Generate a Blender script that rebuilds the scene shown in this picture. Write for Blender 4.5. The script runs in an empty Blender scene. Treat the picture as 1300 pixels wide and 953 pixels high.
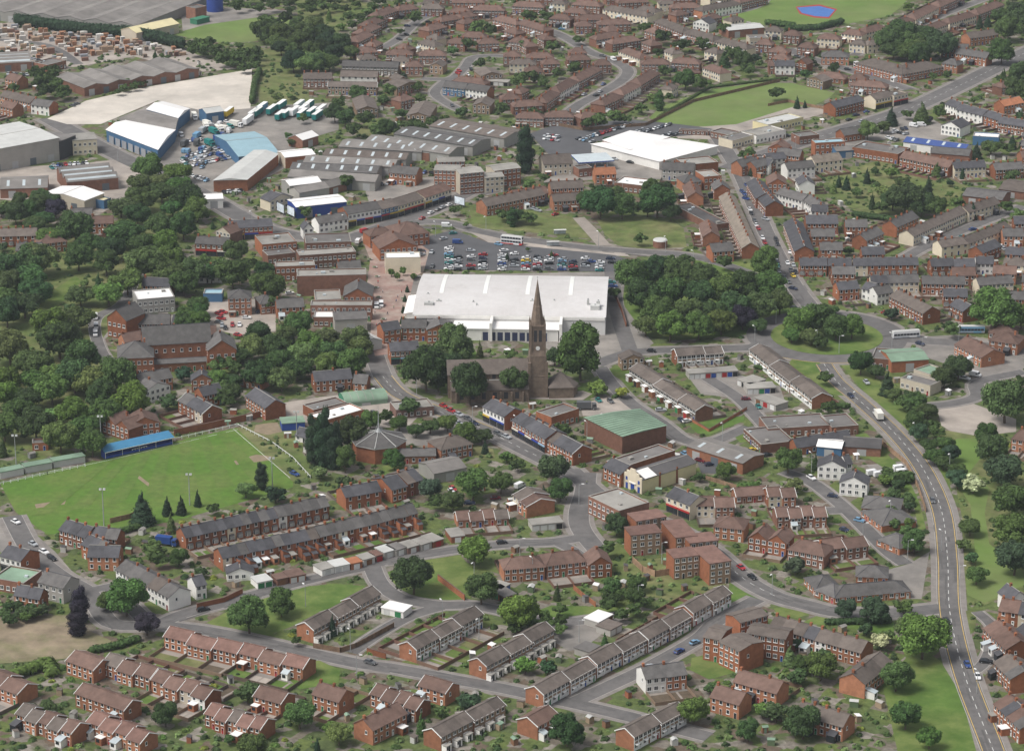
import bpy, bmesh, math, random
import numpy as np
from mathutils import Vector, Matrix
random.seed(7)
rng = np.random.default_rng(7)
S = bpy.context.scene
COL = S.collection
# ------------------------------------------------------------------ camera
CAM_H, TILT, FPX = 410.0, math.radians(19.5), 3745.0
cam = bpy.data.cameras.new('camera'); co = bpy.data.objects.new('camera', cam); COL.objects.link(co)
co.location = (0, 0, CAM_H); co.rotation_euler = (math.pi/2 - TILT, 0, 0)
cam.sensor_width = 36; cam.sensor_fit = 'HORIZONTAL'; cam.lens = 36*FPX/1300
cam.clip_start = 5; cam.clip_end = 20000
S.camera = co
# ------------------------------------------------------------------ light: bright overcast
SUN_EL, SUN_AZ = math.radians(56), math.radians(247)
world = bpy.data.worlds.new('World'); S.world = world; world.use_nodes = True
nt = world.node_tree; nt.nodes.clear()
sky = nt.nodes.new('ShaderNodeTexSky'); sky.sky_type = 'NISHITA'; sky.sun_disc = False
sky.sun_elevation = SUN_EL; sky.sun_rotation = SUN_AZ; sky.air_density = 1.0; sky.dust_density = 3.0; sky.ozone_density = 1.0
hs = nt.nodes.new('ShaderNodeHueSaturation'); hs.inputs['Saturation'].default_value = 0.28
bg = nt.nodes.new('ShaderNodeBackground'); bg.inputs['Strength'].default_value = 0.077
wo = nt.nodes.new('ShaderNodeOutputWorld')
nt.links.new(sky.outputs[0], hs.inputs['Color']); nt.links.new(hs.outputs[0], bg.inputs['Color']); nt.links.new(bg.outputs[0], wo.inputs['Surface'])
sl = bpy.data.lights.new('sun', 'SUN'); sl.energy = 1.5; sl.angle = math.radians(22); sl.color = (1, .97, .92)
so = bpy.data.objects.new('sun', sl); COL.objects.link(so)
# sky rotation is measured from +Y clockwise seen from above
sd = Vector((math.sin(SUN_AZ)*math.cos(SUN_EL), math.cos(SUN_AZ)*math.cos(SUN_EL), math.sin(SUN_EL)))
so.rotation_euler = sd.to_track_quat('Z', 'Y').to_euler(); so.location = (0, 1000, 900)
S.view_settings.view_transform = 'Standard'; S.view_settings.look = 'None'
S.view_settings.exposure = 0.95; S.view_settings.gamma = 1.0
S.render.engine = 'CYCLES'
S.cycles.max_bounces = 4; S.cycles.diffuse_bounces = 2; S.cycles.glossy_bounces = 1; S.cycles.transmission_bounces = 1
S.cycles.volume_bounces = 0; S.cycles.transparent_max_bounces = 2
# ------------------------------------------------------------------ projection helpers
cT, sT = math.cos(TILT), math.sin(TILT)
def P(x, y, z=0.0):
    """the world point at height z seen at photograph position (x, y)"""
    u = (x-650)/FPX; v = (y-476.5)/FPX
    t = (z-CAM_H)/(-sT - v*cT)
    return Vector((u*t, (cT - v*sT)*t, z))
def px(p):
    dy, dz = p[1], p[2]-CAM_H
    zc = dy*cT - dz*sT; up = dy*sT + dz*cT
    return 650 + FPX*p[0]/zc, 476.5 - FPX*up/zc
def sc(y): return .0023*(y+850)
# ------------------------------------------------------------------ materials
MATS = {}
def mat(name, col, var=.16, scale=.35, rough=.85, rnd=.12, objcol=False, spec=.2, col2=None, mixs=None, bump=0, metal=0):
    if name in MATS: return MATS[name]
    m = bpy.data.materials.new(name); m.use_nodes = True
    t = m.node_tree; N = t.nodes; L = t.links
    b = N['Principled BSDF']; b.inputs['Roughness'].default_value = rough
    b.inputs['Specular IOR Level'].default_value = spec; b.inputs['Metallic'].default_value = metal
    geo = N.new('ShaderNodeNewGeometry')
    n1 = N.new('ShaderNodeTexNoise'); n1.inputs['Scale'].default_value = scale; n1.inputs['Detail'].default_value = 6; n1.inputs['Roughness'].default_value = .65
    L.new(geo.outputs['Position'], n1.inputs['Vector'])
    mr = N.new('ShaderNodeMapRange'); mr.inputs[1].default_value = .3; mr.inputs[2].default_value = .7
    mr.inputs[3].default_value = 1-var; mr.inputs[4].default_value = 1+var
    L.new(n1.outputs['Fac'], mr.inputs[0])
    if objcol:
        src = N.new('ShaderNodeObjectInfo').outputs['Color']
    elif col2:
        n2 = N.new('ShaderNodeTexNoise'); n2.inputs['Scale'].default_value = mixs or .05; n2.inputs['Detail'].default_value = 8; n2.inputs['Roughness'].default_value = .7
        L.new(geo.outputs['Position'], n2.inputs['Vector'])
        cr = N.new('ShaderNodeMapRange'); cr.inputs[1].default_value = .42; cr.inputs[2].default_value = .6
        L.new(n2.outputs['Fac'], cr.inputs[0])
        mx = N.new('ShaderNodeMix'); mx.data_type = 'RGBA'
        mx.inputs[6].default_value = (*col, 1); mx.inputs[7].default_value = (*col2, 1)
        L.new(cr.outputs[0], mx.inputs[0]); src = mx.outputs[2]
    else:
        rg = N.new('ShaderNodeRGB'); rg.outputs[0].default_value = (*col, 1); src = rg.outputs[0]
    hv = N.new('ShaderNodeHueSaturation'); L.new(src, hv.inputs['Color'])
    oi = N.new('ShaderNodeObjectInfo')
    m2 = N.new('ShaderNodeMapRange'); m2.inputs[3].default_value = 1-rnd; m2.inputs[4].default_value = 1+rnd
    L.new(oi.outputs['Random'], m2.inputs[0])
    mu = N.new('ShaderNodeMath'); mu.operation = 'MULTIPLY'; L.new(mr.outputs[0], mu.inputs[0]); L.new(m2.outputs[0], mu.inputs[1])
    L.new(mu.outputs[0], hv.inputs['Value']); L.new(hv.outputs[0], b.inputs['Base Color'])
    MATS[name] = m
    return m
C = {  # wall and roof colours
 'brick': (.275,.108,.056), 'brick2': (.335,.15,.085), 'brick3': (.21,.105,.072), 'brickb': (.27,.185,.125), 'orange': (.36,.15,.08),
 'white': (.78,.76,.72), 'cream': (.68,.60,.46), 'beige': (.50,.44,.35), 'yellow': (.62,.55,.33), 'grey': (.30,.29,.27), 'lgrey': (.50,.50,.48),
 'dark': (.045,.045,.05), 'stone': (.185,.14,.108), 'blue': (.06,.14,.25), 'blued': (.03,.07,.30), 'panel': (.16,.14,.12), 'green': (.05,.20,.12), 'conc': (.38,.36,.33),
 'slate': (.078,.077,.084), 'slate2': (.11,.104,.10), 'brown': (.145,.092,.074), 'brown2': (.13,.108,.094), 'red': (.18,.105,.085), 'tan': (.19,.16,.13),
 'flat': (.155,.145,.138), 'flat2': (.29,.275,.25), 'wroof': (.80,.78,.76), 'groof': (.20,.29,.21), 'droof': (.09,.085,.085), 'asb': (.20,.185,.172), 'blroof': (.05,.085,.24), 'lbroof': (.28,.42,.48), 'cyan': (.06,.21,.36), 'glassr': (.45,.50,.52)}
def M(k):
    if k in ('slate','slate2','brown','brown2','red','tan'): return mat('roof_'+k, C[k], .26, .4, .8, .2)
    if k in ('flat','flat2','asb','droof','groof'): return mat('roof_'+k, C[k], .28, .09, .85, .1)
    if k in ('wroof',): return mat('roof_'+k, C[k], .05, .12, .5, .04)
    if k.startswith('brick') or k in ('stone','orange'): return mat('wall_'+k, C[k], .22, .6, .9, .26)
    return mat('paint_'+k, C[k], .1, .2, .7, .08)
m_glass = mat('window_glass', (.02,.024,.03), .3, .8, .25, .3, spec=.5)
m_frame = mat('window_frame', (.75,.75,.73), .05)
m_car = mat('car_paint', (0,0,0), .03, .5, .35, .03, objcol=True, spec=.5)
m_obj = mat('painted', (0,0,0), .08, .5, .7, .05, objcol=True)
m_tyre = mat('tyre', (.02,.02,.02), .1)
m_metal = mat('grey_metal', (.35,.36,.36), .1, rough=.5)
m_trunk = mat('bark', (.10,.075,.055), .3, 1.5)
m_wood = mat('fence_wood', (.26,.17,.11), .35, .6, rnd=.3)
# ------------------------------------------------------------------ mesh building
class MB:
    def __init__(s): s.v = []; s.f = []; s.m = []
    def face(s, pts, mi=0):
        i = len(s.v); s.v += [tuple(p) for p in pts]; s.f.append(tuple(range(i, i+len(pts)))); s.m.append(mi)
    def box(s, x0, y0, z0, x1, y1, z1, mi=0, top=None):
        i = len(s.v)
        s.v += [(x0,y0,z0),(x1,y0,z0),(x1,y1,z0),(x0,y1,z0),(x0,y0,z1),(x1,y0,z1),(x1,y1,z1),(x0,y1,z1)]
        for k, q in enumerate(((0,3,2,1),(4,5,6,7),(0,1,5,4),(1,2,6,5),(2,3,7,6),(3,0,4,7))):
            s.f.append(tuple(i+j for j in q)); s.m.append(top if (top is not None and k == 1) else mi)
    def prism(s, base, z0, z1, mi=0, top=None, inset=None):
        n = len(base); i = len(s.v)
        s.v += [(p[0],p[1],z0) for p in base]; b2 = inset or base
        s.v += [(p[0],p[1],z1) for p in b2]
        for k in range(n):
            a = (k+1) % n; s.f.append((i+k, i+a, i+n+a, i+n+k)); s.m.append(mi)
        s.f.append(tuple(i+n+k for k in range(n))); s.m.append(mi if top is None else top)
    def tube(s, a, b, r0, r1, n=8, mi=0, cap=True):
        a = Vector(a); b = Vector(b); d = (b-a).normalized(); q = d.to_track_quat('Z', 'Y'); i = len(s.v)
        for p, r in ((a, r0), (b, r1)):
            for k in range(n):
                w = q @ Vector((math.cos(6.28318*k/n)*r, math.sin(6.28318*k/n)*r, 0)); s.v.append(tuple(p+w))
        for k in range(n):
            c = (k+1) % n; s.f.append((i+k, i+c, i+n+c, i+n+k)); s.m.append(mi)
        if cap: s.f.append(tuple(i+n+k for k in range(n))); s.m.append(mi)
    def slab(s, p, t, mi=0):
        """thin slab: quad p (top face) given thickness t downward"""
        i = len(s.v); s.v += [tuple(q) for q in p] + [(q[0], q[1], q[2]-t) for q in p]
        for q in ((0,1,2,3),(7,6,5,4),(0,4,5,1),(1,5,6,2),(2,6,7,3),(3,7,4,0)): s.f.append(tuple(i+j for j in q)); s.m.append(mi)
    def mesh(s, name, mats):
        me = bpy.data.meshes.new(name); me.from_pydata(s.v, [], s.f)
        for m in mats: me.materials.append(m)
        if max(s.m, default=0): me.polygons.foreach_set('material_index', s.m)
        me.update(); return me
CACHE = {}
def cached(key, fn):
    if key not in CACHE: CACHE[key] = fn()
    return CACHE[key]
def obj(name, me, parent=None, loc=None, rz=None, color=None, scale=None):
    o = bpy.data.objects.new(name, me); COL.objects.link(o)
    if parent: o.parent = parent
    if loc is not None: o.location = loc
    if rz is not None: o.rotation_euler = (0, 0, rz)
    if color: o.color = (*color, 1)
    if scale: o.scale = scale
    return o
THINGS = []
def thing(name, look, cat, loc, rz=0, group=None, me=None, color=None, where=None, scale=None):
    o = obj(name, me, None, loc, rz, color, scale)
    o['category'] = cat
    x, y = px(loc)
    THINGS.append((o, look, x, y, group, where))
    return o
def struct(name, me):
    o = obj(name, me); o['kind'] = 'structure'; return o
# landmarks used in the labels: photograph position -> phrase
LM = []
def landmarks(txt):
    for l in txt.strip().split('\n'):
        a, b, c = l.strip().split(None, 2); LM.append((float(a), float(b), c))
def near(x, y):
    return min(LM, key=lambda l: (l[0]-x)**2 + (1.6*(l[1]-y))**2)[2]
def ordinal(n):
    w = ['', 'first', 'second', 'third', 'fourth', 'fifth', 'sixth', 'seventh', 'eighth', 'ninth', 'tenth']
    if n <= 10: return w[n]
    return f"{n}{'th' if 10 <= n % 100 <= 20 else {1:'st',2:'nd',3:'rd'}.get(n % 10, 'th')}"
def finish_labels():
    d = {}
    for o, look, x, y, g, w in THINGS:
        s = (look + ' ' + (w if w is not None else near(x, y))).strip()
        d.setdefault(s, []).append((x, y, o, g))
    for s, l in d.items():
        l.sort(key=lambda t: (round(t[0], 1), t[1]))
        for i, (x, y, o, g) in enumerate(l):
            o['label'] = s if len(l) == 1 else f"{s}, {ordinal(i+1)} from left"
            while len(o['label'].split()) > 16 and ' the ' in o['label']: o['label'] = o['label'].replace(' the ', ' ', 1)
            if g: o['group'] = g
# ------------------------------------------------------------------ occupancy grid (1 m cells)
GX0, GY0, GW, GH = -460, 640, 920, 1560
OCC = np.zeros((GH, GW), np.uint8)
def mark(poly, val=1):
    xs = [p[0] for p in poly]; ys = [p[1] for p in poly]
    i0 = max(0, int(min(xs)-GX0)); i1 = min(GW, int(max(xs)-GX0)+2); j0 = max(0, int(min(ys)-GY0)); j1 = min(GH, int(max(ys)-GY0)+2)
    if i1 <= i0 or j1 <= j0: return
    X, Y = np.meshgrid(np.arange(i0, i1)+GX0+.5, np.arange(j0, j1)+GY0+.5)
    ins = np.zeros(X.shape, bool); n = len(poly)
    for k in range(n):
        xa, ya = poly[k][0], poly[k][1]; xb, yb = poly[(k+1) % n][0], poly[(k+1) % n][1]
        if ya == yb: continue
        ins ^= ((ya > Y) != (yb > Y)) & (X < (xb-xa)*(Y-ya)/(yb-ya)+xa)
    sub = OCC[j0:j1, i0:i1]; sub[ins] = np.maximum(sub[ins], val)
def free(p, r=1):
    i = int(p[0]-GX0); j = int(p[1]-GY0)
    if i < r or j < r or i >= GW-r or j >= GH-r: return False
    return not (OCC[j-r:j+r+1, i-r:i+r+1]).any()
def claim(p, r=1, val=3):
    i = int(p[0]-GX0); j = int(p[1]-GY0)
    if 0 <= i < GW and 0 <= j < GH: OCC[max(0,j-r):j+r+1, max(0,i-r):i+r+1] = val
# ------------------------------------------------------------------ ground sheets
NR = [0]
def sheet(name, pts, z, m, val=1, kind='structure'):
    w = [P(x, y) for x, y in pts]; NR[0] += 1; z += (NR[0] % 60)*.0011
    b = MB(); b.face([(p.x, p.y, z) for p in w]); o = obj(name, b.mesh(name, [m])); o['kind'] = kind
    bmn = bmesh.new(); bmn.from_mesh(o.data); bmesh.ops.triangulate(bmn, faces=bmn.faces); bmn.normal_update()
    for f in bmn.faces:
        if f.normal.z < 0: f.normal_flip()
    bmn.to_mesh(o.data); bmn.free()
    if val: mark(w, val)
    return o
def smooth(pts, k=4):
    out = []; n = len(pts)
    for i in range(n-1):
        p0 = pts[max(i-1, 0)]; p1 = pts[i]; p2 = pts[i+1]; p3 = pts[min(i+2, n-1)]
        for j in range(k):
            t = j/k
            out.append(tuple(.5*((2*p1[a])+(-p0[a]+p2[a])*t+(2*p0[a]-5*p1[a]+4*p2[a]-p3[a])*t*t+(-p0[a]+3*p1[a]-3*p2[a]+p3[a])*t**3) for a in (0, 1)))
    out.append(tuple(pts[-1])); return out
def ribbon(w, off, width, z, b, mi=0, h=0):
    n = len(w); L = []; R = []
    for i in range(n):
        a = Vector(w[max(i-1, 0)]); c = Vector(w[min(i+1, n-1)]); d = (c-a).normalized(); nrm = Vector((-d.y, d.x)); p = Vector(w[i])
        L.append(p+nrm*(off+width/2)); R.append(p+nrm*(off-width/2))
    for i in range(n-1):
        b.face([(R[i].x,R[i].y,z),(R[i+1].x,R[i+1].y,z),(L[i+1].x,L[i+1].y,z),(L[i].x,L[i].y,z)], mi)
    return L, R
m_asph = mat('asphalt', (.145,.137,.133), .2, .25, .9, .0, col2=(.115,.11,.108), mixs=.04)
m_pave = mat('paving', (.22,.20,.185), .2, .3, .9, .0)
m_kerb = mat('kerb_stone', (.33,.31,.29), .1, .3, .9, .0)
m_line = mat('road_paint_white', (.62,.62,.60), .15, .5, .8, .0)
m_yel = mat('road_paint_yellow', (.58,.40,.12), .15, .5, .8, .0)
def road(txt, width, pave=2.0, centre=False, name='road'):
    pts = [tuple(float(v) for v in p.split(',')) for p in txt.split()]
    w = [(P(x, y).x, P(x, y).y) for x, y in pts]; w = smooth(w, 5)
    NR[0] += 1; e = (NR[0] % 12)*.001
    if pave:
        b = MB(); ribbon(w, 0, width+2*pave, .045+e, b); struct('pavement', b.mesh('pavement', [m_pave]))
        b = MB(); ribbon(w, 0, width+.5, .062+e, b); struct('kerb', b.mesh('kerb', [m_kerb]))
    b = MB(); L, R = ribbon(w, 0, width, .09+e, b); struct(name, b.mesh(name, [m_asph]))
    b = MB(); L2, R2 = ribbon(w, 0, width+2*pave, 0, b)
    for i in range(len(w)-1): mark([L2[i], L2[i+1], R2[i+1], R2[i]], 2)
    if centre: dashes(w, 0, .18, 2.5, 3.5)
    return w
def dashes(w, off, width, on, gap, m=None, z=.115):
    b = MB(); acc = 0; seg = []
    for i in range(len(w)-1):
        a = Vector(w[i]); c = Vector(w[i+1]); d = c-a; l = d.length; d.normalize(); nrm = Vector((-d.y, d.x)); t = -acc
        while t < l:
            t0 = max(t, 0); t1 = min(t+on, l)
            if t1 > t0:
                p = a+d*t0+nrm*off; q = a+d*t1+nrm*off
                b.face([(p.x-nrm.x*width/2,p.y-nrm.y*width/2,z),(q.x-nrm.x*width/2,q.y-nrm.y*width/2,z),(q.x+nrm.x*width/2,q.y+nrm.y*width/2,z),(p.x+nrm.x*width/2,p.y+nrm.y*width/2,z)])
            t += on+gap
        acc = (acc + l) % (on+gap)
    struct('road_marking', b.mesh('road_marking', [m or m_line]))
# ------------------------------------------------------------------ buildings
# kind: wall, gable wall, roof, eaves height, roof rise, roof type, storeys, flags, unit look
# flags: c chimney  b white bargeboards  y bay window  p porch  w rear wing  s shop front  g garage doors  k parapet  l skylights
K = {
 'vt': ('brick','brick','slate',5.3,2.5,'g',2,'cy','red brick slate roofed terraced house'),
 'vr': ('brick','brick','slate',5.3,2.5,'g',2,'cw','slate roofed terraced house with rear yard'),
 'vb': ('brick2','brick2','brown',5.2,2.6,'g',2,'c','red brick brown roofed house'),
 'vs': ('brick2','brick','slate2',5.3,2.6,'g',2,'c','brick house with grey roof'),
 'ct': ('brick3','brick3','brown',5.0,2.6,'h',2,'c','brown tiled council house'),
 'cc': ('white','brick2','brown2',5.0,2.4,'h',2,'','white and brick house with grey roof'),
 'cr': ('cream','cream','brown2',5.0,2.4,'h',2,'c','cream rendered house with grey roof'),
 'cb': ('cream','cream','brown',5.0,2.4,'h',2,'c','cream rendered house with brown roof'),
 'cg': ('cream','cream','brown2',5.0,2.3,'g',2,'c','cream rendered terraced house'),
 'mt': ('brickb','brick2','brown2',5.0,1.9,'g',2,'bvt','white panelled modern terraced house'),
 'mb': ('brickb','brick2','brown2',5.0,1.9,'g',2,'bo','modern terraced house with porches'),
 'mr': ('panel','brick3','brown2',5.0,1.9,'g',2,'bm','modern terraced house with coloured garage'),
 'mn': ('brick2','brick2','brown',4.8,2.0,'g',2,'b','modern brick brown roofed house'),
 'ml': ('brickb','brickb','brown2',4.8,2.0,'g',2,'b','tan brick modern house'),
 'mx': ('brickb','brickb','brown2',4.8,2.0,'x',2,'b','tan brick gabled modern house'),
 'wh': ('white','white','slate',5.2,2.4,'g',2,'c','white rendered slate roofed house'),
 'wx': ('white','white','slate',5.2,2.6,'x',2,'c','white gabled house with slate roof'),
 'bx': ('brick','brick','brown',5.2,2.8,'x',2,'c','red brick gabled house with brown roof'),
 'hp': ('brick2','brick2','brown',5.0,2.6,'h',2,'c','red brick house with hipped brown roof'),
 'hs': ('brick2','brick2','slate2',5.0,2.6,'h',2,'c','brick house with hipped grey roof'),
 'bg': ('orange','orange','slate2',2.7,2.4,'h',1,'','orange brick bungalow with grey hipped roof'),
 'fl': ('brickb','brick','red',8.0,.35,'f',3,'f','three storey block of flats with red roof'),
 'f3': ('brick','brick','brown2',8.2,1.0,'g',3,'','three storey red brick block of flats'),
 'f4': ('brick','beige','flat2',11,1.0,'g',4,'','four storey red brick block of flats'),
 'gr': ('conc','conc','flat2',2.3,.15,'f',1,'g','row of lock up garages'),
 'fb': ('brick3','brick3','flat',4.0,.3,'f',1,'k','flat roofed brick building'),
 'f2': ('brick','brick','flat2',6.5,.3,'f',2,'k','flat roofed two storey brick building'),
 'fs': ('brick2','brick','flat',6.5,.3,'f',2,'ks','flat roofed brick shop'),
 'sh': ('brick','brick','slate2',6.0,2.4,'g',2,'cs','brick shop with dark roof'),
 'sw': ('white','brick','slate',6.0,2.4,'g',2,'cs','white fronted shop with dark roof'),
 'sy': ('yellow','cream','brown2',5.6,2.2,'g',2,'s','pale fronted shop with dark roof'),
 'in': ('brick3','brick3','asb',5.5,2.0,'g',1,'l','grey roofed factory shed'),
 'iw': ('lgrey','lgrey','wroof',6.5,1.2,'g',1,'d','white roofed warehouse'),
 'ig': ('grey','grey','asb',6.0,1.8,'g',1,'','grey corrugated shed'),
 'is': ('brick3','brick3','asb',5.5,2.4,'m',1,'','many ridged grey factory roof'),
 'ib': ('blue','blue','lgrey',6.0,1.6,'g',1,'d','blue walled industrial unit'),
}
def win_mesh(w, h, dark=False):
    def f():
        b = MB(); b.box(-w/2, -.07, 0, w/2, .02, h, 0)
        b.box(-w/2-.1,-.16,-.12,w/2+.1,.02,-.01,0); n = 2 if w > 1.2 else 1; g = .13; cw = (w-g*(n+1))/n
        for i in range(n):
            x = -w/2+g+i*(cw+g); b.box(x, -.085, g, x+cw, -.065, h-g, 1)
        return b.mesh('window', [m_frame if not dark else M('dark'), m_glass])
    return cached(('win', w, h, dark), f)
def door_mesh(w, h):
    def f():
        b = MB(); b.box(-w/2, -.08, 0, w/2, .02, h, 0); b.box(-w/2+.08, -.1, .05, w/2-.08, -.07, h-.08, 1); b.box(-w*.25, -.115, h*.6, w*.25, -.095, h*.85, 2)
        return b.mesh('door', [m_frame, m_obj, m_glass])
    return cached(('door', w, h), f)
def gdoor_mesh(w, h):
    def f():
        b = MB(); b.box(-w/2, -.05, 0, w/2, .02, h, 0)
        for k in range(5): b.box(-w/2+.05, -.075, h*(k+.08)/5, w/2-.05, -.045, h*(k+.9)/5, 0)
        return b.mesh('garage_door', [m_obj])
    return cached(('gd', w, h), f)
DOORC = [(.35,.03,.03),(.6,.6,.58),(.03,.08,.3),(.04,.2,.08),(.2,.1,.05),(.7,.7,.68),(.02,.02,.02)]
def walls_mesh(w, d, e, r, t, mw, mg, par, nr=1):
    def f():
        b = MB()
        if t == 'g':
            b.face([(0,0,0),(w,0,0),(w,0,e),(0,0,e)], 0); b.face([(w,d,0),(0,d,0),(0,d,e),(w,d,e)], 0)
            b.face([(w,0,0),(w,d,0),(w,d,e),(w,d/2,e+r),(w,0,e)], 1); b.face([(0,d,0),(0,0,0),(0,0,e),(0,d/2,e+r),(0,d,e)], 1)
        elif t == 'x':
            b.face([(w,0,0),(w,d,0),(w,d,e),(w,0,e)], 0); b.face([(0,d,0),(0,0,0),(0,0,e),(0,d,e)], 0)
            k = w/nr
            for yy, sgn in ((0, 1), (d, -1)):
                for i in range(nr):
                    p = [(i*k,yy,0),((i+1)*k,yy,0),((i+1)*k,yy,e),((i+.5)*k,yy,e+r),(i*k,yy,e)]
                    b.face(p if sgn > 0 else p[::-1], 1)
        elif t == 'm':
            b.face([(0,0,0),(w,0,0),(w,0,e),(0,0,e)], 0); b.face([(w,d,0),(0,d,0),(0,d,e),(w,d,e)], 0)
            k = d/nr
            for xx, sgn in ((w, 1), (0, -1)):
                for i in range(nr):
                    p = [(xx,i*k,0),(xx,(i+1)*k,0),(xx,(i+1)*k,e),(xx,(i+.5)*k,e+r),(xx,i*k,e)]
                    b.face(p if sgn > 0 else p[::-1], 1)
        elif t == 'b':
            n = 12; arc = [(0, d/2-d/2*math.cos(math.pi*i/n), e+r*math.sin(math.pi*i/n)) for i in range(n+1)]
            b.face([(0,0,0),(w,0,0),(w,0,e),(0,0,e)], 0); b.face([(w,d,0),(0,d,0),(0,d,e),(w,d,e)], 0)
            b.face([(w,0,0),(w,d,0)]+[(w,p[1],p[2]-.02) for p in arc[::-1]], 1); b.face([(0,d,0),(0,0,0)]+[(0,p[1],p[2]-.02) for p in arc], 1)
        else:
            q = e + (.55 if par else 0)
            b.box(0, 0, 0, w, d, e, 0); b.m[-3] = 1; b.m[-1] = 1
            if par:
                for a in ((0,0,w,.35),(0,d-.35,w,d),(0,.35,.35,d-.35),(w-.35,.35,w,d-.35)): b.box(a[0],a[1],e,a[2],a[3],q,0)
        return b.mesh('walls', [M(mw), M(mg)])
    return cached(('wall', round(w,2), round(d,2), e, r, t, mw, mg, par, nr), f)
def roof_mesh(w, d, e, r, t, mr, par, l=0, rr=0, nr=1, sky=False):
    def f():
        b = MB(); o = .35; th = .16; xl = -.25 if l else 0; xr = w+(.25 if rr else 0)
        sk = 2 if sky else 0
        if t == 'g':
            sl = r/(d/2); z = e+.12
            b.slab([(xl,-o,z-o*sl),(xr,-o,z-o*sl),(xr,d/2,z+r),(xl,d/2,z+r)], th); b.slab([(xl,d/2,z+r),(xr,d/2,z+r),(xr,d+o,z-o*sl),(xl,d+o,z-o*sl)], th)
            b.box(xl, d/2-.14, z+r-.05, xr, d/2+.14, z+r+.1, 1)
            if sky:
                n = max(2, int(w/7))
                for i in range(n):
                    x = w*(i+.5)/n; b.slab([(x-.7,d*.12,z+d*.12*sl+.06),(x+.7,d*.12,z+d*.12*sl+.06),(x+.7,d*.42,z+d*.42*sl+.06),(x-.7,d*.42,z+d*.42*sl+.06)], .05, 2)
        elif t == 'x':
            k = w/nr; sl = r/(k/2); z = e+.12
            for i in range(nr):
                x0 = i*k; a = (-o if i == 0 else 0); c = (o if i == nr-1 else 0)
                b.slab([(x0+a,-.2,z+a*sl),(x0+k/2,-.2,z+r),(x0+k/2,d+.2,z+r),(x0+a,d+.2,z+a*sl)], th)
                b.slab([(x0+k/2,-.2,z+r),(x0+k+c,-.2,z-c*sl),(x0+k+c,d+.2,z-c*sl),(x0+k/2,d+.2,z+r)], th)
                b.box(x0+k/2-.12, -.2, z+r-.05, x0+k/2+.12, d+.2, z+r+.08, 1)
        elif t == 'm':
            k = d/nr; sl = r/(k/2); z = e+.12
            for i in range(nr):
                y0 = i*k
                b.slab([(-.2,y0,z),(w+.2,y0,z),(w+.2,y0+k/2,z+r),(-.2,y0+k/2,z+r)], th); b.slab([(-.2,y0+k/2,z+r),(w+.2,y0+k/2,z+r),(w+.2,y0+k,z),(-.2,y0+k,z)], th)
                b.slab([(.8,y0+k*.12,z+k*.12*sl+.06),(w-.8,y0+k*.12,z+k*.12*sl+.06),(w-.8,y0+k*.26,z+k*.26*sl+.06),(.8,y0+k*.26,z+k*.26*sl+.06)], .05, 2)
        elif t == 'h':
            z = e+.1; hx = min(d/2, w/2-.05); a = (-o,-o,z-.2); bb = (w+o,-o,z-.2); c = (w+o,d+o,z-.2); dd = (-o,d+o,z-.2)
            lx = hx if l else 0; rx = w-(hx if rr else 0)
            if not l: a = (0,-o,z-.2); dd = (0,d+o,z-.2)
            if not rr: bb = (w,-o,z-.2); c = (w,d+o,z-.2)
            A = (lx,d/2,z+r); B = (rx,d/2,z+r)
            b.face([a,bb,B,A]); b.face([c,dd,A,B]); b.face([bb,c,B]); b.face([dd,a,A]); b.face([a,dd,c,bb])
            b.tube(A, (B[0]+.01,B[1],B[2]), .16, .16, 5, 1)
            if l: b.tube(a, A, .13, .13, 4, 1); b.tube(dd, A, .13, .13, 4, 1)
            if rr: b.tube(bb, B, .13, .13, 4, 1); b.tube(c, B, .13, .13, 4, 1)
        elif t == 'b':
            n = 14; z = e+.1
            pts = [(d/2-(d/2+.15)*math.cos(math.pi*i/n), z+(r+.1)*math.sin(math.pi*i/n)) for i in range(n+1)]
            for i in range(n):
                b.face([(-.2,pts[i][0],pts[i][1]),(w+.2,pts[i][0],pts[i][1]),(w+.2,pts[i+1][0],pts[i+1][1]),(-.2,pts[i+1][0],pts[i+1][1])])
            for k in range(1, int(w/3)): 
                for i in range(1, n-1):
                    x = k*3; b.face([(x-.12,pts[i][0],pts[i][1]+.04),(x+.12,pts[i][0],pts[i][1]+.04),(x+.12,pts[i+1][0],pts[i+1][1]+.04),(x-.12,pts[i+1][0],pts[i+1][1]+.04)], 1)
        else:
            if par:
                b.box(.37, .37, e+.005, w-.37, d-.37, e+.12, 0); 
                for a in ((-.05,-.05,w+.05,.4),(-.05,d-.4,w+.05,d+.05),(-.05,.4,.4,d-.4),(w-.4,.4,w+.05,d-.4)): b.box(a[0],a[1],e+.552,a[2],a[3],e+.64,1)
                n = int(w*d/90)
                rr_ = random.Random(int(w*7+d*13))
                for i in range(min(n, 7)):
                    x = rr_.uniform(1.5, max(1.6, w-3)); y = rr_.uniform(1.2, max(1.3, d-2.5)); q = rr_.uniform(.6, 1.6); b.box(x, y, e+.1, x+q*1.3, y+q, e+.1+q*.6, 1 if i % 2 else 2)
            else: 
                b.box(-.2, -.2, e+.004, w+.2, d+.2, e+.3, 0)
        ridge = {'slate':'flat2','slate2':'slate','brown':'brown','brown2':'brown2','red':'red'}.get(mr, 'flat2')
        return b.mesh('roof', [M(mr), M(ridge), M('glassr')])
    return cached(('roof', round(w,2), round(d,2), e, r, t, mr, par, l, rr, nr, sky), f)
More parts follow.
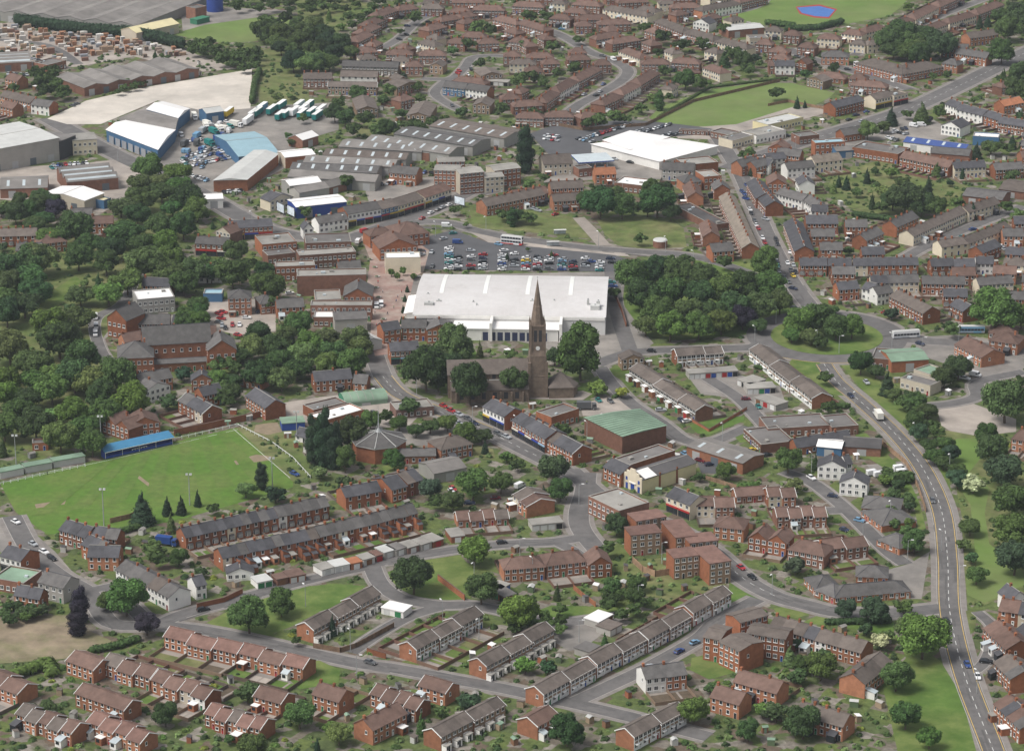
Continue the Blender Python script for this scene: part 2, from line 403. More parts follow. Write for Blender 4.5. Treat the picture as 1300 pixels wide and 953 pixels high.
def chimney_mesh():
    def f():
        b = MB(); b.box(-.45,-.3,-1.0,.45,.3,1.5,0); b.box(-.52,-.37,1.5,.52,.37,1.68,0)
        for x in (-.25, .25): b.tube((x,0,1.68),(x,0,2.1),.13,.1,6,1)
        return b.mesh('chimney', [M('brick'), M('orange')])
    return cached('chim', f)
def barge_mesh(w, d, e, r, x, left):
    def f():
        b = MB(); s = -.3 if left else .26; sl = r/(d/2); z = e+.16
        for a, c, za, zc in ((-.4, d/2, z-.4*sl, z+r), (d/2, d+.4, z+r, z-.4*sl)):
            b.slab([(x+s,a,za),(x+s+.14,a,za),(x+s+.14,c,zc),(x+s,c,zc)], .3)
        return b.mesh('bargeboard', [m_frame])
    return cached(('barge', round(w,2), round(d,2), e, r, left), f)
def bay_mesh():
    def f():
        b = MB(); pts = [(-1.1,0),(-.75,-.75),(.75,-.75),(1.1,0)]
        b.prism(pts, 0, .8, 0); b.prism([(p[0]*.97,p[1]*.97) for p in pts], .8, 2.2, 1); b.prism([(p[0]*1.06,p[1]*1.08+.02) for p in pts], 2.2, 2.75, 3, top=3, inset=[(p[0]*.9,p[1]*.4) for p in pts])
        for x, y in pts + [(0,-.78),(-.38,-.77),(.38,-.77)]: b.box(x-.06, y-.03, .8, x+.06, y+.06, 2.2, 2)
        return b.mesh('bay_window', [M('brick'), m_glass, m_frame, M('slate2')])
    return cached('bay', f)
def wing_mesh():
    def f():
        b = MB(); w, d = 2.4, 4.6
        b.face([(0,-d,0),(w,-d,0),(w,-d,3.2),(0,-d,4.4)], 0); b.face([(w,-d,0),(w,-.01,0),(w,-.01,3.2),(w,-d,3.2)], 0); b.face([(0,-.01,0),(0,-d,0),(0,-d,4.4),(0,-.01,4.4)], 0)
        b.slab([(-.15,-d-.2,4.55),(w+.2,-d-.2,3.2),(w+.2,-.02,3.2),(-.15,-.02,4.55)], .14, 1)
        b.box(.2,-d-2.3,0,w-.2,-d-.01,2.2,0); b.slab([(.05,-d-2.5,2.3),(w-.05,-d-2.5,2.3),(w-.05,-d-.02,2.75),(.05,-d-.02,2.75)], .12, 1)
        b.box(.9,-d-.06,1.0,1.8,-d+.02,2.0,2)
        return b.mesh('rear_wing', [M('brick'), M('slate'), m_glass])
    return cached('wing', f)
def porch_mesh():
    def f():
        b = MB(); b.box(-1.2,-1.5,0,1.2,-.01,2.3,0); b.box(-1.35,-1.7,2.302,1.35,-.01,2.5,1); b.box(-.3,-1.56,.05,.5,-1.49,2.05,2); b.box(-1.05,-1.56,1.0,-.45,-1.49,2.0,2)
        return b.mesh('porch', [M('white'), M('flat2'), m_glass])
    return cached('porch', f)
def garage_front_mesh():
    def f():
        b = MB(); b.box(-1.4,-1.6,0,1.4,-.01,2.5,0); b.box(-1.6,-1.8,2.502,1.6,-.01,2.7,1)
        return b.mesh('porch', [M('brick2'), m_frame])
    return cached('gfr', f)
def shop_mesh(w):
    def f():
        b = MB(); b.box(.15,-.12,0,w-.15,.01,.45,0); b.box(.15,-.1,.45,w-.15,.01,2.5,1); b.box(.1,-.3,2.5,w-.1,.01,3.15,2)
        for i in range(4): x = .15+i*(w-.42)/3; b.box(x,-.14,.45,x+.12,.01,2.5,0)
        return b.mesh('shop_front', [M('dark'), m_glass, m_obj])
    return cached(('shop', round(w,1)), f)
def panel_mesh(w, e):
    def f():
        b = MB(); b.box(.05,-.05,.1,w-.05,.0,e*.47,0); b.box(0,-.09,e*.47,.42,.0,e-.15,0); b.box(w*.5-.1,-.09,e*.47,w*.5+.25,.0,e-.25,0); b.box(w*.1,-.9,e*.45,w*.5,-.01,e*.48,0)
        return b.mesh('front_panel', [m_frame])
    return cached(('panel', round(w,1), e), f)
def ext_mesh(k):
    def f():
        b = MB(); b.box(-1.3,-2.4,0,1.3,-.01,2.4,0)
        if k % 2: b.slab([(-1.45,-2.6,2.45),(1.45,-2.6,2.45),(1.45,-.02,3.2),(-1.45,-.02,3.2)],.12,1)
        else: b.box(-1.45,-2.55,2.402,1.45,-.02,2.58,1)
        b.box(-.9,-2.46,.9,.5,-2.39,2.0,2); return b.mesh('extension', [(M('brick2'), M('white'), M('brick'), m_glass)[k], (M('flat2'), M('glassr'), M('wroof'), M('slate'))[k], m_glass])
    return cached(('ext', k), f)
SIGNC = [(.05,.15,.12),(.4,.03,.03),(.03,.06,.3),(.65,.62,.55),(.5,.35,.05),(.08,.08,.08),(.3,.45,.6)]
def door_win(t, x0, w, e, fl, yy, flags, rs, far, kd='vt'):
    """windows and doors of one unit on the face towards the viewer"""
    fh = e/fl; nw = max(1, round(w/2.5))
    big = 'm' in flags or 't' in flags
    for f in range(fl):
        z = f*fh+ (.95 if fh > 2.3 else .8)
        for i in range(nw):
            x = x0+w*(i+.5)/nw
            if 'y' in flags and f == 0 and i == 0:
                obj('bay_window', bay_mesh(), t, (x, yy, 0)); continue
            if f == 0 and 's' in flags: continue
            if f == 0 and 'p' in flags and i == 0: obj('porch', porch_mesh(), t, (x, yy, 0)); continue
            if f == 0 and 'o' in flags and i == 0: obj('porch', porch_mesh(), t, (x, yy-.6, 0)); obj('rear_wing', cached('rw2', lambda: (lambda b: (b.box(-1.1,-.6,0,1.1,-.01,2.35,0), b.mesh('rear_wing',[M('white')]))[1])(MB())), t, (x,yy,0)); continue
            if f == 0 and 'm' in flags and i == 0:
                obj('porch', garage_front_mesh(), t, (x, yy, 0)); obj('garage_door', gdoor_mesh(2.3, 2.1), t, (x, yy-1.62, 0), color=rs.choice(DOORC)); continue
            if f == 0 and i == nw-1 and fl < 4:
                obj('door', door_mesh(.95, 2.1), t, (x, yy, 0), color=rs.choice(DOORC)); continue
            wide = 1.9 if big and f else (1.4 if fh > 2.4 else 1.2)
            if 'y' in flags or kd[0] == 'v': wide = 1.15
            obj('window', win_mesh(wide, 1.5 if fh > 2.3 else 1.1), t, (x, yy, z))
def build(t, w, d, kd, l=1, r=1, n=1, x0=0, y0=0, rs=random, far=False, ov={}, faces=True):
    mw, mg, mr, e, ri, ty, fl, flags, look = K[kd]
    mw = ov.get('w', mw); mg = ov.get('g', ov.get('w', mg)); mr = ov.get('r', mr); e = ov.get('e', e); ri = ov.get('h', ri); ty = ov.get('t', ty); fl = ov.get('f', fl); nr = int(ov.get('n', 1))
    flags = ov.get('fl', flags)
    par = 'k' in flags
    obj('walls', walls_mesh(w, d, e, ri, ty, mw, mg, par, nr), t, (x0, y0, 0))
    roof = obj('roof', roof_mesh(w, d, e, ri, ty, mr, par, l, r, nr, 'l' in flags), t, (x0, y0, 0))
    if 'b' in flags and ty == 'g':
        if l: obj('bargeboard', barge_mesh(w, d, e, ri, 0, True), t, (x0, y0, 0))
        if r: obj('bargeboard', barge_mesh(w, d, e, ri, w, False), t, (x0+(0 if True else 0), y0, 0))
    u = w/n
    if 'c' in flags and ty in 'ghx':
        for i in range(n):
            if ty == 'x': p = (x0+w/2, y0+d*.7, e+ri)
            elif ty == 'h' and n == 1: p = (x0+w/2, y0+d/2, e+ri)
            elif rs.random() < .18: continue
            else: p = (x0+(i+(.5 if n > 1 and ty == 'h' else .06))*u+.2, y0+d/2, e+ri)
            obj('chimney', chimney_mesh(), roof, (p[0]-x0, p[1]-y0, p[2]), scale=(.8, 1.3, .62))
    if not faces: return
    if kd in ('mn', 'vb', 'vs', 'ct', 'hp', 'hs', 'cg', 'cr', 'cb') and e > 4 and 'q' not in flags:
        for i in range(n):
            if rs.random() < .3: obj('extension', ext_mesh(rs.randrange(4)), t, (x0+i*u+u*.3, y0, 0), scale=(rs.uniform(.8, 1.1), rs.uniform(.8, 1.3), 1))
    if 'w' in flags:
        for i in range(n):
            if rs.random() < .55: obj('rear_wing', wing_mesh(), t, (x0+i*u+u*.45, y0, 0), scale=(rs.uniform(.8,1.05), rs.uniform(.5,1.0), rs.uniform(.7,1.05)))
            elif rs.random() < .7: obj('extension', ext_mesh(rs.choice((0, 1, 2, 2, 0))), t, (x0+i*u+u*.6, y0, 0), scale=(.8, rs.uniform(.9, 1.7), 1))
    if 'v' in flags:
        for i in range(n): obj('front_panel', panel_mesh(u, e), t, (x0+i*u, y0, 0))
    if 's' in flags:
        for i in range(n): obj('shop_front', shop_mesh(u), t, (x0+i*u, y0, 0), color=rs.choice(SIGNC))
    if 'g' in flags:
        for i in range(n): obj('garage_door', gdoor_mesh(min(2.3, u*.85), 2.0), t, (x0+(i+.5)*u, y0, 0), color=rs.choice(DOORC+[(.6,.6,.58)]*3))
        return
    if kd in ('in', 'iw', 'ig', 'is', 'ib') or 'd' in flags:
        nd = max(1, int(w/9))
        for i in range(min(nd, 12)): obj('roller_door', gdoor_mesh(3.6, min(3.8, e*.75)), t, (x0+(i+.5)*w/nd, y0, 0), color=(.12,.14,.16) if i % 2 else (.4,.4,.4))
        return
    if 'q' in flags: return
    for i in range(n): door_win(t, x0+i*u, u, e, fl, y0, flags, rs, far, kd)
    # a gable window on the ends
    if ty in 'gx' and fl > 1 and not far:
        for side, on in ((0, l), (1, r)):
            if on and rs.random() < .6:
                o = obj('window', win_mesh(.9, 1.25), t, (x0+(w if side else 0), y0+d*.35, e*.58)); o.rotation_euler = (0, 0, math.pi/2 if side else -math.pi/2)
GRP = {'vt':'Victorian terraced houses','vr':'Victorian terraced houses'}
ROWS = []
def opts(s):
    ov = {}
    for q in s.split():
        k, v = q.split('=')
        ov[k] = float(v) if k in 'ehn' else (int(v) if k == 'f' else v)
        if k in ('fl', 'st', 'one', 'far'): ov[k] = v
    return ov
def H(line):
    """x1 y1 x2 y2 depth units kind [| options] [| look]  -  the eaves line towards the viewer, left to right"""
    seg = [q.strip() for q in line.split('|')]
    a = seg[0].split(); x1, y1, x2, y2, d = map(float, a[:5]); n = int(a[5]); kd = a[6]
    ov = opts(seg[1]) if len(seg) > 1 else {}
    look = seg[2] if len(seg) > 2 and seg[2] else None
    e = ov.get('e', K[kd][3]); flags = ov.get('fl', K[kd][7]); ty = ov.get('t', K[kd][5])
    p, q = P(x1, y1, e), P(x2, y2, e); dv = q-p; L = dv.length; rz = math.atan2(dv.y, dv.x); u = dv/L; v = Vector((-u.y, u.x, 0))
    rs = random.Random(int(x1*31+y1*17))
    base = Vector((p.x, p.y, 0))
    mark([base-u*.5-v*1.2, base+u*(L+.5)-v*1.2, base+u*(L+.5)+v*(d+.5), base-u*.5+v*(d+.5)], 4)
    ym = (y1+y2)/2; far = ym < 330
    g = (look or K[kd][8]) + 's'
    indiv = n > 1 and ym > 425 and kd not in ('gr',) and 's1' not in flags and K[kd][6] == 2 and 'one' not in ov and kd not in ('f2', 'fs', 'fb')
    if indiv:
        w = L/n; step = 1 if kd == 'mn' else 3 if kd[0] == 'm' else 0
        for i in range(n):
            k = i//step if step else 0; ov_ = ov; ov = dict(ov)
            if kd in ('vt', 'vr', 'vb', 'vs', 'wh', 'mn'):
                if rs.random() < .14 and kd != 'wh': ov['w'] = rs.choice(('cream', 'white', 'beige', 'brick2')); ov['g'] = 'brick'
                elif rs.random() < .3: ov['w'] = rs.choice(('brick', 'brick2', 'brick3')); ov['g'] = 'brick'
                if rs.random() < .3: ov['r'] = rs.choice(('slate2', 'slate', 'brown2') if kd[0] == 'v' or kd == 'wh' else ('brown2', 'brown'))
                ov['e'] = round(ov.get('e', e)+rs.choice((0, 0, 0, .12, -.1)), 2)
            setb = ((-.9 if kd == 'mn' else -.5) if k % 2 else 0) if step else 0
            loc = base+u*(w*i)+v*setb
            lo = (i == 0) or (step and i % step == 0); ro = (i == n-1) or (step and i % step == step-1)
            if ty == 'h': lo = i % 2 == 0 if n > 2 else i == 0; ro = not lo
            t = thing('terraced_house', look or K[kd][8], 'house', loc, rz, g)
            dz = (.35 if k % 2 else 0) if step else 0
            if step: ov['e'] = round(e-dz, 2)
            build(t, w, d, kd, int(lo), int(ro), 1, 0, 0, rs, far, ov); ov = ov_
    else:
        fam = {'g':'garage_block'} if 'g' in flags else {}
        house = K[kd][6] == 2 and kd[0] not in 'fis'
        name = fam.get('g') or ('house' if house and n == 1 else 'house_terrace' if house else 'block_of_flats' if kd in ('fl','f3','f4') else 'shop_terrace' if kd[0] == 's' else 'bungalow' if kd == 'bg' else 'industrial_building' if kd[0] == 'i' else 'building')
        cat = {'garage_block':'garages','house':'house','house_terrace':'terrace','block_of_flats':'flats','shop_terrace':'shops','bungalow':'bungalow','industrial_building':'factory','building':'building'}[name]
        t = thing(name, (look or K[kd][8]).replace('house', 'houses' if name == 'house_terrace' else 'house') if not look else look, cat, base+u*L/2, rz, g)
        build(t, L, d, kd, 1, 1, n, -L/2, 0, rs, far, ov)
    ROWS.append((base, u, v, L, d, n, kd, ym))
    return t
def wings(lines, name, look, cat, where=None, group=None):
    """one building made of several wings: the first line places the Empty"""
    t = None
    for line in lines:
        seg = [q.strip() for q in line.split('|')]; a = seg[0].split(); x1, y1, x2, y2, d = map(float, a[:5]); n = int(a[5]); kd = a[6]
        ov = opts(seg[1]) if len(seg) > 1 else {}; e = ov.get('e', K[kd][3])
        p, q = P(x1, y1, e), P(x2, y2, e); dv = q-p; L = dv.length; rz = math.atan2(dv.y, dv.x); u = dv/L; v = Vector((-u.y, u.x, 0)); base = Vector((p.x, p.y, 0))
        mark([base-u*.5-v, base+u*(L+.5)-v, base+u*(L+.5)+v*(d+.5), base-u*.5+v*(d+.5)], 4)
        if t is None:
            t = thing(name, look, cat, base, rz, group, where=where); T0 = Matrix.Translation(base) @ Matrix.Rotation(rz, 4, 'Z'); inv = T0.inverted()
        before = set(t.children)
        ch0 = len(bpy.data.objects)
        marker = []
        # build in a temporary local frame, then move the parts into the thing's frame
        global obj
        rec = []
        o_ = obj
        def obj_(name, me, parent=None, loc=None, rz=None, color=None, scale=None):
            ob = o_(name, me, parent, loc, rz, color, scale); rec.append(ob); return ob
        globals()['obj'] = obj_
        build(t, L, d, kd, 1, 1, n, 0, 0, random.Random(int(x1+y1)), False, ov)
        globals()['obj'] = o_
        Mx = inv @ Matrix.Translation(base) @ Matrix.Rotation(rz, 4, 'Z'); dr = Mx.to_euler().z
        for ob in rec:
            if ob.parent is not t: continue
            ob.location = Mx @ ob.location; ob.rotation_euler.z += dr
    return t
# ------------------------------------------------------------------ trees
def leaf_mat(name, base=None):
    if name in MATS: return MATS[name]
    m = bpy.data.materials.new(name); m.use_nodes = True; t = m.node_tree; N = t.nodes; L = t.links
    b = N['Principled BSDF']; b.inputs['Roughness'].default_value = .75; b.inputs['Specular IOR Level'].default_value = .15
    g = N.new('ShaderNodeNewGeometry'); n = N.new('ShaderNodeTexNoise'); n.inputs['Scale'].default_value = .55; n.inputs['Detail'].default_value = 4
    L.new(g.outputs['Position'], n.inputs['Vector'])
    oi = N.new('ShaderNodeObjectInfo'); at = N.new('ShaderNodeAttribute'); at.attribute_name = 'tint'
    a = N.new('ShaderNodeMath'); a.operation = 'MULTIPLY_ADD'; a.inputs[1].default_value = 1.5; a.inputs[2].default_value = .22; L.new(n.outputs['Fac'], a.inputs[0])
    c = N.new('ShaderNodeMath'); c.operation = 'MULTIPLY'; L.new(a.outputs[0], c.inputs[0]); L.new(at.outputs['Fac'], c.inputs[1])
    hv = N.new('ShaderNodeHueSaturation'); L.new(oi.outputs['Color'], hv.inputs['Color']); L.new(c.outputs[0], hv.inputs['Value'])
    r = N.new('ShaderNodeMapRange'); r.inputs[3].default_value = .485; r.inputs[4].default_value = .515; L.new(oi.outputs['Random'], r.inputs[0]); L.new(r.outputs[0], hv.inputs['Hue'])
    L.new(hv.outputs[0], b.inputs['Base Color']); MATS[name] = m
    return m
m_leaf = leaf_mat('foliage')
def quads_mesh(name, cen, nrm, size, tint, mats, core=None):
    """a mesh of small leaf-cluster quads, one per centre; core = extra (verts, faces)"""
    n = len(cen); nrm = nrm/np.maximum(1e-6, np.linalg.norm(nrm, axis=1, keepdims=True))
    a = rng.normal(size=(n, 3)); t1 = np.cross(nrm, a); t1 /= np.maximum(1e-6, np.linalg.norm(t1, axis=1, keepdims=True)); t2 = np.cross(nrm, t1)
    s = size[:, None]; asp = rng.uniform(.55, 1, n)[:, None]
    V = np.stack([cen-t1*s-t2*s*asp*.4, cen+t1*s*.2-t2*s*asp, cen+t1*s+t2*s*.3*asp, cen-t1*s*.3+t2*s*asp], 1).reshape(-1, 3)
    F = np.arange(4*n).reshape(-1, 4); T = np.repeat(tint, 1)
    vs = V; 
    me = bpy.data.meshes.new(name)
    cv, cf = (np.zeros((0, 3)), np.zeros((0, 3), int)) if core is None else core
    nv = len(vs)+len(cv); me.vertices.add(nv); me.vertices.foreach_set('co', np.concatenate([vs, cv]).astype(np.float32).ravel())
    nl = 4*n+3*len(cf); me.loops.add(nl); me.loops.foreach_set('vertex_index', np.concatenate([F.ravel(), (cf+len(vs)).ravel()]).astype(np.int32))
    npoly = n+len(cf); me.polygons.add(npoly)
    st = np.concatenate([np.arange(n)*4, 4*n+np.arange(len(cf))*3]).astype(np.int32); me.polygons.foreach_set('loop_start', st)
    at = me.attributes.new('tint', 'FLOAT', 'FACE'); at.data.foreach_set('value', np.concatenate([T, np.full(len(cf), .8)]).astype(np.float32))
    for m in mats: me.materials.append(m)
    me.update(calc_edges=True); return me
def ico(sub=2):
    b = bmesh.new(); bmesh.ops.create_icosphere(b, subdivisions=sub, radius=1)
    v = np.array([list(x.co) for x in b.verts]); f = np.array([[q.index for q in p.verts] for p in b.faces]); b.free(); return v, f
IV, IF = ico(2); IV1, IF1 = ico(1)
def crown(lobes, nl, size, name='crown', droop=.0):
    """lobes: list of (x,y,z,r,rz)"""
    tot = sum(l[3]**2 for l in lobes); C_, N_, S_, T_ = [], [], [], []; cv, cf = [], []; o = 0
    for x, y, z, r, rz in lobes:
        k = max(12, int(nl*r*r/tot)); d = rng.normal(size=(k, 3)); d /= np.linalg.norm(d, axis=1, keepdims=True)
        d[:, 2] = np.where(d[:, 2] < -.75, -d[:, 2], d[:, 2])
        rr = rng.uniform(.78, 1.1, k)[:, None]*(1+.12*np.sin(d[:, :1]*7+x*9)*np.cos(d[:, 1:2]*6+y*5))
        c = d*rr*np.array([r, r, rz])+np.array([x, y, z]); C_.append(c); N_.append(d+rng.normal(size=(k, 3))*.45+np.array([0, 0, .35])); S_.append(rng.uniform(.6, 1.25, k)*size)
        T_.append(rng.uniform(.62, 1.35, k)*rng.uniform(.8, 1.2))
        q = IV*(1+.15*np.sin(IV[:, :1]*5+x*7))*np.array([r, r, rz])*.82+np.array([x, y, z]); cv.append(q); cf.append(IF+o); o += len(q)
    return quads_mesh(name, np.concatenate(C_), np.concatenate(N_), np.concatenate(S_), np.concatenate(T_), [m_leaf], (np.concatenate(cv), np.concatenate(cf)))
def lobes_round(seed, n=16, flat=.85):
    r = random.Random(seed); out = [(0, 0, -.05, .62, .6)]
    for i in range(n):
        a = i*2.399+r.uniform(-.3, .3); h = r.uniform(-.55, .85); q = math.sqrt(max(0, 1-h*h))*r.uniform(.45, .8)
        s = r.uniform(.2, .4); out.append((math.cos(a)*q, math.sin(a)*q, h*.62*flat, s, s*.85))
    return out
def lobes_cone(n, seed, wide=1):
    r = random.Random(seed); out = []
    for i in range(n):
        t = i/(n-1); rad = (1-t)**.8*.62*wide+.1
        for k in range(3 if t < .75 else 1):
            a = k*2.1+i*1.3; q = rad*.42; out.append((math.cos(a)*q, math.sin(a)*q, -1+2*t, rad*.75, .28))
    return out
def lobes_col(n, seed):
    r = random.Random(seed); out = []
    for i in range(n):
        t = i/(n-1); rad = .55*(math.sin(math.pi*(.12+.82*t))**.6); a = i*2.4
        out.append((math.cos(a)*.22, math.sin(a)*.22, -1+2*t, rad+.12, .3))
    return out
PROTO = {
 'round': [crown(lobes_round(s, 22), 6500, .052) for s in (1, 2, 3, 4, 5)],
 'wide': [crown(lobes_round(s, 18, .6), 5500, .055) for s in (11, 12, 13)],
 'small': [crown(lobes_round(s, 9), 620, .15) for s in (21, 22, 23)],
 'cone': [crown(lobes_cone(9, s), 3000, .05) for s in (31, 32)],
 'column': [crown(lobes_col(10, s), 4500, .05) for s in (41,)],
}
def trunk_mesh(seed):
    r = random.Random(seed); b = MB(); b.tube((0,0,0),(.03,.02,.55),.055,.04,8); b.tube((.03,.02,.55),(0,0,1.05),.04,.02,6)
    for i in range(5):
        a = i*1.26+r.uniform(-.3,.3); z = r.uniform(.45,.7); b.tube((.02,.02,z),(math.cos(a)*.36,math.sin(a)*.36,z+.35),.024,.01,5)
    return b.mesh('trunk', [m_trunk])
TRK = [trunk_mesh(i) for i in range(3)]
TC = {'dark':((.046,.080,.028),'dark green'), 'mid':((.062,.104,.031),'green'), 'bright':((.086,.145,.034),'bright green'), 'olive':((.11,.155,.052),'pale olive green'),
      'purple':((.03,.025,.04),'dark purple'), 'con':((.026,.052,.025),'very dark green'), 'gold':((.19,.22,.04),'yellow green'), 'blue':((.05,.085,.045),'blue green'), 'blossom':((.34,.34,.22),'cream blossomed')}
NT = [0]; TQ = []
def tree(cx, cy, w, shape='round', col='mid', where=None, group=None, hk=None, base=False):
    """cx, cy the middle of the crown in the photograph, w its width there"""
    rs = random.Random(int(cx*13+cy*7)); c, cn = TC[col]; k_ = rs.uniform(.78, 1.3); c = tuple(v*rs.uniform(.9, 1.12)*k_ for v in c)
    rad = w/2/sc(cy)
    for _ in range(3):
        if shape in ('round', 'wide', 'small'):
            k = {'round': 1.12, 'wide': .92, 'small': 1.0}[shape]*(hk or 1); hc = rad*k*(.9 if shape != 'small' else .95) + .5; rv = rad*k
        elif shape == 'cone': rv = (hk or 1.9)*rad; hc = rv*1.02+.4
        else: rv = (hk or 2.6)*rad; hc = rv*1.02+.6
        p = P(cx, cy, hc) if not base else P(cx, cy, 0)
        rad = w/2/sc(px((p.x, p.y, 0))[1])
    loc = Vector((p.x, p.y, 0)); rot = rs.uniform(0, 6.28); NT[0] += 1
    TQ.append((w, cx, shape, col, where, group, c, cn, loc, rot, rad, rv, hc, rs))
    r = max(1, int(rad*.55))
    for a in range(0, 360, 60): 
        claim(loc+Vector((math.cos(a)*rad*.4, math.sin(a)*rad*.4, 0)), r)

def plant(q):
    w, cx, shape, col, where, group, c, cn, loc, rot, rad, rv, hc, rs = q
    noun = {'round':'round crowned tree','wide':'spreading tree','small':'small bushy tree','cone':'conical conifer','column':'tall columnar tree'}[shape]
    nm = {'round':'broadleaf_tree','wide':'broadleaf_tree','small':'small_tree','cone':'conifer','column':'columnar_tree'}[shape]
    t = thing(nm, f'{cn} {noun}', 'tree', loc, rot, group or nm.replace('_', ' ')+'s', where=where)
    pr = PROTO[shape]; me = pr[rs.randrange(len(pr))]
    sx = rad*1.06/(1 if shape in ('round','wide') else .85 if shape == 'small' else .78)
    o = obj('crown', me, t, (0, 0, hc), color=c); o.scale = (sx*rs.uniform(.94,1.06), sx*rs.uniform(.94,1.06), rv*(1.0 if shape in ('cone','column') else 1.02))
    k = obj('trunk', TRK[NT[0] % 3], t, (0, 0, 0)); hs_ = hc/1.0; k.scale = (rad*1.1, rad*1.1, hs_*(1.0 if shape in ('cone','column') else .95))
    return t
def trees(txt, **kw):
    for l in txt.strip().split('\n'):
        for q in l.split(';'):
            a = q.split()
            if not a: continue
            tree(float(a[0]), float(a[1]), float(a[2]), a[3] if len(a) > 3 else 'round', a[4] if len(a) > 4 else 'mid', hk=float(a[5]) if len(a) > 5 else None, **kw)
def plant_all(limit=285):
    big = sorted([q for q in TQ if q[2] in ('round', 'wide')], key=lambda q: -q[0]); rest = big[limit:]
    for q in TQ:
        if not any(q is r for r in rest): plant(q)
    V, F, T, o = [], [], [], 0
    for w, cx, shape, col, where, group, c, cn, loc, rot, rad, rv, hc, rs in rest:
        k = 420; lob = lobes_round(int(cx*10) % 997, 8); C_, N_ = [], []
        for x, y, z, r, rz in lob:
            d = rng.normal(size=(k//9, 3)); d /= np.linalg.norm(d, axis=1, keepdims=True); d[:, 2] = np.abs(d[:, 2])-.15
            C_.append((d*np.array([r, r, rz])+np.array([x, y, z]))*np.array([rad*1.1, rad*1.1, rv])+np.array([loc.x, loc.y, hc])); N_.append(d+rng.normal(size=d.shape)*.45+np.array([0, 0, .35]))
        V.append((np.concatenate(C_), np.concatenate(N_), rad, sum(c)/.22))
        for x, y, z, r, rz in lob: F.append(IV1*np.array([r*rad, r*rad, rz*rv])*.85+np.array([x*rad*1.1+loc.x, y*rad*1.1+loc.y, z*rv+hc]))
        b_ = np.array([[0,0,-1],[.1,0,1],[-.05,.09,1],[-.05,-.09,1]])*np.array([rad*.6, rad*.6, hc*.5])+np.array([loc.x, loc.y, hc*.5]); T.append(b_)
    if not rest: return
    cen = np.concatenate([v[0] for v in V]); nr = np.concatenate([v[1] for v in V]); sz = np.concatenate([np.full(len(v[0]), v[2]*.17) for v in V])*rng.uniform(.7, 1.2, len(cen)); ti = np.concatenate([np.full(len(v[0]), v[3]) for v in V])*rng.uniform(.75, 1.3, len(cen))
    cf = (IF1[None]+(np.arange(len(F))*len(IV1))[:, None, None]).reshape(-1, 3)
    me = quads_mesh('distant_trees', cen, nr, sz, ti, [m_leaf], (np.concatenate(F), cf)); o = obj('distant_trees', me, color=TC['mid'][0]); o['kind'] = 'stuff'; o['label'] = 'smaller green trees filling the woods and gardens between the larger ones'
    print('TREES individual', len(TQ)-len(rest), 'mass', len(rest))
def inpoly(x, y, poly):
    c = False; n = len(poly)
    for k in range(n):
        xa, ya = poly[k]; xb, yb = poly[(k+1) % n]
        if (ya > y) != (yb > y) and x < (xb-xa)*(y-ya)/(yb-ya)+xa: c = not c
    return c
def PL(s): return [tuple(float(v) for v in p.split(',')) for p in s.split()]
def wood(poly, wmin, wmax, k=.62, cols=('dark','mid','dark','bright'), seed=1, shapes=('round','round','wide')):
    """trees one can tell apart standing close together"""
    pl = PL(poly); rs = random.Random(seed); xs = [p[0] for p in pl]; ys = [p[1] for p in pl]; done = []; miss = 0
    while miss < 260:
        x = rs.uniform(min(xs), max(xs)); y = rs.uniform(min(ys), max(ys)); w = rs.uniform(wmin, wmax)
        if not inpoly(x, y, pl) or any((x-a)**2+(2.0*(y-b))**2 < (k*(w+c)/2)**2 for a, b, c in done): miss += 1; continue
        done.append((x, y, w)); tree(x, y, w, rs.choice(shapes), rs.choice(cols))
    return len(done)
def bush_cloud(name, pts, m=None, per=26):
    """one mesh of many little shrubs: pts = (x, y, r, colour)"""
    n = len(pts); 
    if not n: return None
    d = rng.normal(size=(n, per, 3)); d /= np.linalg.norm(d, axis=2, keepdims=True); d[:, :, 2] = np.abs(d[:, :, 2])
    r = np.array([p[2] for p in pts]); c = np.array([[p[0], p[1], 0] for p in pts])
    cen = (d*rng.uniform(.75, 1.1, (n, per, 1))*r[:, None, None]*np.array([1, 1, .95])+c[:, None, :]).reshape(-1, 3)
    size = np.repeat(r*.30, per)*rng.uniform(.7, 1.2, n*per); tint = np.repeat(rng.uniform(.6, 1.7, n), per)*rng.uniform(.8, 1.2, n*per)
    cv = (IV1[None]*r[:, None, None]*np.array([.8, .8, .8])+c[:, None, :]).reshape(-1, 3); cf = (IF1[None]+(np.arange(n)*len(IV1))[:, None, None]).reshape(-1, 3)
    return quads_mesh(name, cen, d.reshape(-1, 3)+np.array([0, 0, .3]), size, tint, [m_leaf], (cv, cf))
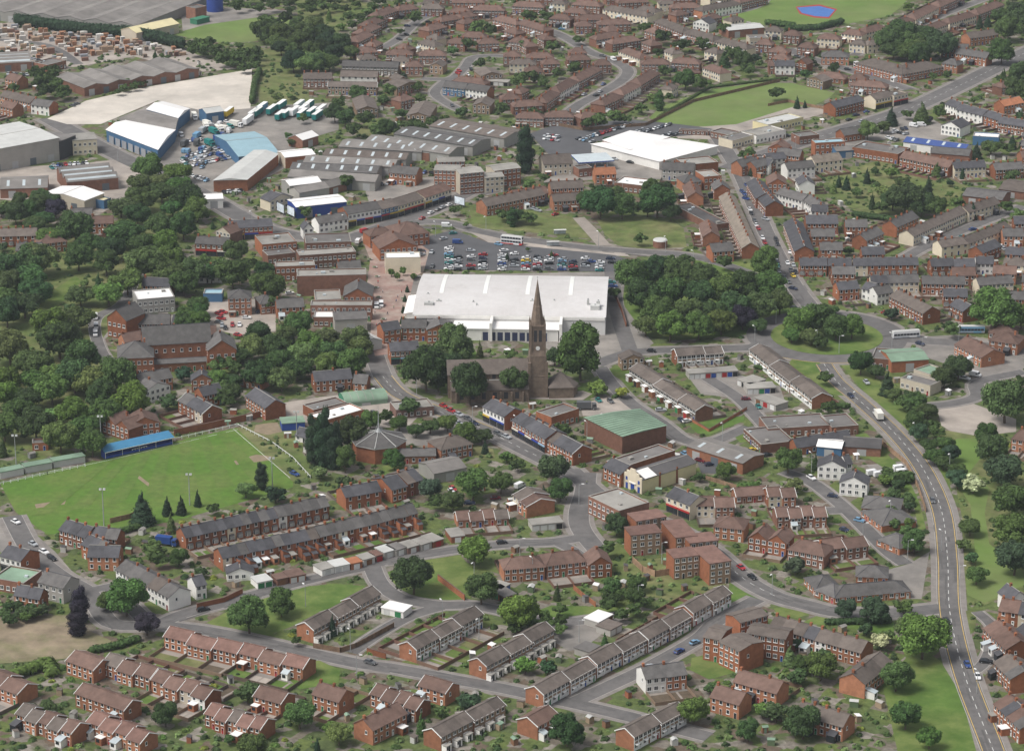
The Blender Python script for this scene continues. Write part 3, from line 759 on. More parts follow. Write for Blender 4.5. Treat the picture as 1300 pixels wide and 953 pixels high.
def hedge(txt, w=1.6, h=2.0, col='mid', look='clipped green hedge', name='hedge', z0=0):
    pts = [(P(x, y).x, P(x, y).y) for x, y in PL(txt)]; b = []
    for i in range(len(pts)-1):
        a = Vector(pts[i]); c = Vector(pts[i+1]); L = (c-a).length; k = max(2, int(L/(w*.45)))
        for j in range(k): q = a+(c-a)*(j/k); b.append((q.x, q.y))
    n = len(b); o0 = Vector((b[0][0], b[0][1], 0)); c = np.array([[p[0]-o0.x, p[1]-o0.y, 0] for p in b]); per = 34
    d = rng.normal(size=(n, per, 3)); d /= np.linalg.norm(d, axis=2, keepdims=True)
    cen = (d*rng.uniform(.8, 1.08, (n, per, 1))*np.array([w*.6, w*.6, h*.5])+c[:, None, :]+np.array([0, 0, h*.5])).reshape(-1, 3)
    cv = (IV1[None]*np.array([w*.55, w*.55, h*.47])+c[:, None, :]+np.array([0, 0, h*.5])).reshape(-1, 3); cf = (IF1[None]+(np.arange(n)*len(IV1))[:, None, None]).reshape(-1, 3)
    me = quads_mesh(name, cen, d.reshape(-1, 3)+np.array([0, 0, .3]), np.full(n*per, min(w, h)*.2), rng.uniform(.7, 1.25, n*per), [m_leaf], (cv, cf))
    for p in b: claim(p, 1)
    x, y = px(Vector((b[n//2][0], b[n//2][1], 0)))
    o = thing(name, look, 'hedge', o0, 0, 'hedges', me=me, color=TC[col][0]); return o
# ------------------------------------------------------------------ walls and fences
def fence(txt, h=1.8, m=None, look='brown wooden fence', name='fence', cat='fence', th=.12, posts=True):
    zr = h-.28 if name == 'pitch_rail' else 0; th = .06 if zr else th
    pts = [Vector((P(x, y).x, P(x, y).y, 0)) for x, y in PL(txt)]; o0 = pts[0]
    b = MB(); pb = MB()
    for a, c in zip(pts[:-1], pts[1:]):
        d = (c-a).normalized(); n = Vector((-d.y, d.x, 0))*th/2; a = a-o0; c = c-o0
        q = [a-n, c-n, c+n, a+n]; b.prism([(p.x, p.y) for p in q], zr, h, 0)
        k = int((c-a).length/3)
        if posts:
            for j in range(k+1):
                p = a+(c-a)*(j/max(k, 1)); pb.box(p.x-.12, p.y-.12, 0, p.x+.12, p.y+.12, h+.15)
    t = thing(name, look, cat, o0, 0, look+'s')
    obj('panels' if posts else 'wall_face', b.mesh('panels', [m or m_wood]), t)
    if posts: obj('posts', pb.mesh('posts', [m_wood if not m else m]), t)
    else:
        cb = MB()
        for a, c in zip(pts[:-1], pts[1:]):
            d = (c-a).normalized(); n = Vector((-d.y, d.x, 0))*(th/2+.06); a = a-o0; c = c-o0
            cb.prism([(p.x, p.y) for p in (a-n, c-n, c+n, a+n)], h+.002, h+.12)
        obj('coping', cb.mesh('coping', [M('brown')]), t)
    return t
# ------------------------------------------------------------------ vehicles
def car_body():
    b = MB(); prof = [(-2.1,.35),(-2.15,.75),(-1.95,.95),(-1.05,1.02),(.75,1.0),(1.95,.85),(2.12,.6),(2.08,.3)]
    def loft(secs, mi):
        n = len(secs[0])
        for s0, s1 in zip(secs[:-1], secs[1:]):
            for k in range(n-1): b.face([s0[k], s1[k], s1[k+1], s0[k+1]], mi)
    ys = (-.82, -.86, .86, .82)
    top = prof[1:7]
    for (x0, z0), (x1, z1) in zip(prof[:-1], prof[1:]): b.face([(x0,-.84,z0),(x1,-.84,z1),(x1,.84,z1),(x0,.84,z0)][::-1], 0)
    b.face([(p[0],-.84,p[1]) for p in prof[::-1]], 0); b.face([(p[0],.84,p[1]) for p in prof], 0); b.face([(-2.1,-.84,.35),(2.08,-.84,.3),(2.08,.84,.3),(-2.1,.84,.35)][::-1], 0)
    b.slab([(-1.35,-.6,1.44),(.15,-.6,1.46),(.15,.6,1.46),(-1.35,.6,1.44)], .06, 0)
    b.box(2.06,-.75,.5,2.14,-.4,.68,1); b.box(2.06,.4,.5,2.14,.75,.68,1); b.box(-2.17,-.78,.6,-2.1,-.45,.8,2); b.box(-2.17,.45,.6,-2.1,.78,.8,2)
    return b.mesh('body', [m_car, m_frame, M('orange')])
def car_glass():
    b = MB(); lo = [(-1.9,-.78,.97),(.85,-.78,.99),(.85,.78,.99),(-1.9,.78,.97)]; hi = [(-1.38,-.6,1.40),(.16,-.6,1.42),(.16,.6,1.42),(-1.38,.6,1.40)]
    for k in range(4): a = (k+1) % 4; b.face([lo[k], lo[a], hi[a], hi[k]], 0)
    return b.mesh('windows', [m_glass])
def van_body():
    b = MB(); prof = [(-2.5,.4),(-2.5,2.1),(-2.3,2.2),(.9,2.2),(1.35,2.05),(1.9,1.25),(2.45,1.05),(2.5,.4)]
    for (x0, z0), (x1, z1) in zip(prof[:-1], prof[1:]): b.face([(x0,-.95,z0),(x1,-.95,z1),(x1,.95,z1),(x0,.95,z0)][::-1], 1 if z0 == 2.05 else 0)
    b.face([(p[0],-.95,p[1]) for p in prof[::-1]], 0); b.face([(p[0],.95,p[1]) for p in prof], 0); b.face([(-2.5,-.95,.4),(2.5,-.95,.4),(2.5,.95,.4),(-2.5,.95,.4)][::-1], 0)
    for s in (-1, 1): b.box(.55, s*.94-.03, 1.3, 1.5, s*.94+.03, 1.85, 1)
    return b.mesh('body', [m_car, m_glass])
def wheel_mesh(r=.32):
    def f(): b = MB(); b.tube((0,-.11,0),(0,.11,0),r,r,12,0); b.face([(math.cos(k*.7854)*r*.55,-.115,math.sin(k*.7854)*r*.55) for k in range(8)],1); return b.mesh('wheel', [m_tyre, m_metal])
    return cached(('wh', r), f)
def bus_mesh(L, hgt, dd):
    b = MB(); w = 1.25; b.box(-L/2,-w,.35,L/2,w,hgt-.15,0); b.box(-L/2+.1,-w+.1,hgt-.148,L/2-.1,w-.1,hgt,1)
    g = MB(); rows = [1.3] + ([3.0] if dd else [])
    for z in rows:
        n = int(L/1.5)
        for s in (-1, 1):
            for i in range(n): x = -L/2+.3+i*(L-.6)/n; g.box(x,s*(w+.012)-.012,z,x+(L-.6)/n-.12,s*(w+.012)+.012,z+.95)
        g.box(L/2-.01,-w+.15,z,L/2+.03,w-.15,z+1.0)
    r = MB(); 
    for s in (-1, 1): r.box(-L/2,s*(w+.01)-.01,.45,L*.1,s*(w+.01)+.01,.95); 
    r.box(L/2-1.4,-w-.03,.36,L/2+.02,w+.03,1.2)
    return b.mesh('body', [m_car, M('lgrey')]), g.mesh('windows', [m_glass]), r.mesh('stripe', [m_obj])
def truck_meshes(L, hgt):
    b = MB(); b.box(-L/2,-1.25,.9,L/2-2.2,1.25,hgt); c = MB()
    x0, x1 = L/2-2.0, L/2; c.prism([(x0,-1.15),(x1,-1.15),(x1,1.15),(x0,1.15)], .5, 1.6, 0); c.prism([(x0,-1.15),(x1,-1.15),(x1,1.15),(x0,1.15)], 1.6, 2.7, 0, inset=[(x0,-1.1),(x1-.35,-1.1),(x1-.35,1.1),(x0,1.1)])
    g = MB(); g.face([(x1+.01,-1.0,1.65),(x1+.01,1.0,1.65),(x1-.27,1.0,2.45),(x1-.27,-1.0,2.45)])
    for s in (-1,1): g.box(x0+.5,s*1.14-.02,1.6,x1-.4,s*1.14+.02,2.3)
    return b.mesh('cargo_box', [m_obj]), c.mesh('cab', [m_car]), g.mesh('windscreen', [m_glass])
CARC = {'r':((.36,.02,.025),'red'),'w':((.75,.75,.75),'white'),'k':((.015,.017,.02),'black'),'b':((.02,.06,.22),'blue'),'s':((.38,.40,.42),'silver'),'t':((.02,.18,.17),'teal'),
        'l':((.16,.32,.48),'light blue'),'g':((.10,.105,.11),'grey'),'m':((.14,.01,.02),'maroon'),'y':((.65,.45,.03),'yellow'),'n':((.02,.03,.07),'navy')}
BODY = None
CQ = []
def car(x, y, dx, dy, col='s', kind='car', doing='parked', where=None, z=0.1):
    if kind == 'car': CQ.append((x, y, dx, dy, col, doing)); claim(P(x, y), 2); return
    return make_car(x, y, dx, dy, col, kind, doing, where, z)
def cars_all(limit=290):
    CQ.sort(key=lambda q: -q[1])
    for q in CQ[:limit]: make_car(*q[:5], doing=q[5])
    if len(CQ) <= limit: return
    ks = sorted(CARC); b = MB(); me = [(BODY[0], None), (BODY[1], len(ks))]
    for x, y, dx, dy, col, _ in CQ[limit:]:
        p = P(x, y, .6); q = P(x+dx, y+dy, .6); M0 = Matrix.Translation((p.x, p.y, .1)) @ Matrix.Rotation(math.atan2((q-p).y, (q-p).x), 4, 'Z')
        for m, mi in me:
            o = len(b.v); b.v += [tuple(M0 @ v.co) for v in m.vertices]
            for f in m.polygons: b.f.append(tuple(i+o for i in f.vertices)); b.m.append(ks.index(col) if mi is None and f.material_index == 0 else len(ks))
        for sx in (-1.3, 1.3):
            for sy in (-.75, .75): a = M0 @ Vector((sx, sy-.1, .32)); c = M0 @ Vector((sx, sy+.1, .32)); b.tube(a, c, .32, .32, 8, len(ks)+1)
    o = obj('distant_cars', b.mesh('distant_cars', [mat('car_'+k, CARC[k][0], .03, .5, .35, 0, spec=.5) for k in ks]+[m_glass, m_tyre])); o['kind'] = 'stuff'; o['label'] = 'small distant parked cars in the upper car parks and streets'
def make_car(x, y, dx, dy, col='s', kind='car', doing='parked', where=None, z=0.1):
    global BODY
    if BODY is None: BODY = (car_body(), car_glass(), van_body())
    p = P(x, y, .6); q = P(x+dx, y+dy, .6); rz = math.atan2((q-p).y, (q-p).x); c, cn = CARC[col]; loc = Vector((p.x, p.y, z))
    grp = {'car':'cars','van':'vans','bus':'buses','coach':'coaches','truck':'lorries','trailer':'lorry trailers'}[kind]
    if kind == 'car':
        t = thing('car', f'{cn} car {doing}', 'car', loc, rz, grp, where=where); k = 1+.08*math.sin(x*3+y)
        obj('body', BODY[0], t, color=c, scale=(k, 1, 1)); obj('windows', BODY[1], t, scale=(k, 1, 1.02)); ax, r = 1.3*k, .32
    elif kind == 'van':
        t = thing('van', f'{cn} van {doing}', 'van', loc, rz, grp, where=where); obj('body', BODY[2], t, color=c); ax, r = 1.6, .36
    elif kind in ('bus', 'coach'):
        L, h, dd = (10.5, 4.3, 1) if kind == 'bus' else (12, 3.3, 0); a, g, s = cached(kind, lambda: bus_mesh(L, h, dd))
        t = thing(kind, f'{cn} {"double decker bus" if dd else "coach"} {doing}', kind, loc, rz, grp, where=where)
        obj('body', a, t, color=c); obj('windows', g, t); obj('stripe', s, t, color=(.5,.03,.03) if kind == 'bus' else (.35,.37,.4)); ax, r = L*.33, .5
    elif kind == 'trailer':
        t = thing('lorry_trailer', f'{cn} lorry trailer {doing}', 'trailer', loc, rz, grp, where=where)
        def f(): b = MB(); b.box(-6,-1.25,1.0,6,1.25,3.9,0); b.box(-5.8,-.5,.7,5.8,.5,.998,1); return b.mesh('cargo_box', [m_obj, M('dark')])
        def f2(): b = MB(); b.box(-6.02,-1.27,3.91,6.02,1.27,4.0); return b.mesh('trailer_roof', [m_frame])
        obj('cargo_box', cached('trb', f), t, color=c); obj('trailer_roof', cached('trr', f2), t); ax, r = 4.2, .5
    else:
        a, c2, g = cached('truck', lambda: truck_meshes(8, 3.4)); t = thing('lorry', f'{cn} box lorry {doing}', 'lorry', loc, rz, grp, where=where)
        obj('cargo_box', a, t, color=(.72,.70,.64) if col == 'w' else c); obj('cab', c2, t, color=c); obj('windscreen', g, t); ax, r = 2.7, .48
    wy = .8 if kind == 'car' else .92 if kind == 'van' else 1.1
    if y > 240 or kind != 'car':
        for sx in (-1, 1):
            for sy in (-1, 1): obj('wheel', wheel_mesh(r), t, (sx*ax, sy*wy, r))
    claim(loc, 2); return t
def carrow(x0, y0, x1, y1, n, dx, dy, cols, doing='parked', jit=.5):
    rs = random.Random(int(x0*3+y0))
    for i in range(n):
        t = i/max(1, n-1); c = cols[i % len(cols)]
        if c == '.': continue
        car(x0+(x1-x0)*t+rs.uniform(-jit, jit)*.6, y0+(y1-y0)*t, dx*(1 if rs.random() < .5 else -1), dy*1.0 if dx == 0 else dy, c, doing=doing)
def lamp(x, y, h=8, where=None, arm=True, col=None):
    def f():
        b = MB(); b.tube((0,0,0),(0,0,1.2),.11,.11,8); b.tube((0,0,1.2),(0,0,1),.07,.05,8)
        return b.mesh('pole', [m_metal])
    p = P(x, y); t = thing('street_lamp', 'tall grey street lamp', 'street lamp', p, 0, 'street lamps', where=where)
    def g():
        b = MB(); b.tube((0,0,0),(0,0,h),.13,.08,8)
        if arm: b.tube((0,0,h-.1),(1.3,0,h+.1),.05,.05,6)
        return b.mesh('pole', [m_metal])
    def hh(): b = MB(); b.box(.9,-.2,h+.02,1.9,.2,h+.25); return b.mesh('lamp_head', [m_frame])
    obj('pole', cached(('lp', h, arm), g), t, rz=(x % 3)*2.1); obj('lamp_head', cached(('lh', h), hh), t, rz=(x % 3)*2.1)
# ------------------------------------------------------------------ landmark buildings
def Q(name, look, cat, pts, e, wall, roof, rise=0, style='flat', bands=None, parapet=0, where='', ribs=0, part=None):
    """building on a four cornered plan; pts = eaves corners in the photograph, going round"""
    w = [P(x, y, e) for x, y in PL(pts)]; o0 = part.location.copy() if part else Vector((w[0].x, w[0].y, 0)); p = [Vector((q.x-o0.x, q.y-o0.y, 0)) for q in w]
    ar = sum(p[i].x*p[(i+1) % len(p)].y-p[(i+1) % len(p)].x*p[i].y for i in range(len(p)))
    if ar < 0: p = p[::-1]
    mark([q+o0 for q in p], 4)
    t = part or thing(name, look, cat, o0, 0, where=where); b = MB(); b.prism([(q.x, q.y) for q in p], 0, e+parapet, 0)
    if parapet: b.f.pop(); b.m.pop()
    obj('walls', b.mesh('walls', [M(wall)]), t); r = MB()
    if style == 'flat':
        if parapet:
            r.face([(q.x, q.y, e-.1) for q in p]); r2 = MB(); c = sum(p, Vector())/len(p)
            for i in range(len(p)):
                a, d = p[i], p[(i+1) % len(p)]; a2 = c+(a-c)*.985; d2 = c+(d-c)*.985; a = c+(a-c)*1.004; d = c+(d-c)*1.004
                r2.prism([(a.x,a.y),(d.x,d.y),(d2.x,d2.y),(a2.x,a2.y)], e-.1, e+parapet+.05)
            obj('parapet', r2.mesh('parapet', [M(wall)]), t)
        else: c = sum(p, Vector())/len(p); r.prism([(c.x+(q.x-c.x)*1.02, c.y+(q.y-c.y)*1.02) for q in p], e+.003, e+.35)
    else:
        c = sum(p, Vector())/4; p = [c+(q-c)*1.03 for q in p]; s = 0 if (p[1]-p[0]).length > (p[2]-p[1]).length else 1
        a, bb, cc, d = [p[(i+s) % 4] for i in range(4)]; m1 = (bb+cc)/2; m2 = (d+a)/2
        if style == 'hip': k = .5*(bb-cc).length/(m1-m2).length; m1, m2 = m1+(m2-m1)*k, m2+(m1-m2)*k
        z = lambda q, h: (q.x, q.y, h)
        r.face([z(a,e+.05), z(bb,e+.05), z(m1,e+rise), z(m2,e+rise)]); r.face([z(cc,e+.05), z(d,e+.05), z(m2,e+rise), z(m1,e+rise)])
        r.face([z(bb,e+.05), z(cc,e+.05), z(m1,e+rise)]); r.face([z(d,e+.05), z(a,e+.05), z(m2,e+rise)]); r.face([z(a,e+.05), z(d,e+.05), z(cc,e+.05), z(bb,e+.05)])
        if ribs:
            for i in range(1, ribs):
                k = i/ribs
                for e0, e1 in ((a.lerp(bb, k), m2.lerp(m1, k)), (d.lerp(cc, k), m2.lerp(m1, k))): r.tube(z(e0,e+.07), z(e1,e+rise+.02), .18, .18, 4, 1)
    obj('roof', r.mesh('roof', [M(roof), mat('roof_rib', (.13,.19,.14), .1) if ribs else M(roof)]), t)
    return t, p, o0
def supermarket():
    e = 7.5; a = P(524.5, 400.5, e); b = P(768.5, 404.5, e); u = (b-a).normalized(); L = (b-a).length; rz = math.atan2(u.y, u.x)
    d = (P(770, 352, e)-b).length*.98
    t = thing('supermarket', 'large white supermarket with a curved metal roof and four pale rooflights', 'supermarket', Vector((a.x, a.y, 0)), rz, where='')
    v = Vector((-u.y, u.x, 0)); A = Vector((a.x, a.y, 0)); mark([A-v*22, A+u*L-v*22, A+u*(L+1)+v*(d+1), A+v*(d+1)], 4)
    n = 24; pr = [(d*i/n, e+3.6*math.sin(math.pi*min(1, (i/n)*.92+.04))**.8) for i in range(n+1)]
    w = MB(); w.face([(0,0,0),(L,0,0),(L,0,pr[0][1]),(0,0,pr[0][1])]); w.face([(L,d,0),(0,d,0),(0,d,pr[-1][1]),(L,d,pr[-1][1])])
    for x, s in ((L, 1), (0, -1)):
        f = [(x,0,0),(x,d,0)]+[(x,y,z-.02) for y, z in pr[::-1]]; w.face(f if s > 0 else f[::-1], 0)
    obj('walls', w.mesh('walls', [mat('paint_offwhite', (.66,.65,.63), .06, .2, .6, 0)]), t)
    rm = mat('supermarket_roof', (.60,.58,.57), .05, .5, .55, 0, col2=(.53,.505,.49), mixs=.035); seam = mat('roof_seam', (.57,.55,.545), .05); lgt = mat('rooflight', (.80,.80,.76), .05, .2, .3, 0)
    r = MB()
    for i in range(n): r.face([(-.3,pr[i][0],pr[i][1]),(L+.3,pr[i][0],pr[i][1]),(L+.3,pr[i+1][0],pr[i+1][1]),(-.3,pr[i+1][0],pr[i+1][1])])
    for k in range(1, int(L/1.8)):
        x = k*1.8
        for i in range(n): r.face([(x-.05,pr[i][0],pr[i][1]+.03),(x+.05,pr[i][0],pr[i][1]+.03),(x+.05,pr[i+1][0],pr[i+1][1]+.03),(x-.05,pr[i+1][0],pr[i+1][1]+.03)], 1)
    for yy in (2, d*.5): r.box(-.3, yy, pr[0][1] if yy < 3 else pr[12][1]-.02, L+.3, yy+.18, (pr[0][1]+.35) if yy < 3 else pr[12][1]+.05, 1)
    obj('roof', r.mesh('roof', [rm, seam]), t)
    for fx in (.128, .358, .583, .81):
        s = MB(); x = L*fx
        for i in range(9, 23): s.face([(x-.9,pr[i][0],pr[i][1]+.1),(x+.9,pr[i][0],pr[i][1]+.1),(x+.9,pr[i+1][0],pr[i+1][1]+.1),(x-.9,pr[i+1][0],pr[i+1][1]+.1)])
        s.box(x-.95,pr[9][0]-.1,pr[9][1],x+.95,pr[9][0],pr[9][1]+.12)
        obj('rooflight', s.mesh('rooflight', [lgt]), t)
    for x, y, sx, sy, h in ((L*.92,6,4,3,2.2),(L*.95,9,1.6,1.6,3),(L*.90,11,1,1,2.6),(L*.05,8,4,2.6,1.4),(L*.11,12,2,1.2,.9),(L*.6,14,2,1.2,.8),(L*.05,20,1.4,1,.6),(L*.3,12,.8,.8,.6),(L*.32,9,.8,.8,.6),(L*.72,15,1.2,.8,.5)):
        m = MB(); z = e+3.2*math.sin(math.pi*min(1,(y/d)*.92+.04))**.8; m.box(x,y,z-.4,x+sx,y+sy,z+h); m.tube((x+sx/2,y+sy/2,z+h),(x+sx/2,y+sy/2,z+h+.5),.3,.3,8,1); obj('roof_plant', m.mesh('roof_plant', [M('lgrey'), m_metal]), t)
    c = MB(); c.box(L*.005,-.35,e-.9,L*.998,.1,e+.45); obj('fascia', c.mesh('fascia', [M('white')]), t)
    # loading bays and entrance side towards the church
    q = MB(); q.box(L*.22,-10,0,L*.76,-.02,5.2); obj('service_wing', q.mesh('service_wing', [M('white')]), t)
    q = MB(); q.box(L*.215,-10.4,5.202,L*.77,-.05,5.6); obj('wing_roof', q.mesh('wing_roof', [M('wroof')]), t)
    for i in range(9):
        q = MB(); x = L*(.37+i*.038); q.box(x,-10.06,.1,x+2.6,-9.98,3.9); obj('window', q.mesh('window', [mat('blue_glass', (.03,.04,.09), .2, .5, .2, 0, spec=.5)]), t)
    for i in range(10): q = MB(); x = L*(.362+i*.038); q.box(x-.12,-10.2,0,x+.12,-10.01,5.2); obj('column', q.mesh('column', [M('white')]), t)
    for fx in (.405, .765): q = MB(); q.box(L*fx,-11,0,L*fx+1.2,-.4,8.2); obj('fin_wall', q.mesh('fin_wall', [M('white')]), t)
    q = MB(); q.box(-4,12,0,-.02,d*.62,5.2); obj('entrance_block', q.mesh('entrance_block', [M('white')]), t)
    q = MB(); q.slab([(-5.2,11.5,4.6),(-.01,11.5,5.6),(-.01,d*.63,5.6),(-5.2,d*.63,4.6)],.3); obj('entrance_canopy', q.mesh('entrance_canopy', [M('wroof')]), t)
def church():
    # tower centre under the spire
    sx, sy = 682, 501; base = P(sx, sy); rz = math.radians(4)
    t = thing('church', 'brown stone church with a tall slender spire', 'church', base, rz, where='')
    st = mat('church_stone', C['stone'], .32, .5, .92, 0); dk = M('dark'); h = 30.5
    b = MB(); s = 3.7; s = 3.5; u_ = 2.85; b.box(-s,-s,0,s,s,h*.3,0); b.box(-s+.15,-s+.15,h*.3,s-.15,s-.15,h*.58,0); b.box(-u_,-u_,h*.58+.5,u_,u_,h,0); b.prism([(-s+.1,-s+.1),(s-.1,-s+.1),(s-.1,s-.1),(-s+.1,s-.1)],h*.58,h*.58+2.4,0,inset=[(-u_,-u_),(u_,-u_),(u_,u_),(-u_,u_)])
    for i, j in ((-1,-1),(1,-1),(1,1),(-1,1)):
        b.prism([(i*s+a*1.0+(0 if i*a > 0 else 0), j*s+c*1.0) for a, c in ((-.55,-.55),(.55,-.55),(.55,.55),(-.55,.55))], 0, h*.5, 0); 
        b.prism([(i*u_+a, j*u_+c) for a, c in ((-.35,-.35),(.35,-.35),(.35,.35),(-.35,.35))], h*.6, h+.4, 0)
        b.prism([(i*u_+a, j*u_+c) for a, c in ((-.42,-.42),(.42,-.42),(.42,.42),(-.42,.42))], h+.4, h+2.8, 0, inset=[(i*u_+a, j*u_+c) for a, c in ((-.03,-.03),(.03,-.03),(.03,.03),(-.03,.03))])
    b.box(-s-.1,-s-.1,h*.3-.15,s+.1,s+.1,h*.3+.15); b.box(-u_-.15,-u_-.15,h-.35,u_+.15,u_+.15,h+.1)
    obj('tower', b.mesh('tower', [st]), t)
    sp = MB(); R = 2.95; N = 8
    lv = [(0,1.0),(.40,.60),(.403,.64),(.415,.585),(1,.015)]
    for (f0, r0), (f1, r1) in zip(lv[:-1], lv[1:]):
        z0, z1 = h+.1+19*f0, h+.1+19*f1
        for k in range(N):
            a, c = (k+.5)*math.pi/4, (k+1.5)*math.pi/4
            sp.face([(math.cos(a)*R*r0,math.sin(a)*R*r0,z0),(math.cos(c)*R*r0,math.sin(c)*R*r0,z0),(math.cos(c)*R*r1,math.sin(c)*R*r1,z1),(math.cos(a)*R*r1,math.sin(a)*R*r1,z1)])
    obj('spire', sp.mesh('spire', [st]), t)
    for k in range(4):
        q = MB(); a = k*math.pi/2; q.box(1.0,-.4,h+1.2,2.15,.4,h+3.6); q.prism([(1.0,-.5),(2.2,-.5),(2.2,.5),(1.0,.5)], h+3.61, h+5.6, inset=[(1.1,-.02),(1.3,-.02),(1.3,.02),(1.1,.02)]); q.box(2.151,-.2,h+1.5,2.19,.2,h+3.3,1)
        obj('spire_light', q.mesh('spire_light', [st, dk]), t, rz=a)
    for k in range(4):
        q = MB(); q.box(-1.6,-u_-.03,h*.78,-.35,-u_+.2,h*.94); q.box(.35,-u_-.03,h*.78,1.6,-u_+.2,h*.94); obj('belfry_opening', q.mesh('belfry_opening', [dk]), t, rz=k*math.pi/2)
    q = MB(); q.tube((0,-u_+.1,h*.69),(0,-u_-.12,h*.69),.85,.85,20); o = obj('clock_face', q.mesh('clock_face', [m_frame]), t)
    q = MB(); q.tube((0,0,h+19),(0,0,h+20.3),.06,.04,6); q.box(-.4,-.04,h+19.8,.3,.04,h+19.9); obj('weather_vane', q.mesh('weather_vane', [m_metal]), t)
    # nave running left
    ro = M('brown2'); nl, nw = 33, 9
    n = MB(); x1, x0 = -s-.02, -s-nl; y0, y1 = 2.5-nw/2, 2.5+nw/2; e, r = 10.5, 4.5
    n.box(x0,y0,0,x1,y1,e); n.face([(x0,y1,e),(x0,y0,e),(x0,2.5,e+r)]); n.face([(x1,y0,e),(x1,y1,e),(x1,2.5,e+r)])
    n.box(x0+1,y0-5.5,0,x1-.4,y0-.01,5.2); n.box(x0+1,y1+.01,0,x1-.4,y1+5,5.2)
    for i in range(7): xx = x0+3+i*(nl-6)/6; n.box(xx-.35,y0-6.4,0,xx+.35,y0-5.51,4.4)
    obj('nave_walls', n.mesh('nave_walls', [st]), t)
    q = MB(); z = e+.15; sl = r/(nw/2)
    q.slab([(x0-.4,y0-.4,z-.4*sl),(x1,y0-.4,z-.4*sl),(x1,2.5,z+r),(x0-.4,2.5,z+r)],.2); q.slab([(x0-.4,2.5,z+r),(x1,2.5,z+r),(x1,y1+.4,z-.4*sl),(x0-.4,y1+.4,z-.4*sl)],.2)
    obj('nave_roof', q.mesh('nave_roof', [ro]), t)
    q = MB(); q.slab([(x0+.8,y0-5.9,5.3),(x1-.3,y0-5.9,5.3),(x1-.3,y0-.02,7.6),(x0+.8,y0-.02,7.6)],.18); q.slab([(x0+.8,y1+.02,7.6),(x1-.3,y1+.02,7.6),(x1-.3,y1+5.4,5.3),(x0+.8,y1+5.4,5.3)],.18); q.box(x0+.8,y0-.3,7.62,x1-.3,y0-.03,7.8,1)
    obj('aisle_roof', q.mesh('aisle_roof', [ro, m_frame]), t)
    for i in range(6):
        xx = x0+5.2+i*(nl-6)/6
        q = MB(); q.box(xx-.8,y0-5.56,1.4,xx+.8,y0-5.5,4.2); obj('window', q.mesh('window', [dk]), t)
        q = MB(); q.box(xx-.7,y0-.06,8.1,xx+.7,y0-.005,9.9); obj('window', q.mesh('window', [dk]), t)
    # vestry with a pyramid roof on the right
    q = MB(); q.prism([(s+1,-5),(s+11,-5),(s+13,0),(s+11,5),(s+1,5)], 0, 4.6); obj('vestry_walls', q.mesh('vestry_walls', [mat('church_stone', C['stone'])]), t)
    q = MB(); ap = (s+6,0,10); pp = [(s+.6,-5.4),(s+11.3,-5.4),(s+13.5,0),(s+11.3,5.4),(s+.6,5.4)]
    for i in range(5): q.face([(*pp[i],4.62),(*pp[(i+1)%5],4.62),ap])
    q.face([(*p_,4.62) for p_ in pp[::-1]])
    obj('vestry_roof', q.mesh('vestry_roof', [ro]), t)
    M0 = Matrix.Translation(base) @ Matrix.Rotation(rz, 4, 'Z'); mark([M0 @ Vector(c) for c in ((-38,-9,0),(18,-9,0),(18,12,0),(-38,12,0))], 4)
def octagon():
    c = P(481, 577); R = 10.6; t = thing('modern_church', 'octagonal brick church with a thin central spike', 'church', c, .3, where='')
    pts = [(math.cos((k+.5)*math.pi/4)*R, math.sin((k+.5)*math.pi/4)*R) for k in range(8)]; b = MB(); b.prism(pts, 0, 6.2); obj('walls', b.mesh('walls', [M('brick')]), t)
    r = MB(); a = [(x*1.05, y*1.05) for x, y in pts]; i2 = [(x*.12, y*.12) for x, y in pts]; r.prism(a, 6.21, 6.5, 1); 
    r.prism([(x*1.0,y*1.0) for x,y in a], 6.51, 9.6, 0, inset=i2)
    for x, y in a: r.tube((x,y,6.6),(x*.12,y*.12,9.75),.16,.12,5,1)
    obj('roof', r.mesh('roof', [M('slate2'), M('lgrey')]), t)
    s = MB(); s.prism([(x*.13, y*.13) for x, y in pts], 9.6, 11, 0, inset=[(x*.04,y*.04) for x,y in pts]); s.tube((0,0,11),(0,0,20),.25,.05,6)
    for k in range(4): an = k*math.pi/2; s.tube((math.cos(an)*1.6,math.sin(an)*1.6,9.4),(0,0,13.5),.09,.07,5)
    obj('spike', s.mesh('spike', [m_metal]), t)
    mark([c+Vector((math.cos(k*.785)*12, math.sin(k*.785)*12, 0)) for k in range(8)], 4)
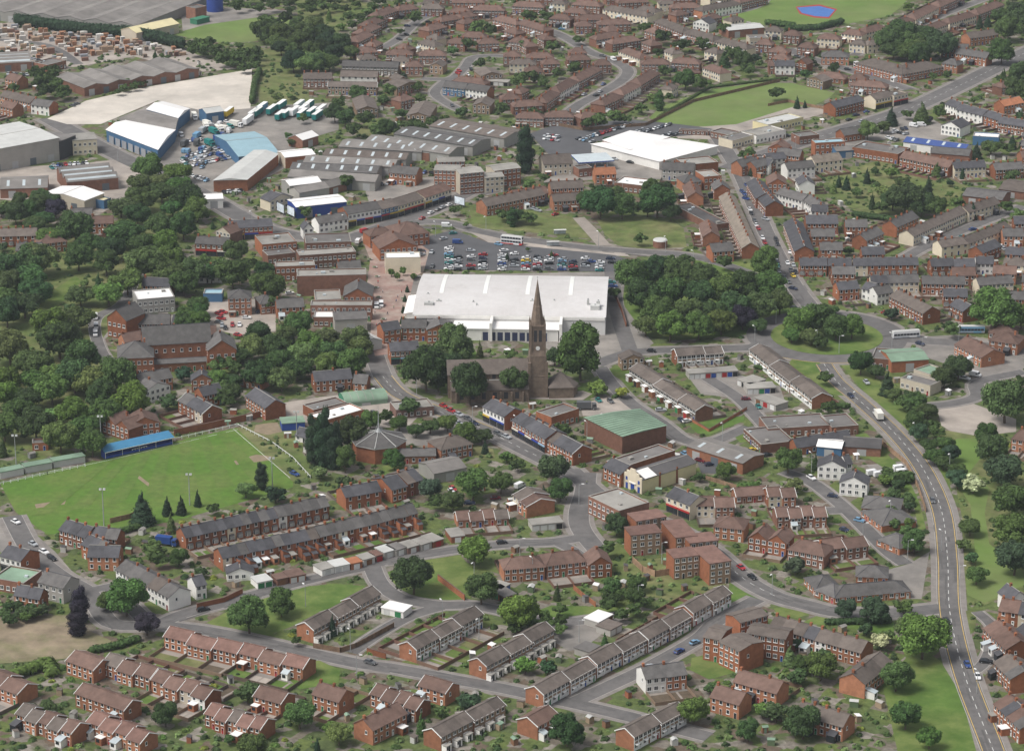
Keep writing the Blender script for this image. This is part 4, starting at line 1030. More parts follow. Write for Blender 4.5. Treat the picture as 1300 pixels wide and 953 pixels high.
def stand():
    e = 3.4; p = P(133, 573.5, 2.9); q = P(219, 554.5, 2.9); u = (q-p).normalized(); L = (q-p).length; rz = math.atan2(u.y, u.x)
    t = thing('football_stand', 'small blue football stand with a light blue roof and white posts', 'stand', Vector((p.x, p.y, 0)), rz, where='')
    bl, cy, wh = M('blued'), M('cyan'), m_frame
    b = MB(); b.box(0,3.2,0,L,3.4,3.0); b.box(0,0,0,.15,3.4,2.9); b.box(L-.15,0,0,L,3.4,2.9); b.box(0,-.1,0,L,.0,1.0)
    obj('back_wall', b.mesh('back_wall', [bl]), t); b = MB(); b.slab([(-.4,-.9,3.0),(L+.4,-.9,3.0),(L+.4,4.2,4.3),(-.4,4.2,4.3)],.15); obj('roof', b.mesh('roof', [cy]), t)
    b = MB()
    for i in range(3): b.box(.2,.3+i*.95,.02,L-.2,1.2+i*.95,.3+i*.35)
    obj('terrace_steps', b.mesh('terrace_steps', [bl]), t)
    b = MB(); b.box(-.4,-1.0,2.72,L+.4,-.92,2.98); obj('fascia', b.mesh('fascia', [wh]), t)
    for i in range(5): b = MB(); x = .1+i*(L-.35)/4; b.box(x,-.25,0,x+.14,-.11,2.9); obj('post', b.mesh('post', [wh]), t)
    for fx in (.40, .53): b = MB(); b.box(L*fx,.02,.1,L*fx+2.6,.4,1.5); b.box(L*fx+.2,-.0,.9,L*fx+1.2,.015,1.4,1); b.box(L*fx+1.4,-.0,.9,L*fx+2.4,.015,1.4,1); obj('dugout', b.mesh('dugout', [wh, m_glass]), t)
    mark([p-Vector((0,3,0)), q-Vector((0,3,0)), q+Vector((0,6,0)), p+Vector((0,6,0))], 4)
def floodlight(x, y, h=15):
    b = MB(); b.tube((0,0,0),(0,0,h),.22,.12,8); p = P(x, y); t = thing('floodlight', 'grey floodlight mast', 'floodlight', p, 0, 'floodlight masts at the football pitch', where='at the football pitch')
    obj('mast', b.mesh('mast', [m_metal]), t)
    for s in (-1, 1): c = MB(); c.box(s*.7-.45,-.3,h-.1,s*.7+.45,.3,h+.6); c.box(s*.7-.4,-.33,h,s*.7+.4,-.301,h+.5,1); obj('lamp', c.mesh('lamp', [m_metal, m_frame]), t)
def billboard(x, y, dx, w, h, where):
    p = P(x, y); q = P(x+dx[0], y+dx[1]); rz = math.atan2((q-p).y, (q-p).x); t = thing('billboard', 'white advertising billboard', 'billboard', p, rz, 'roadside billboards', where=where)
    b = MB(); b.box(0,-.1,1.2,w,.1,1.2+h); obj('frame', b.mesh('frame', [M('dark')]), t); b = MB(); b.box(.25,-.16,1.4,w-.25,-.1,1.0+h); obj('poster', b.mesh('poster', [mat('poster', (.62,.68,.74), .3, .4, .5, .1)]), t)
    for xx in (.8, w/2, w-.8): b = MB(); b.box(xx-.1,-.05,0,xx+.1,.1,1.2); obj('leg', b.mesh('leg', [M('dark')]), t)
def canopy():
    a = P(735, 207, 5); b_ = P(780, 204, 5); u = (b_-a).normalized(); L = (b_-a).length; t = thing('filling_station_canopy', 'grey roofed filling station canopy with a blue edge', 'canopy', Vector((a.x, a.y, 0)), math.atan2(u.y, u.x), where='')
    b = MB(); b.box(0,0,4.6,L,16,5.2,0,top=1); obj('roof', b.mesh('roof', [M('blued'), M('glassr')]), t)
    for x in (3, L/2, L-3):
        for y in (3, 13): q = MB(); q.box(x-.2,y-.2,0,x+.2,y+.2,4.59); obj('column', q.mesh('column', [m_frame]), t)
    mark([a, b_, b_+Vector((0,16,0)), a+Vector((0,16,0))], 4)
def shelter(x, y, where):
    p = P(x, y); t = thing('bus_shelter', 'glass bus shelter with a pale roof', 'bus shelter', p, .1, 'bus shelters', where=where)
    b = MB(); b.box(-3,-.9,2.4,3,.9,2.55); obj('roof', b.mesh('roof', [M('lgrey')]), t); b = MB(); b.box(-2.9,.75,.3,2.9,.8,2.39); obj('glass_panel', b.mesh('glass_panel', [M('glassr')]), t)
    for xx in (-2.8, 0, 2.8): b = MB(); b.box(xx-.06,.6,0,xx+.06,.72,2.39); obj('post', b.mesh('post', [m_metal]), t)
def person_mesh(seed):
    r = random.Random(seed); bm = bmesh.new(); sw = r.uniform(.1, .3)
    vs = [(0,0,.98,.17),(0,0,1.25,.16),(0,0,1.45,.13),(0,0,1.56,.06),(0,0,1.68,.11),(.10,sw,.52,.085),(.10,sw*.9,.06,.06),(-.10,-sw,.52,.085),(-.10,-sw*1.1,.06,.06),(.24,0,1.38,.06),(.29,-sw*.6,1.1,.05),(.28,-sw,.86,.04),(-.24,0,1.38,.06),(-.29,sw*.6,1.1,.05),(-.28,sw,.86,.04)]
    ed = [(0,1),(1,2),(2,3),(3,4),(0,5),(5,6),(0,7),(7,8),(2,9),(9,10),(10,11),(2,12),(12,13),(13,14)]
    me = bpy.data.meshes.new('person_skeleton'); me.from_pydata([v[:3] for v in vs], ed, []); o = bpy.data.objects.new('person_tmp', me); COL.objects.link(o)
    m = o.modifiers.new('s', 'SKIN'); 
    if not me.skin_vertices: 
        bpy.context.view_layer.objects.active = o
    lay = me.skin_vertices[0] if me.skin_vertices else None
    if lay:
        for i, v in enumerate(vs): lay.data[i].radius = (v[3], v[3]*.8); 
        lay.data[0].use_root = True
    o.modifiers.new('d', 'SUBSURF').levels = 1
    dg = bpy.context.evaluated_depsgraph_get(); ev = o.evaluated_get(dg); out = bpy.data.meshes.new_from_object(ev); bpy.data.objects.remove(o)
    out.name = 'person'; sk = mat('skin', (.45,.28,.2)); tr = mat('trousers', (.03,.035,.06)); out.materials.clear()
    for q in (m_obj, tr, sk): out.materials.append(q)
    for p in out.polygons: p.material_index = 2 if p.center.z > 1.54 else 1 if p.center.z < .92 and abs(p.center.x) < .2 else 0
    return out
def people(txt):
    ms = [person_mesh(i) for i in range(3)]; cols = [((.5,.05,.05),'red'),((.6,.6,.6),'white'),((.05,.08,.25),'blue'),((.04,.04,.04),'black'),((.3,.35,.2),'green')]
    for i, q in enumerate(txt.split()):
        x, y = map(float, q.split(',')); c, n = cols[i % 5]
        o = thing('person', f'person in a {n} top walking', 'person', P(x, y)+Vector((0,0,.09)), i*1.7, 'people in the town', me=ms[i % 3], color=c)
landmarks('''
130 30 by the huge factory, upper left
110 60 by the pallet yard
190 75 by the ridged grey warehouse, upper left
300 50 by the meadow, upper left
190 135 by the pale concrete slab
175 175 by the depot with white roof bays
290 190 in the lorry depot yard
60 190 by the big pale warehouse, left edge
80 240 by the low sheds, left
15 295 by the left edge brick terrace
190 240 in the wood above the cutting
310 240 by the left main road
400 100 in the thicket above the trailers
460 95 in the estate above the trailers
540 120 in the estate above the long factory
500 50 by the topmost cul de sac
590 50 in the brown roofed estate, top centre
450 200 by the long factory roofs
400 250 by the white shops on the bend
520 250 along the curving shop terrace
600 225 by the tall red flats
650 190 by the tall poplar
695 215 by the filling station
620 275 by the rough green behind the car park
800 290 on the rough green right of centre
760 255 in the trees above the rough green
640 325 in the supermarket car park
690 30 in the estate, top centre right
750 60 by the curving estate road
720 120 by the lower estate road curve
830 110 left of the playing field
920 45 by the hall near the top
860 185 by the white roofed clinic
750 165 in the car park above the clinic
920 130 on the playing field
1060 20 on the park, top right
1000 165 by the low school buildings
1090 50 by the cream houses, top right
1140 85 by the L shaped brick home
1230 60 by the top right junction
1230 15 in the top right corner
1100 130 by the upper right corner shops
1160 145 by the trees along the dual carriageway
1230 145 by the white gabled house, upper right
1180 190 by the blue roofed workshop
1270 180 by the right edge, upper part
1060 195 by the cream building, upper right
1120 230 on the allotments
1230 240 by the grey workshop, right
960 190 by the houses below the clinic
930 270 by the long terrace with many chimneys
900 300 in the yards behind the chimney terrace
1000 240 by the hill road white houses
1000 290 by the hill road terrace
1060 280 right of the hill road
1120 300 below the allotments
1200 280 by the cream crescent
1270 300 by the right of the crescent
1040 350 by the front terrace above the roundabout
1130 350 by the partly cream front terrace
1220 350 by the terrace on the right
1140 390 by the diagonal brick terrace
1210 375 behind the diagonal brick terrace
1280 390 by the large trees, right edge
850 370 in the park wood beside the supermarket
930 380 in the park wood, right half
980 340 by the foot of the hill road
1045 420 on the roundabout
1180 430 by the coaches east of the roundabout
1260 450 by the brown roofed club, right
1150 470 by the flat roofed halls, right
1085 480 on the verge below the roundabout
1200 520 by the empty yard, right
1280 520 in the trees, right edge
1240 600 on the grass beside the bypass
1280 690 in the big trees, lower right edge
1130 550 beside the top of the bypass
1170 620 by the middle of the bypass
1200 750 by the lower end of the bypass
1270 790 by the houses, lower right edge
1160 820 by the verge below the bypass junction
820 445 on the street left of the roundabout
900 465 by the terrace left of the roundabout
840 500 by the stepped terrace with coloured garages
930 500 in the garage court
1000 480 by the diagonal terrace below the roundabout
1020 560 by the flat roofed workshops
1090 570 by the van yard
1060 620 by the two white gabled houses
1120 660 by the orange brick bungalows
1090 750 by the orange brick sheltered bungalows
1020 690 by the brown roofed brick blocks
960 640 by the brown roofed houses, centre right
910 575 by the long arched brick shed
790 545 by the green roofed hall
850 600 by the yellow cinema
870 650 by the cream corner shop
720 600 by the two trees at the crossroads
700 560 by the new brick terrace
670 530 by the small shops below the church
740 500 in the yard below the church
640 470 in the churchyard
735 445 just right of the church
550 460 in the trees left of the church
520 430 at the foot of the precinct
500 370 in the pedestrian precinct
420 370 by the flat roofed precinct shops
400 320 by the shops left of precinct
510 305 by the brown roofed market hall
300 290 by the half timbered gable house
330 350 in the trees left of the precinct
300 390 by the square brick flats
220 400 by the long white flat roof
150 400 by the gabled school tower
220 445 by the old brick school
130 300 in the wood along the cutting
60 330 in the wood, left edge
50 450 in the big wood on the left
100 510 in the big wood, lower part
30 540 by the football club shelters
170 510 by the gabled villas above the stand
250 510 by the villas behind the wall
330 490 by the brick hall and hedges
390 440 in the trees above the brick hall
430 480 by the brick hall
440 520 by the green barrel roof
600 530 on the high street below the church
400 570 by the tall dark poplars
480 570 by the octagonal church
570 560 by the hipped vicarage
580 610 by the white roofed garage workshop
620 590 by the backs of the high street
120 600 at the football pitch
350 600 at the pitch's right end
280 650 between the football pitch and the terraces
60 680 by the left edge below the pitch
130 720 by the corner shop, lower left
200 740 by the white gabled end house
320 670 in the front slate row
460 640 by the front slate row, right
380 700 in the long back slate row
500 670 by the back slate row, right
300 730 in the back slate row yards
430 710 by the lane garages
560 670 by the brick houses beyond the lane
640 660 by the houses left of the crossroads
690 680 by the four lock up garages
30 770 by the bare lot, lower left
100 780 by the dark purple trees
160 840 by the lower left brown terrace
300 820 by the brick terrace, bottom left
330 775 on the green below the lane
430 780 by the first panelled terrace
560 800 by the second panelled terrace
530 730 on the big dark tree green
610 740 by the walled garages on the green
660 830 by the third panelled terrace
720 720 by the hipped semis
720 760 in the gardens below the semis
760 780 by the turning area
830 690 by the red roofed flats
900 710 by the front red roofed flats
840 800 by the bottom panelled terrace
780 850 by the bottom street
940 810 by the bottom red brick flats
1040 810 by the bottom brown brick row
870 850 by the white house at the bottom
980 740 on the curving street, lower right
60 880 below the lower left terrace
330 900 along the bottom edge, left
650 910 along the bottom edge, centre
950 910 along the bottom edge, right of centre
1200 910 along the bottom edge, right
''')
# ------------------------------------------------------------------ ground: one sheet to the horizon
def ground_mat():
    m = bpy.data.materials.new('garden_ground'); m.use_nodes = True; t = m.node_tree; N = t.nodes; L = t.links; b = N['Principled BSDF']; b.inputs['Roughness'].default_value = .95; b.inputs['Specular IOR Level'].default_value = .1
    g = N.new('ShaderNodeNewGeometry'); mp = N.new('ShaderNodeMapping'); mp.inputs['Rotation'].default_value = (0, 0, .55); L.new(g.outputs['Position'], mp.inputs['Vector'])
    v = N.new('ShaderNodeTexVoronoi'); v.distance = 'CHEBYCHEV'; v.inputs['Scale'].default_value = .21; L.new(mp.outputs[0], v.inputs['Vector'])
    cr = N.new('ShaderNodeValToRGB'); e = cr.color_ramp; e.interpolation = 'CONSTANT'
    cols = [(.0,(.095,.125,.042)),(.18,(.16,.14,.11)),(.32,(.10,.13,.045)),(.44,(.18,.16,.135)),(.56,(.11,.14,.045)),(.68,(.13,.10,.075)),(.8,(.085,.11,.045)),(.93,(.24,.215,.185))]
    e.elements[0].position = 0; e.elements[0].color = (*cols[0][1], 1); e.elements[1].position = cols[1][0]; e.elements[1].color = (*cols[1][1], 1)
    for p, c in cols[2:]: k = e.elements.new(p); k.color = (*c, 1)
    sx = N.new('ShaderNodeSeparateColor'); L.new(v.outputs['Color'], sx.inputs[0]); L.new(sx.outputs[0], cr.inputs[0])
    n = N.new('ShaderNodeTexNoise'); n.inputs['Scale'].default_value = .5; n.inputs['Detail'].default_value = 8; n.inputs['Roughness'].default_value = .7; L.new(g.outputs['Position'], n.inputs['Vector'])
    mr = N.new('ShaderNodeMapRange'); mr.inputs[1].default_value = .3; mr.inputs[2].default_value = .7; mr.inputs[3].default_value = .6; mr.inputs[4].default_value = 1.4; L.new(n.outputs['Fac'], mr.inputs[0])
    n3 = N.new('ShaderNodeTexNoise'); n3.inputs['Scale'].default_value = .12; n3.inputs['Detail'].default_value = 5; L.new(g.outputs['Position'], n3.inputs['Vector'])
    mx = N.new('ShaderNodeMix'); mx.data_type = 'RGBA'; mx.inputs[7].default_value = (.085,.105,.045,1); L.new(cr.outputs[0], mx.inputs[6])
    m3 = N.new('ShaderNodeMapRange'); m3.inputs[1].default_value = .54; m3.inputs[2].default_value = .68; L.new(n3.outputs['Fac'], m3.inputs[0]); L.new(m3.outputs[0], mx.inputs[0])
    hv = N.new('ShaderNodeHueSaturation'); L.new(mx.outputs[2], hv.inputs['Color']); L.new(mr.outputs[0], hv.inputs['Value']); L.new(hv.outputs[0], b.inputs['Base Color'])
    return m
b = MB(); b.face([(-12000,-2000,0),(12000,-2000,0),(12000,22000,0),(-12000,22000,0)]); struct('ground', b.mesh('ground', [ground_mat()]))
m_grass = mat('grass', (.085,.15,.03), .25, .12, .95, 0, col2=(.135,.165,.05), mixs=.03)
m_pitch = mat('pitch_grass', (.085,.165,.026), .18, .3, .95, 0, col2=(.115,.17,.038), mixs=.045)
m_rough = mat('rough_grass', (.10,.135,.04), .35, .15, .95, 0, col2=(.16,.16,.07), mixs=.045)
m_field = mat('field_grass', (.12,.19,.045), .16, .05, .95, 0, col2=(.15,.19,.065), mixs=.012)
m_dry = mat('dry_earth', (.25,.20,.14), .3, .12, .95, 0, col2=(.15,.155,.07), mixs=.035)
m_conc = mat('pale_concrete', (.60,.545,.48), .14, .05, .85, 0, col2=(.47,.43,.38), mixs=.02)
m_yard = mat('yard_surface', (.20,.185,.17), .25, .08, .9, 0, col2=(.27,.245,.22), mixs=.03)
m_yard2 = mat('light_yard', (.36,.315,.275), .25, .08, .9, 0, col2=(.27,.24,.215), mixs=.03)
m_brickp = mat('precinct_brick', (.27,.17,.145), .2, .15, .9, 0, col2=(.36,.30,.255), mixs=.06)
m_park = mat('carpark_asphalt', (.095,.095,.10), .15, .1, .9, 0)
m_path = mat('path', (.28,.245,.215), .15, .2, .9, 0)
m_mud = mat('worn_mud', (.24,.19,.13), .2, .3, .95, 0)
G = [
 ('football_pitch', m_pitch, .03, '0,613 135,583 220,561 300,543 372,606 372,618 325,632 240,656 150,676 60,678 20,650'),
 ('grass', m_rough, .03, '300,543 345,536 386,545 384,575 402,600 372,612'),
 ('worn_patch', m_mud, .05, '325,539 352,536 358,548 340,552 322,548'),
 ('worn_patch', m_mud, .05, '297,585 325,577 346,579 342,584 300,590'), ('worn_patch', m_mud, .05, '168,602 176,603 205,625 200,626'), ('worn_patch', m_mud, .05, '44,640 84,634 82,640 46,645'),
 ('grass', m_grass, .03, '262,790 300,770 330,758 372,746 420,741 466,743 440,762 400,780 368,796 330,810 290,802'),
 ('grass', m_grass, .03, '492,726 520,714 550,709 584,704 604,726 590,745 592,763 560,765 520,757 497,742'),
 ('grass', m_rough, .03, '600,700 640,690 648,712 640,730 612,722'),
 ('grass', m_rough, .03, '770,690 800,700 800,714 838,708 850,720 895,738 925,740 890,758 850,762 800,752 760,735 735,745 700,742 690,730'),
 ('grass', m_grass, .03, '674,778 700,768 760,770 795,770 790,780 720,792 690,792 672,786'),
 ('grass', m_grass, .03, '926,725 948,730 972,755 960,766 940,772 925,762'),
 ('grass', m_grass, .03, '878,835 905,828 930,840 945,850 900,862 876,850'),
 ('grass', m_grass, .03, '982,772 1002,768 1030,779 1012,784 990,782'), ('grass', m_grass, .03, '1018,790 1040,780 1135,790 1135,812 1100,800'),
 ('verge', m_grass, .03, '1062,456 1078,452 1106,470 1130,500 1150,520 1168,545 1200,590 1214,650 1209,650 1188,604 1150,553 1110,510 1085,485'),
 ('grass', m_grass, .03, '1092,575 1085,548 1100,550 1150,600 1168,640 1176,672 1166,672 1160,640 1135,602'),
 ('grass', m_rough, .03, '1150,500 1180,505 1195,545 1250,555 1300,570 1300,745 1250,768 1228,768 1224,720 1222,660 1210,600 1180,545'),
 ('grass', m_field, .035, '1194,570 1215,557 1240,556 1246,580 1230,600 1256,620 1250,650 1256,690 1300,728 1300,742 1250,765 1228,755 1226,730 1240,720 1232,640 1205,600'),
 ('grass', m_grass, .03, '1140,808 1165,818 1195,840 1212,868 1225,900 1240,955 1140,955 1120,868 1150,835'),
 ('grass', m_rough, .03, '1226,775 1240,775 1238,800 1232,805'),
 ('playing_field', m_field, .034, '824,150 836,138 862,127 900,115 960,105 1006,106 1060,118 1050,126 1020,140 960,152 920,163 880,160 840,156'),
 ('park_grass', m_field, .03, '890,26 930,20 975,8 985,-20 1170,-20 1145,8 1130,20 1070,32 1030,38 990,34 940,30'),
 ('meadow', m_field, .03, '222,44 250,32 290,24 350,22 376,27 350,50 310,54 262,54'),
 ('rough_field', m_rough, .03, '328,65 350,60 380,75 385,100 395,130 370,140 330,130 322,100'),
 ('rough_field', m_rough, .03, '376,0 440,0 480,6 470,20 440,24 440,40 380,40'),
 ('rough_field', m_rough, .03, '450,165 470,152 500,160 500,176 455,174'),
 ('rough_green', m_rough, .03, '596,266 650,263 690,270 728,276 752,304 700,298 640,292 600,290'),
 ('rough_green', m_rough, .03, '757,278 800,274 850,278 868,290 872,314 820,316 785,312 768,298'),
 ('grass', m_rough, .03, '786,262 830,262 830,274 786,274'),
 ('railway_cutting_grass', m_grass, .03, '34,392 62,372 96,350 102,356 96,370 66,394 48,402'),
 ('rough_grass', m_rough, .02, '0,560 0,330 60,290 150,280 200,200 260,200 262,250 235,300 200,340 175,370 130,430 120,560 60,580'),
 ('churchyard_grass', m_grass, .03, '540,440 600,440 640,500 720,500 770,470 770,500 740,505 620,512 560,500'),
 ('park_floor', m_grass, .03, '782,336 880,330 990,336 1004,405 960,424 860,432 806,424 788,380'),
 ('grass', m_grass, .03, '768,470 790,462 800,470 815,485 800,490'), ('grass', m_grass, .03, '875,540 905,532 945,528 945,534 900,552 885,550'), ('grass', m_grass, .03, '930,552 945,550 950,560 940,562'), ('grass', m_grass, .03, '1020,440 1000,462 1010,470 1040,490 1050,500 1075,503 1060,480 1035,455'),
 ('grass', m_grass, .03, '485,592 500,588 530,600 520,612 490,610'), ('grass', m_rough, .03, '600,563 626,570 630,585 600,580'),
 ('bare_lot', m_dry, .03, '-40,790 20,782 90,780 112,800 146,815 120,832 60,838 0,842 -40,848'),
 ('grass', m_grass, .03, '355,850 375,842 405,838 432,850 430,866 380,875'),
 ('allotment_ground', m_rough, .02, '1060,215 1120,205 1200,225 1235,240 1200,262 1120,275 1075,262 1050,240'),
 ('concrete_slab', m_conc, .06, '60,151 110,128 180,112 250,100 320,88 318,138 262,142 200,128 128,158 85,158'),
 ('yard', m_yard, .02, '150,150 205,128 270,136 330,135 430,130 430,165 380,180 360,215 300,245 250,240 200,205'),
 ('yard', m_yard2, .02, '-20,215 110,207 170,200 200,225 170,250 130,270 60,262 -20,250'),
 ('pallet_yard', m_yard2, .02, '-20,30 22,30 100,38 160,48 235,64 300,88 250,92 170,72 105,84 60,90 -20,80'),
 ('yard', m_yard, .015, '230,20 290,10 370,14 330,22 260,32 232,40'),
 ('yard', m_yard2, .02, '820,160 880,162 935,158 1010,135 1062,140 990,160 930,178 860,176'),
 ('car_park', m_park, .05, '672,170 700,160 800,152 862,158 905,164 880,172 820,176 752,180 760,196 700,200'),
 ('car_park', m_park, .05, '545,300 575,292 620,308 700,316 780,324 800,330 794,345 770,345 522,342 530,320'),
 ('service_yard', m_yard, .03, '771,345 795,345 790,385 808,410 830,436 790,460 740,470 690,440 640,430 520,430 515,400 520,350'),
 ('precinct', m_brickp, .05, '458,300 512,296 545,318 538,345 526,352 515,400 505,425 492,450 476,452 470,430 472,395 466,360 470,330'),
 ('yard', m_yard2, .03, '598,296 660,300 720,310 790,318 800,326 740,322 680,316 620,308'),
 ('path', m_path, .06, '727,277 742,276 756,290 776,312 758,312 744,296'),
 ('car_park', m_yard, .03, '500,545 530,538 560,535 595,545 580,565 540,566 505,565'),
 ('yard', m_yard2, .03, '355,512 400,505 440,500 500,500 540,520 520,540 470,545 400,545 360,528'),
 ('yard', m_yard2, .03, '736,512 770,505 800,512 815,520 790,530 740,528'),
 ('church_path', m_yard2, .04, '560,500 600,506 740,508 752,500 740,496 640,504 600,500'),
 ('car_park', m_park, .05, '885,585 920,580 950,592 925,602 890,600'),
 ('garage_court', m_yard, .03, '875,480 940,476 990,490 1000,520 960,525 930,505 890,500'),
 ('car_park', m_yard, .04, '1160,428 1215,425 1300,440 1300,475 1250,480 1225,470 1165,450'),
 ('yard', m_yard2, .04, '1190,520 1235,512 1290,532 1290,548 1220,556 1195,540'),
 ('yard', m_yard, .03, '1100,590 1150,585 1160,605 1120,612'),
 ('yard', m_yard, .03, '1155,715 1180,700 1170,760 1130,760 1120,725'),
 ('turning_area', m_yard, .04, '672,790 745,782 780,776 800,780 770,800 742,822 722,826 700,812 668,796'),
 ('yard', m_yard, .03, '1095,148 1185,152 1215,170 1180,185 1140,175 1100,180 1060,196'),
 ('yard', m_yard, .03, '1140,138 1170,150 1150,156 1120,148'),
 ('yard', m_yard, .02, '460,230 600,222 640,240 560,262 470,262'),
 ('yard', m_yard, .02, '20,655 70,700 100,735 60,745 0,700 -20,660'),
 ('yard', m_yard2, .02, '250,380 350,380 350,420 300,425 240,410'),
 ('school_yard', m_yard, .02, '110,395 220,400 230,412 150,418 120,440'),
 ('yard', m_yard, .03, '700,205 830,195 860,212 850,228 760,228 690,232'),
]
for n_, m_, z_, p_ in G: sheet(n_, PL(p_), z_, m_, val=1 if 'grass' in n_ and m_ is m_rough or n_ in ('pallet_yard','park_floor','rough_field','churchyard_grass','allotment_ground') else 2)
# allow planting again on the rougher greens
OCC[OCC == 1] = 0
# playground on the top right park
sheet('playground', PL('1012,10 1040,8 1060,13 1052,22 1035,21 1018,17'), .05, mat('play_blue', (.06,.14,.36), .1)); 
sheet('playground_border', PL('1010,9 1040,6 1063,12 1053,24 1034,23 1015,18'), .045, mat('play_red', (.35,.06,.05), .1))
# ------------------------------------------------------------------ roads
W1 = road('1046,462 1062,484 1095,512 1135,549 1170,592 1195,647 1203,710 1206,778 1225,858 1262,955 1290,1040', 7.6, 2.2)
dashes(W1, 0, .2, 3, 3)
dashes(W1, 3.3, .22, 30, .01, m_yel, .125); dashes(W1, -3.3, .22, 30, .01, m_yel, .125)
rc = P(1049.5, 427); RR = 24.2
ring = [(rc.x+math.cos(a*math.pi/24)*(RR+5.2), rc.y+math.sin(a*math.pi/24)*(RR+5.2)*1.02) for a in range(49)]
b = MB(); ribbon(ring, 0, 15.5, .06, b); struct('pavement', b.mesh('pavement', [m_pave]))
b = MB(); ribbon(ring, 0, 10.6, .105, b); struct('roundabout_road', b.mesh('roundabout_road', [m_asph]))
b = MB(); isl = [(rc.x+math.cos(a*math.pi/24)*RR, rc.y+math.sin(a*math.pi/24)*RR*1.02) for a in range(48)]
b.prism(isl, .0, .22); struct('roundabout_island', b.mesh('roundabout_island', [m_grass]))
mark([(rc.x+math.cos(a*math.pi/24)*36, rc.y+math.sin(a*math.pi/24)*36) for a in range(48)], 2)
for r_ in (('905,165 935,212 948,238 970,290 990,330 1008,362 1032,393', 8, 2.2), ('757,463 785,452 815,446 900,443 955,441 1000,436', 7.5, 2), ('762,466 775,485 800,511 838,536 868,558 900,562 950,542', 6, 1.8),
  ('776,330 779,370 786,405 800,446', 7, 1), ('472,440 486,478 503,497 525,509 575,529 617,546 650,563 690,583 733,606', 8, 2.2), ('745,600 742,625 735,650 738,672 760,700', 7.5, 2),
  ('724,596 760,628 800,650 850,668 900,697 945,735 985,757 1025,768 1065,777 1130,778 1195,772', 7.8, 2), ('690,583 740,578 800,570', 0.1, 0),
  ('140,744 190,792', 6, 1.5), ('195,796 230,780 280,767 325,754 375,740 437,725 490,712 575,698 650,690 700,688 738,682', 6.2, 1.6),
  ('472,718 484,742 512,760 560,768 600,768 650,778 700,790 760,785', 6.2, 1.4), ('560,770 520,782 480,804 445,828', 5.5, 1), ('190,792 260,800 330,814 400,830 455,842 500,848 575,862 640,874 760,900 900,935', 6.5, 1.8),
  ('15,655 40,700 75,730 112,752 140,790 190,794', 7, 2), ('112,750 150,742', 5, 1), ('720,895 800,858 837,839 887,810 908,790 937,773 962,760', 6, 1.8),
  ('1330,55 1300,68 1212,112 1150,140 1087,160 1012,182 950,205 925,215', 13, 2.5), ('1000,62 1022,72 1087,92 1155,114', 7.5, 2), ('440,302 500,286 560,282 610,294 660,304 740,314 800,319 870,324 920,336 985,360', 7, 2),
  ('438,306 480,290 540,270 580,252 605,238', 9, 2.5), ('60,150 125,185 180,212 250,243 325,285 380,300 440,303', 11, 2.5), ('200,318 175,350 155,385 122,405 126,440 145,470', 5, 1),
  ('650,25 700,40 725,52 750,67 780,78 797,89 790,102 765,117 737,132 722,143', 7, 1.8), ('660,72 605,72 590,86 572,100 535,100', 6, 1.5), ('570,100 552,118 572,134 590,142', 6, 1.5), ('485,62 508,48 530,27 552,18', 6, 1.5),
  ('1148,328 1175,313 1212,297 1245,283 1300,262', 6.5, 2), ('1095,425 1130,428 1167,432 1220,436 1310,446', 9, 2), ('1170,516 1210,512 1240,503 1242,485 1300,472', 6, 1.5),
  ('995,598 1030,612 1055,630 1075,647 1100,672 1128,700 1150,716', 6, 1.2), ('895,478 937,505 962,530 985,556', 6, 1.2), ('950,542 1000,570', 5, 1), ('1050,648 1075,647', 6, 1),
  ('860,20 905,20 950,12 985,-8', 6, 1.5), ('1085,70 1150,40 1200,18 1260,-5', 6, 1.5), ('700,685 730,700 745,716', 5, 1), ('760,700 800,735 830,748', 0.1, 0),
  ('-10,50 60,58 100,82', 6, 0), ('980,428 960,440', 8, 2), ('1225,858 1250,840 1262,800 1240,776', 4, 1), ('640,240 612,246', 6, 1)):
    if r_[1] > 1: road(*r_)
dashes([(P(x, y).x, P(x, y).y) for x, y in smooth(PL('1300,68 1212,112 1150,140 1087,160 1012,182'), 4)], 0, .2, 3, 4)
dashes([(P(x, y).x, P(x, y).y) for x, y in smooth(PL('486,478 503,497 525,509 575,529 617,546 650,563 690,583'), 4)], 0, .18, 2.5, 3)
dashes([(P(x, y).x, P(x, y).y) for x, y in smooth(PL('800,650 850,668 900,697 945,735 985,757'), 4)], 0, .18, 2.5, 3)
for ln in ('486,478 503,497 525,509 575,529 617,546',): dashes([(P(x, y).x, P(x, y).y) for x, y in smooth(PL(ln), 4)], 3.7, .25, 30, .01, m_yel); dashes([(P(x, y).x, P(x, y).y) for x, y in smooth(PL(ln), 4)], -3.7, .25, 30, .01, m_yel)
dashes([(rc.x+math.cos(a*math.pi/24)*(RR+10.9), rc.y+math.sin(a*math.pi/24)*(RR+10.9)) for a in range(-20, -9)], 0, .25, 30, .01, m_yel)
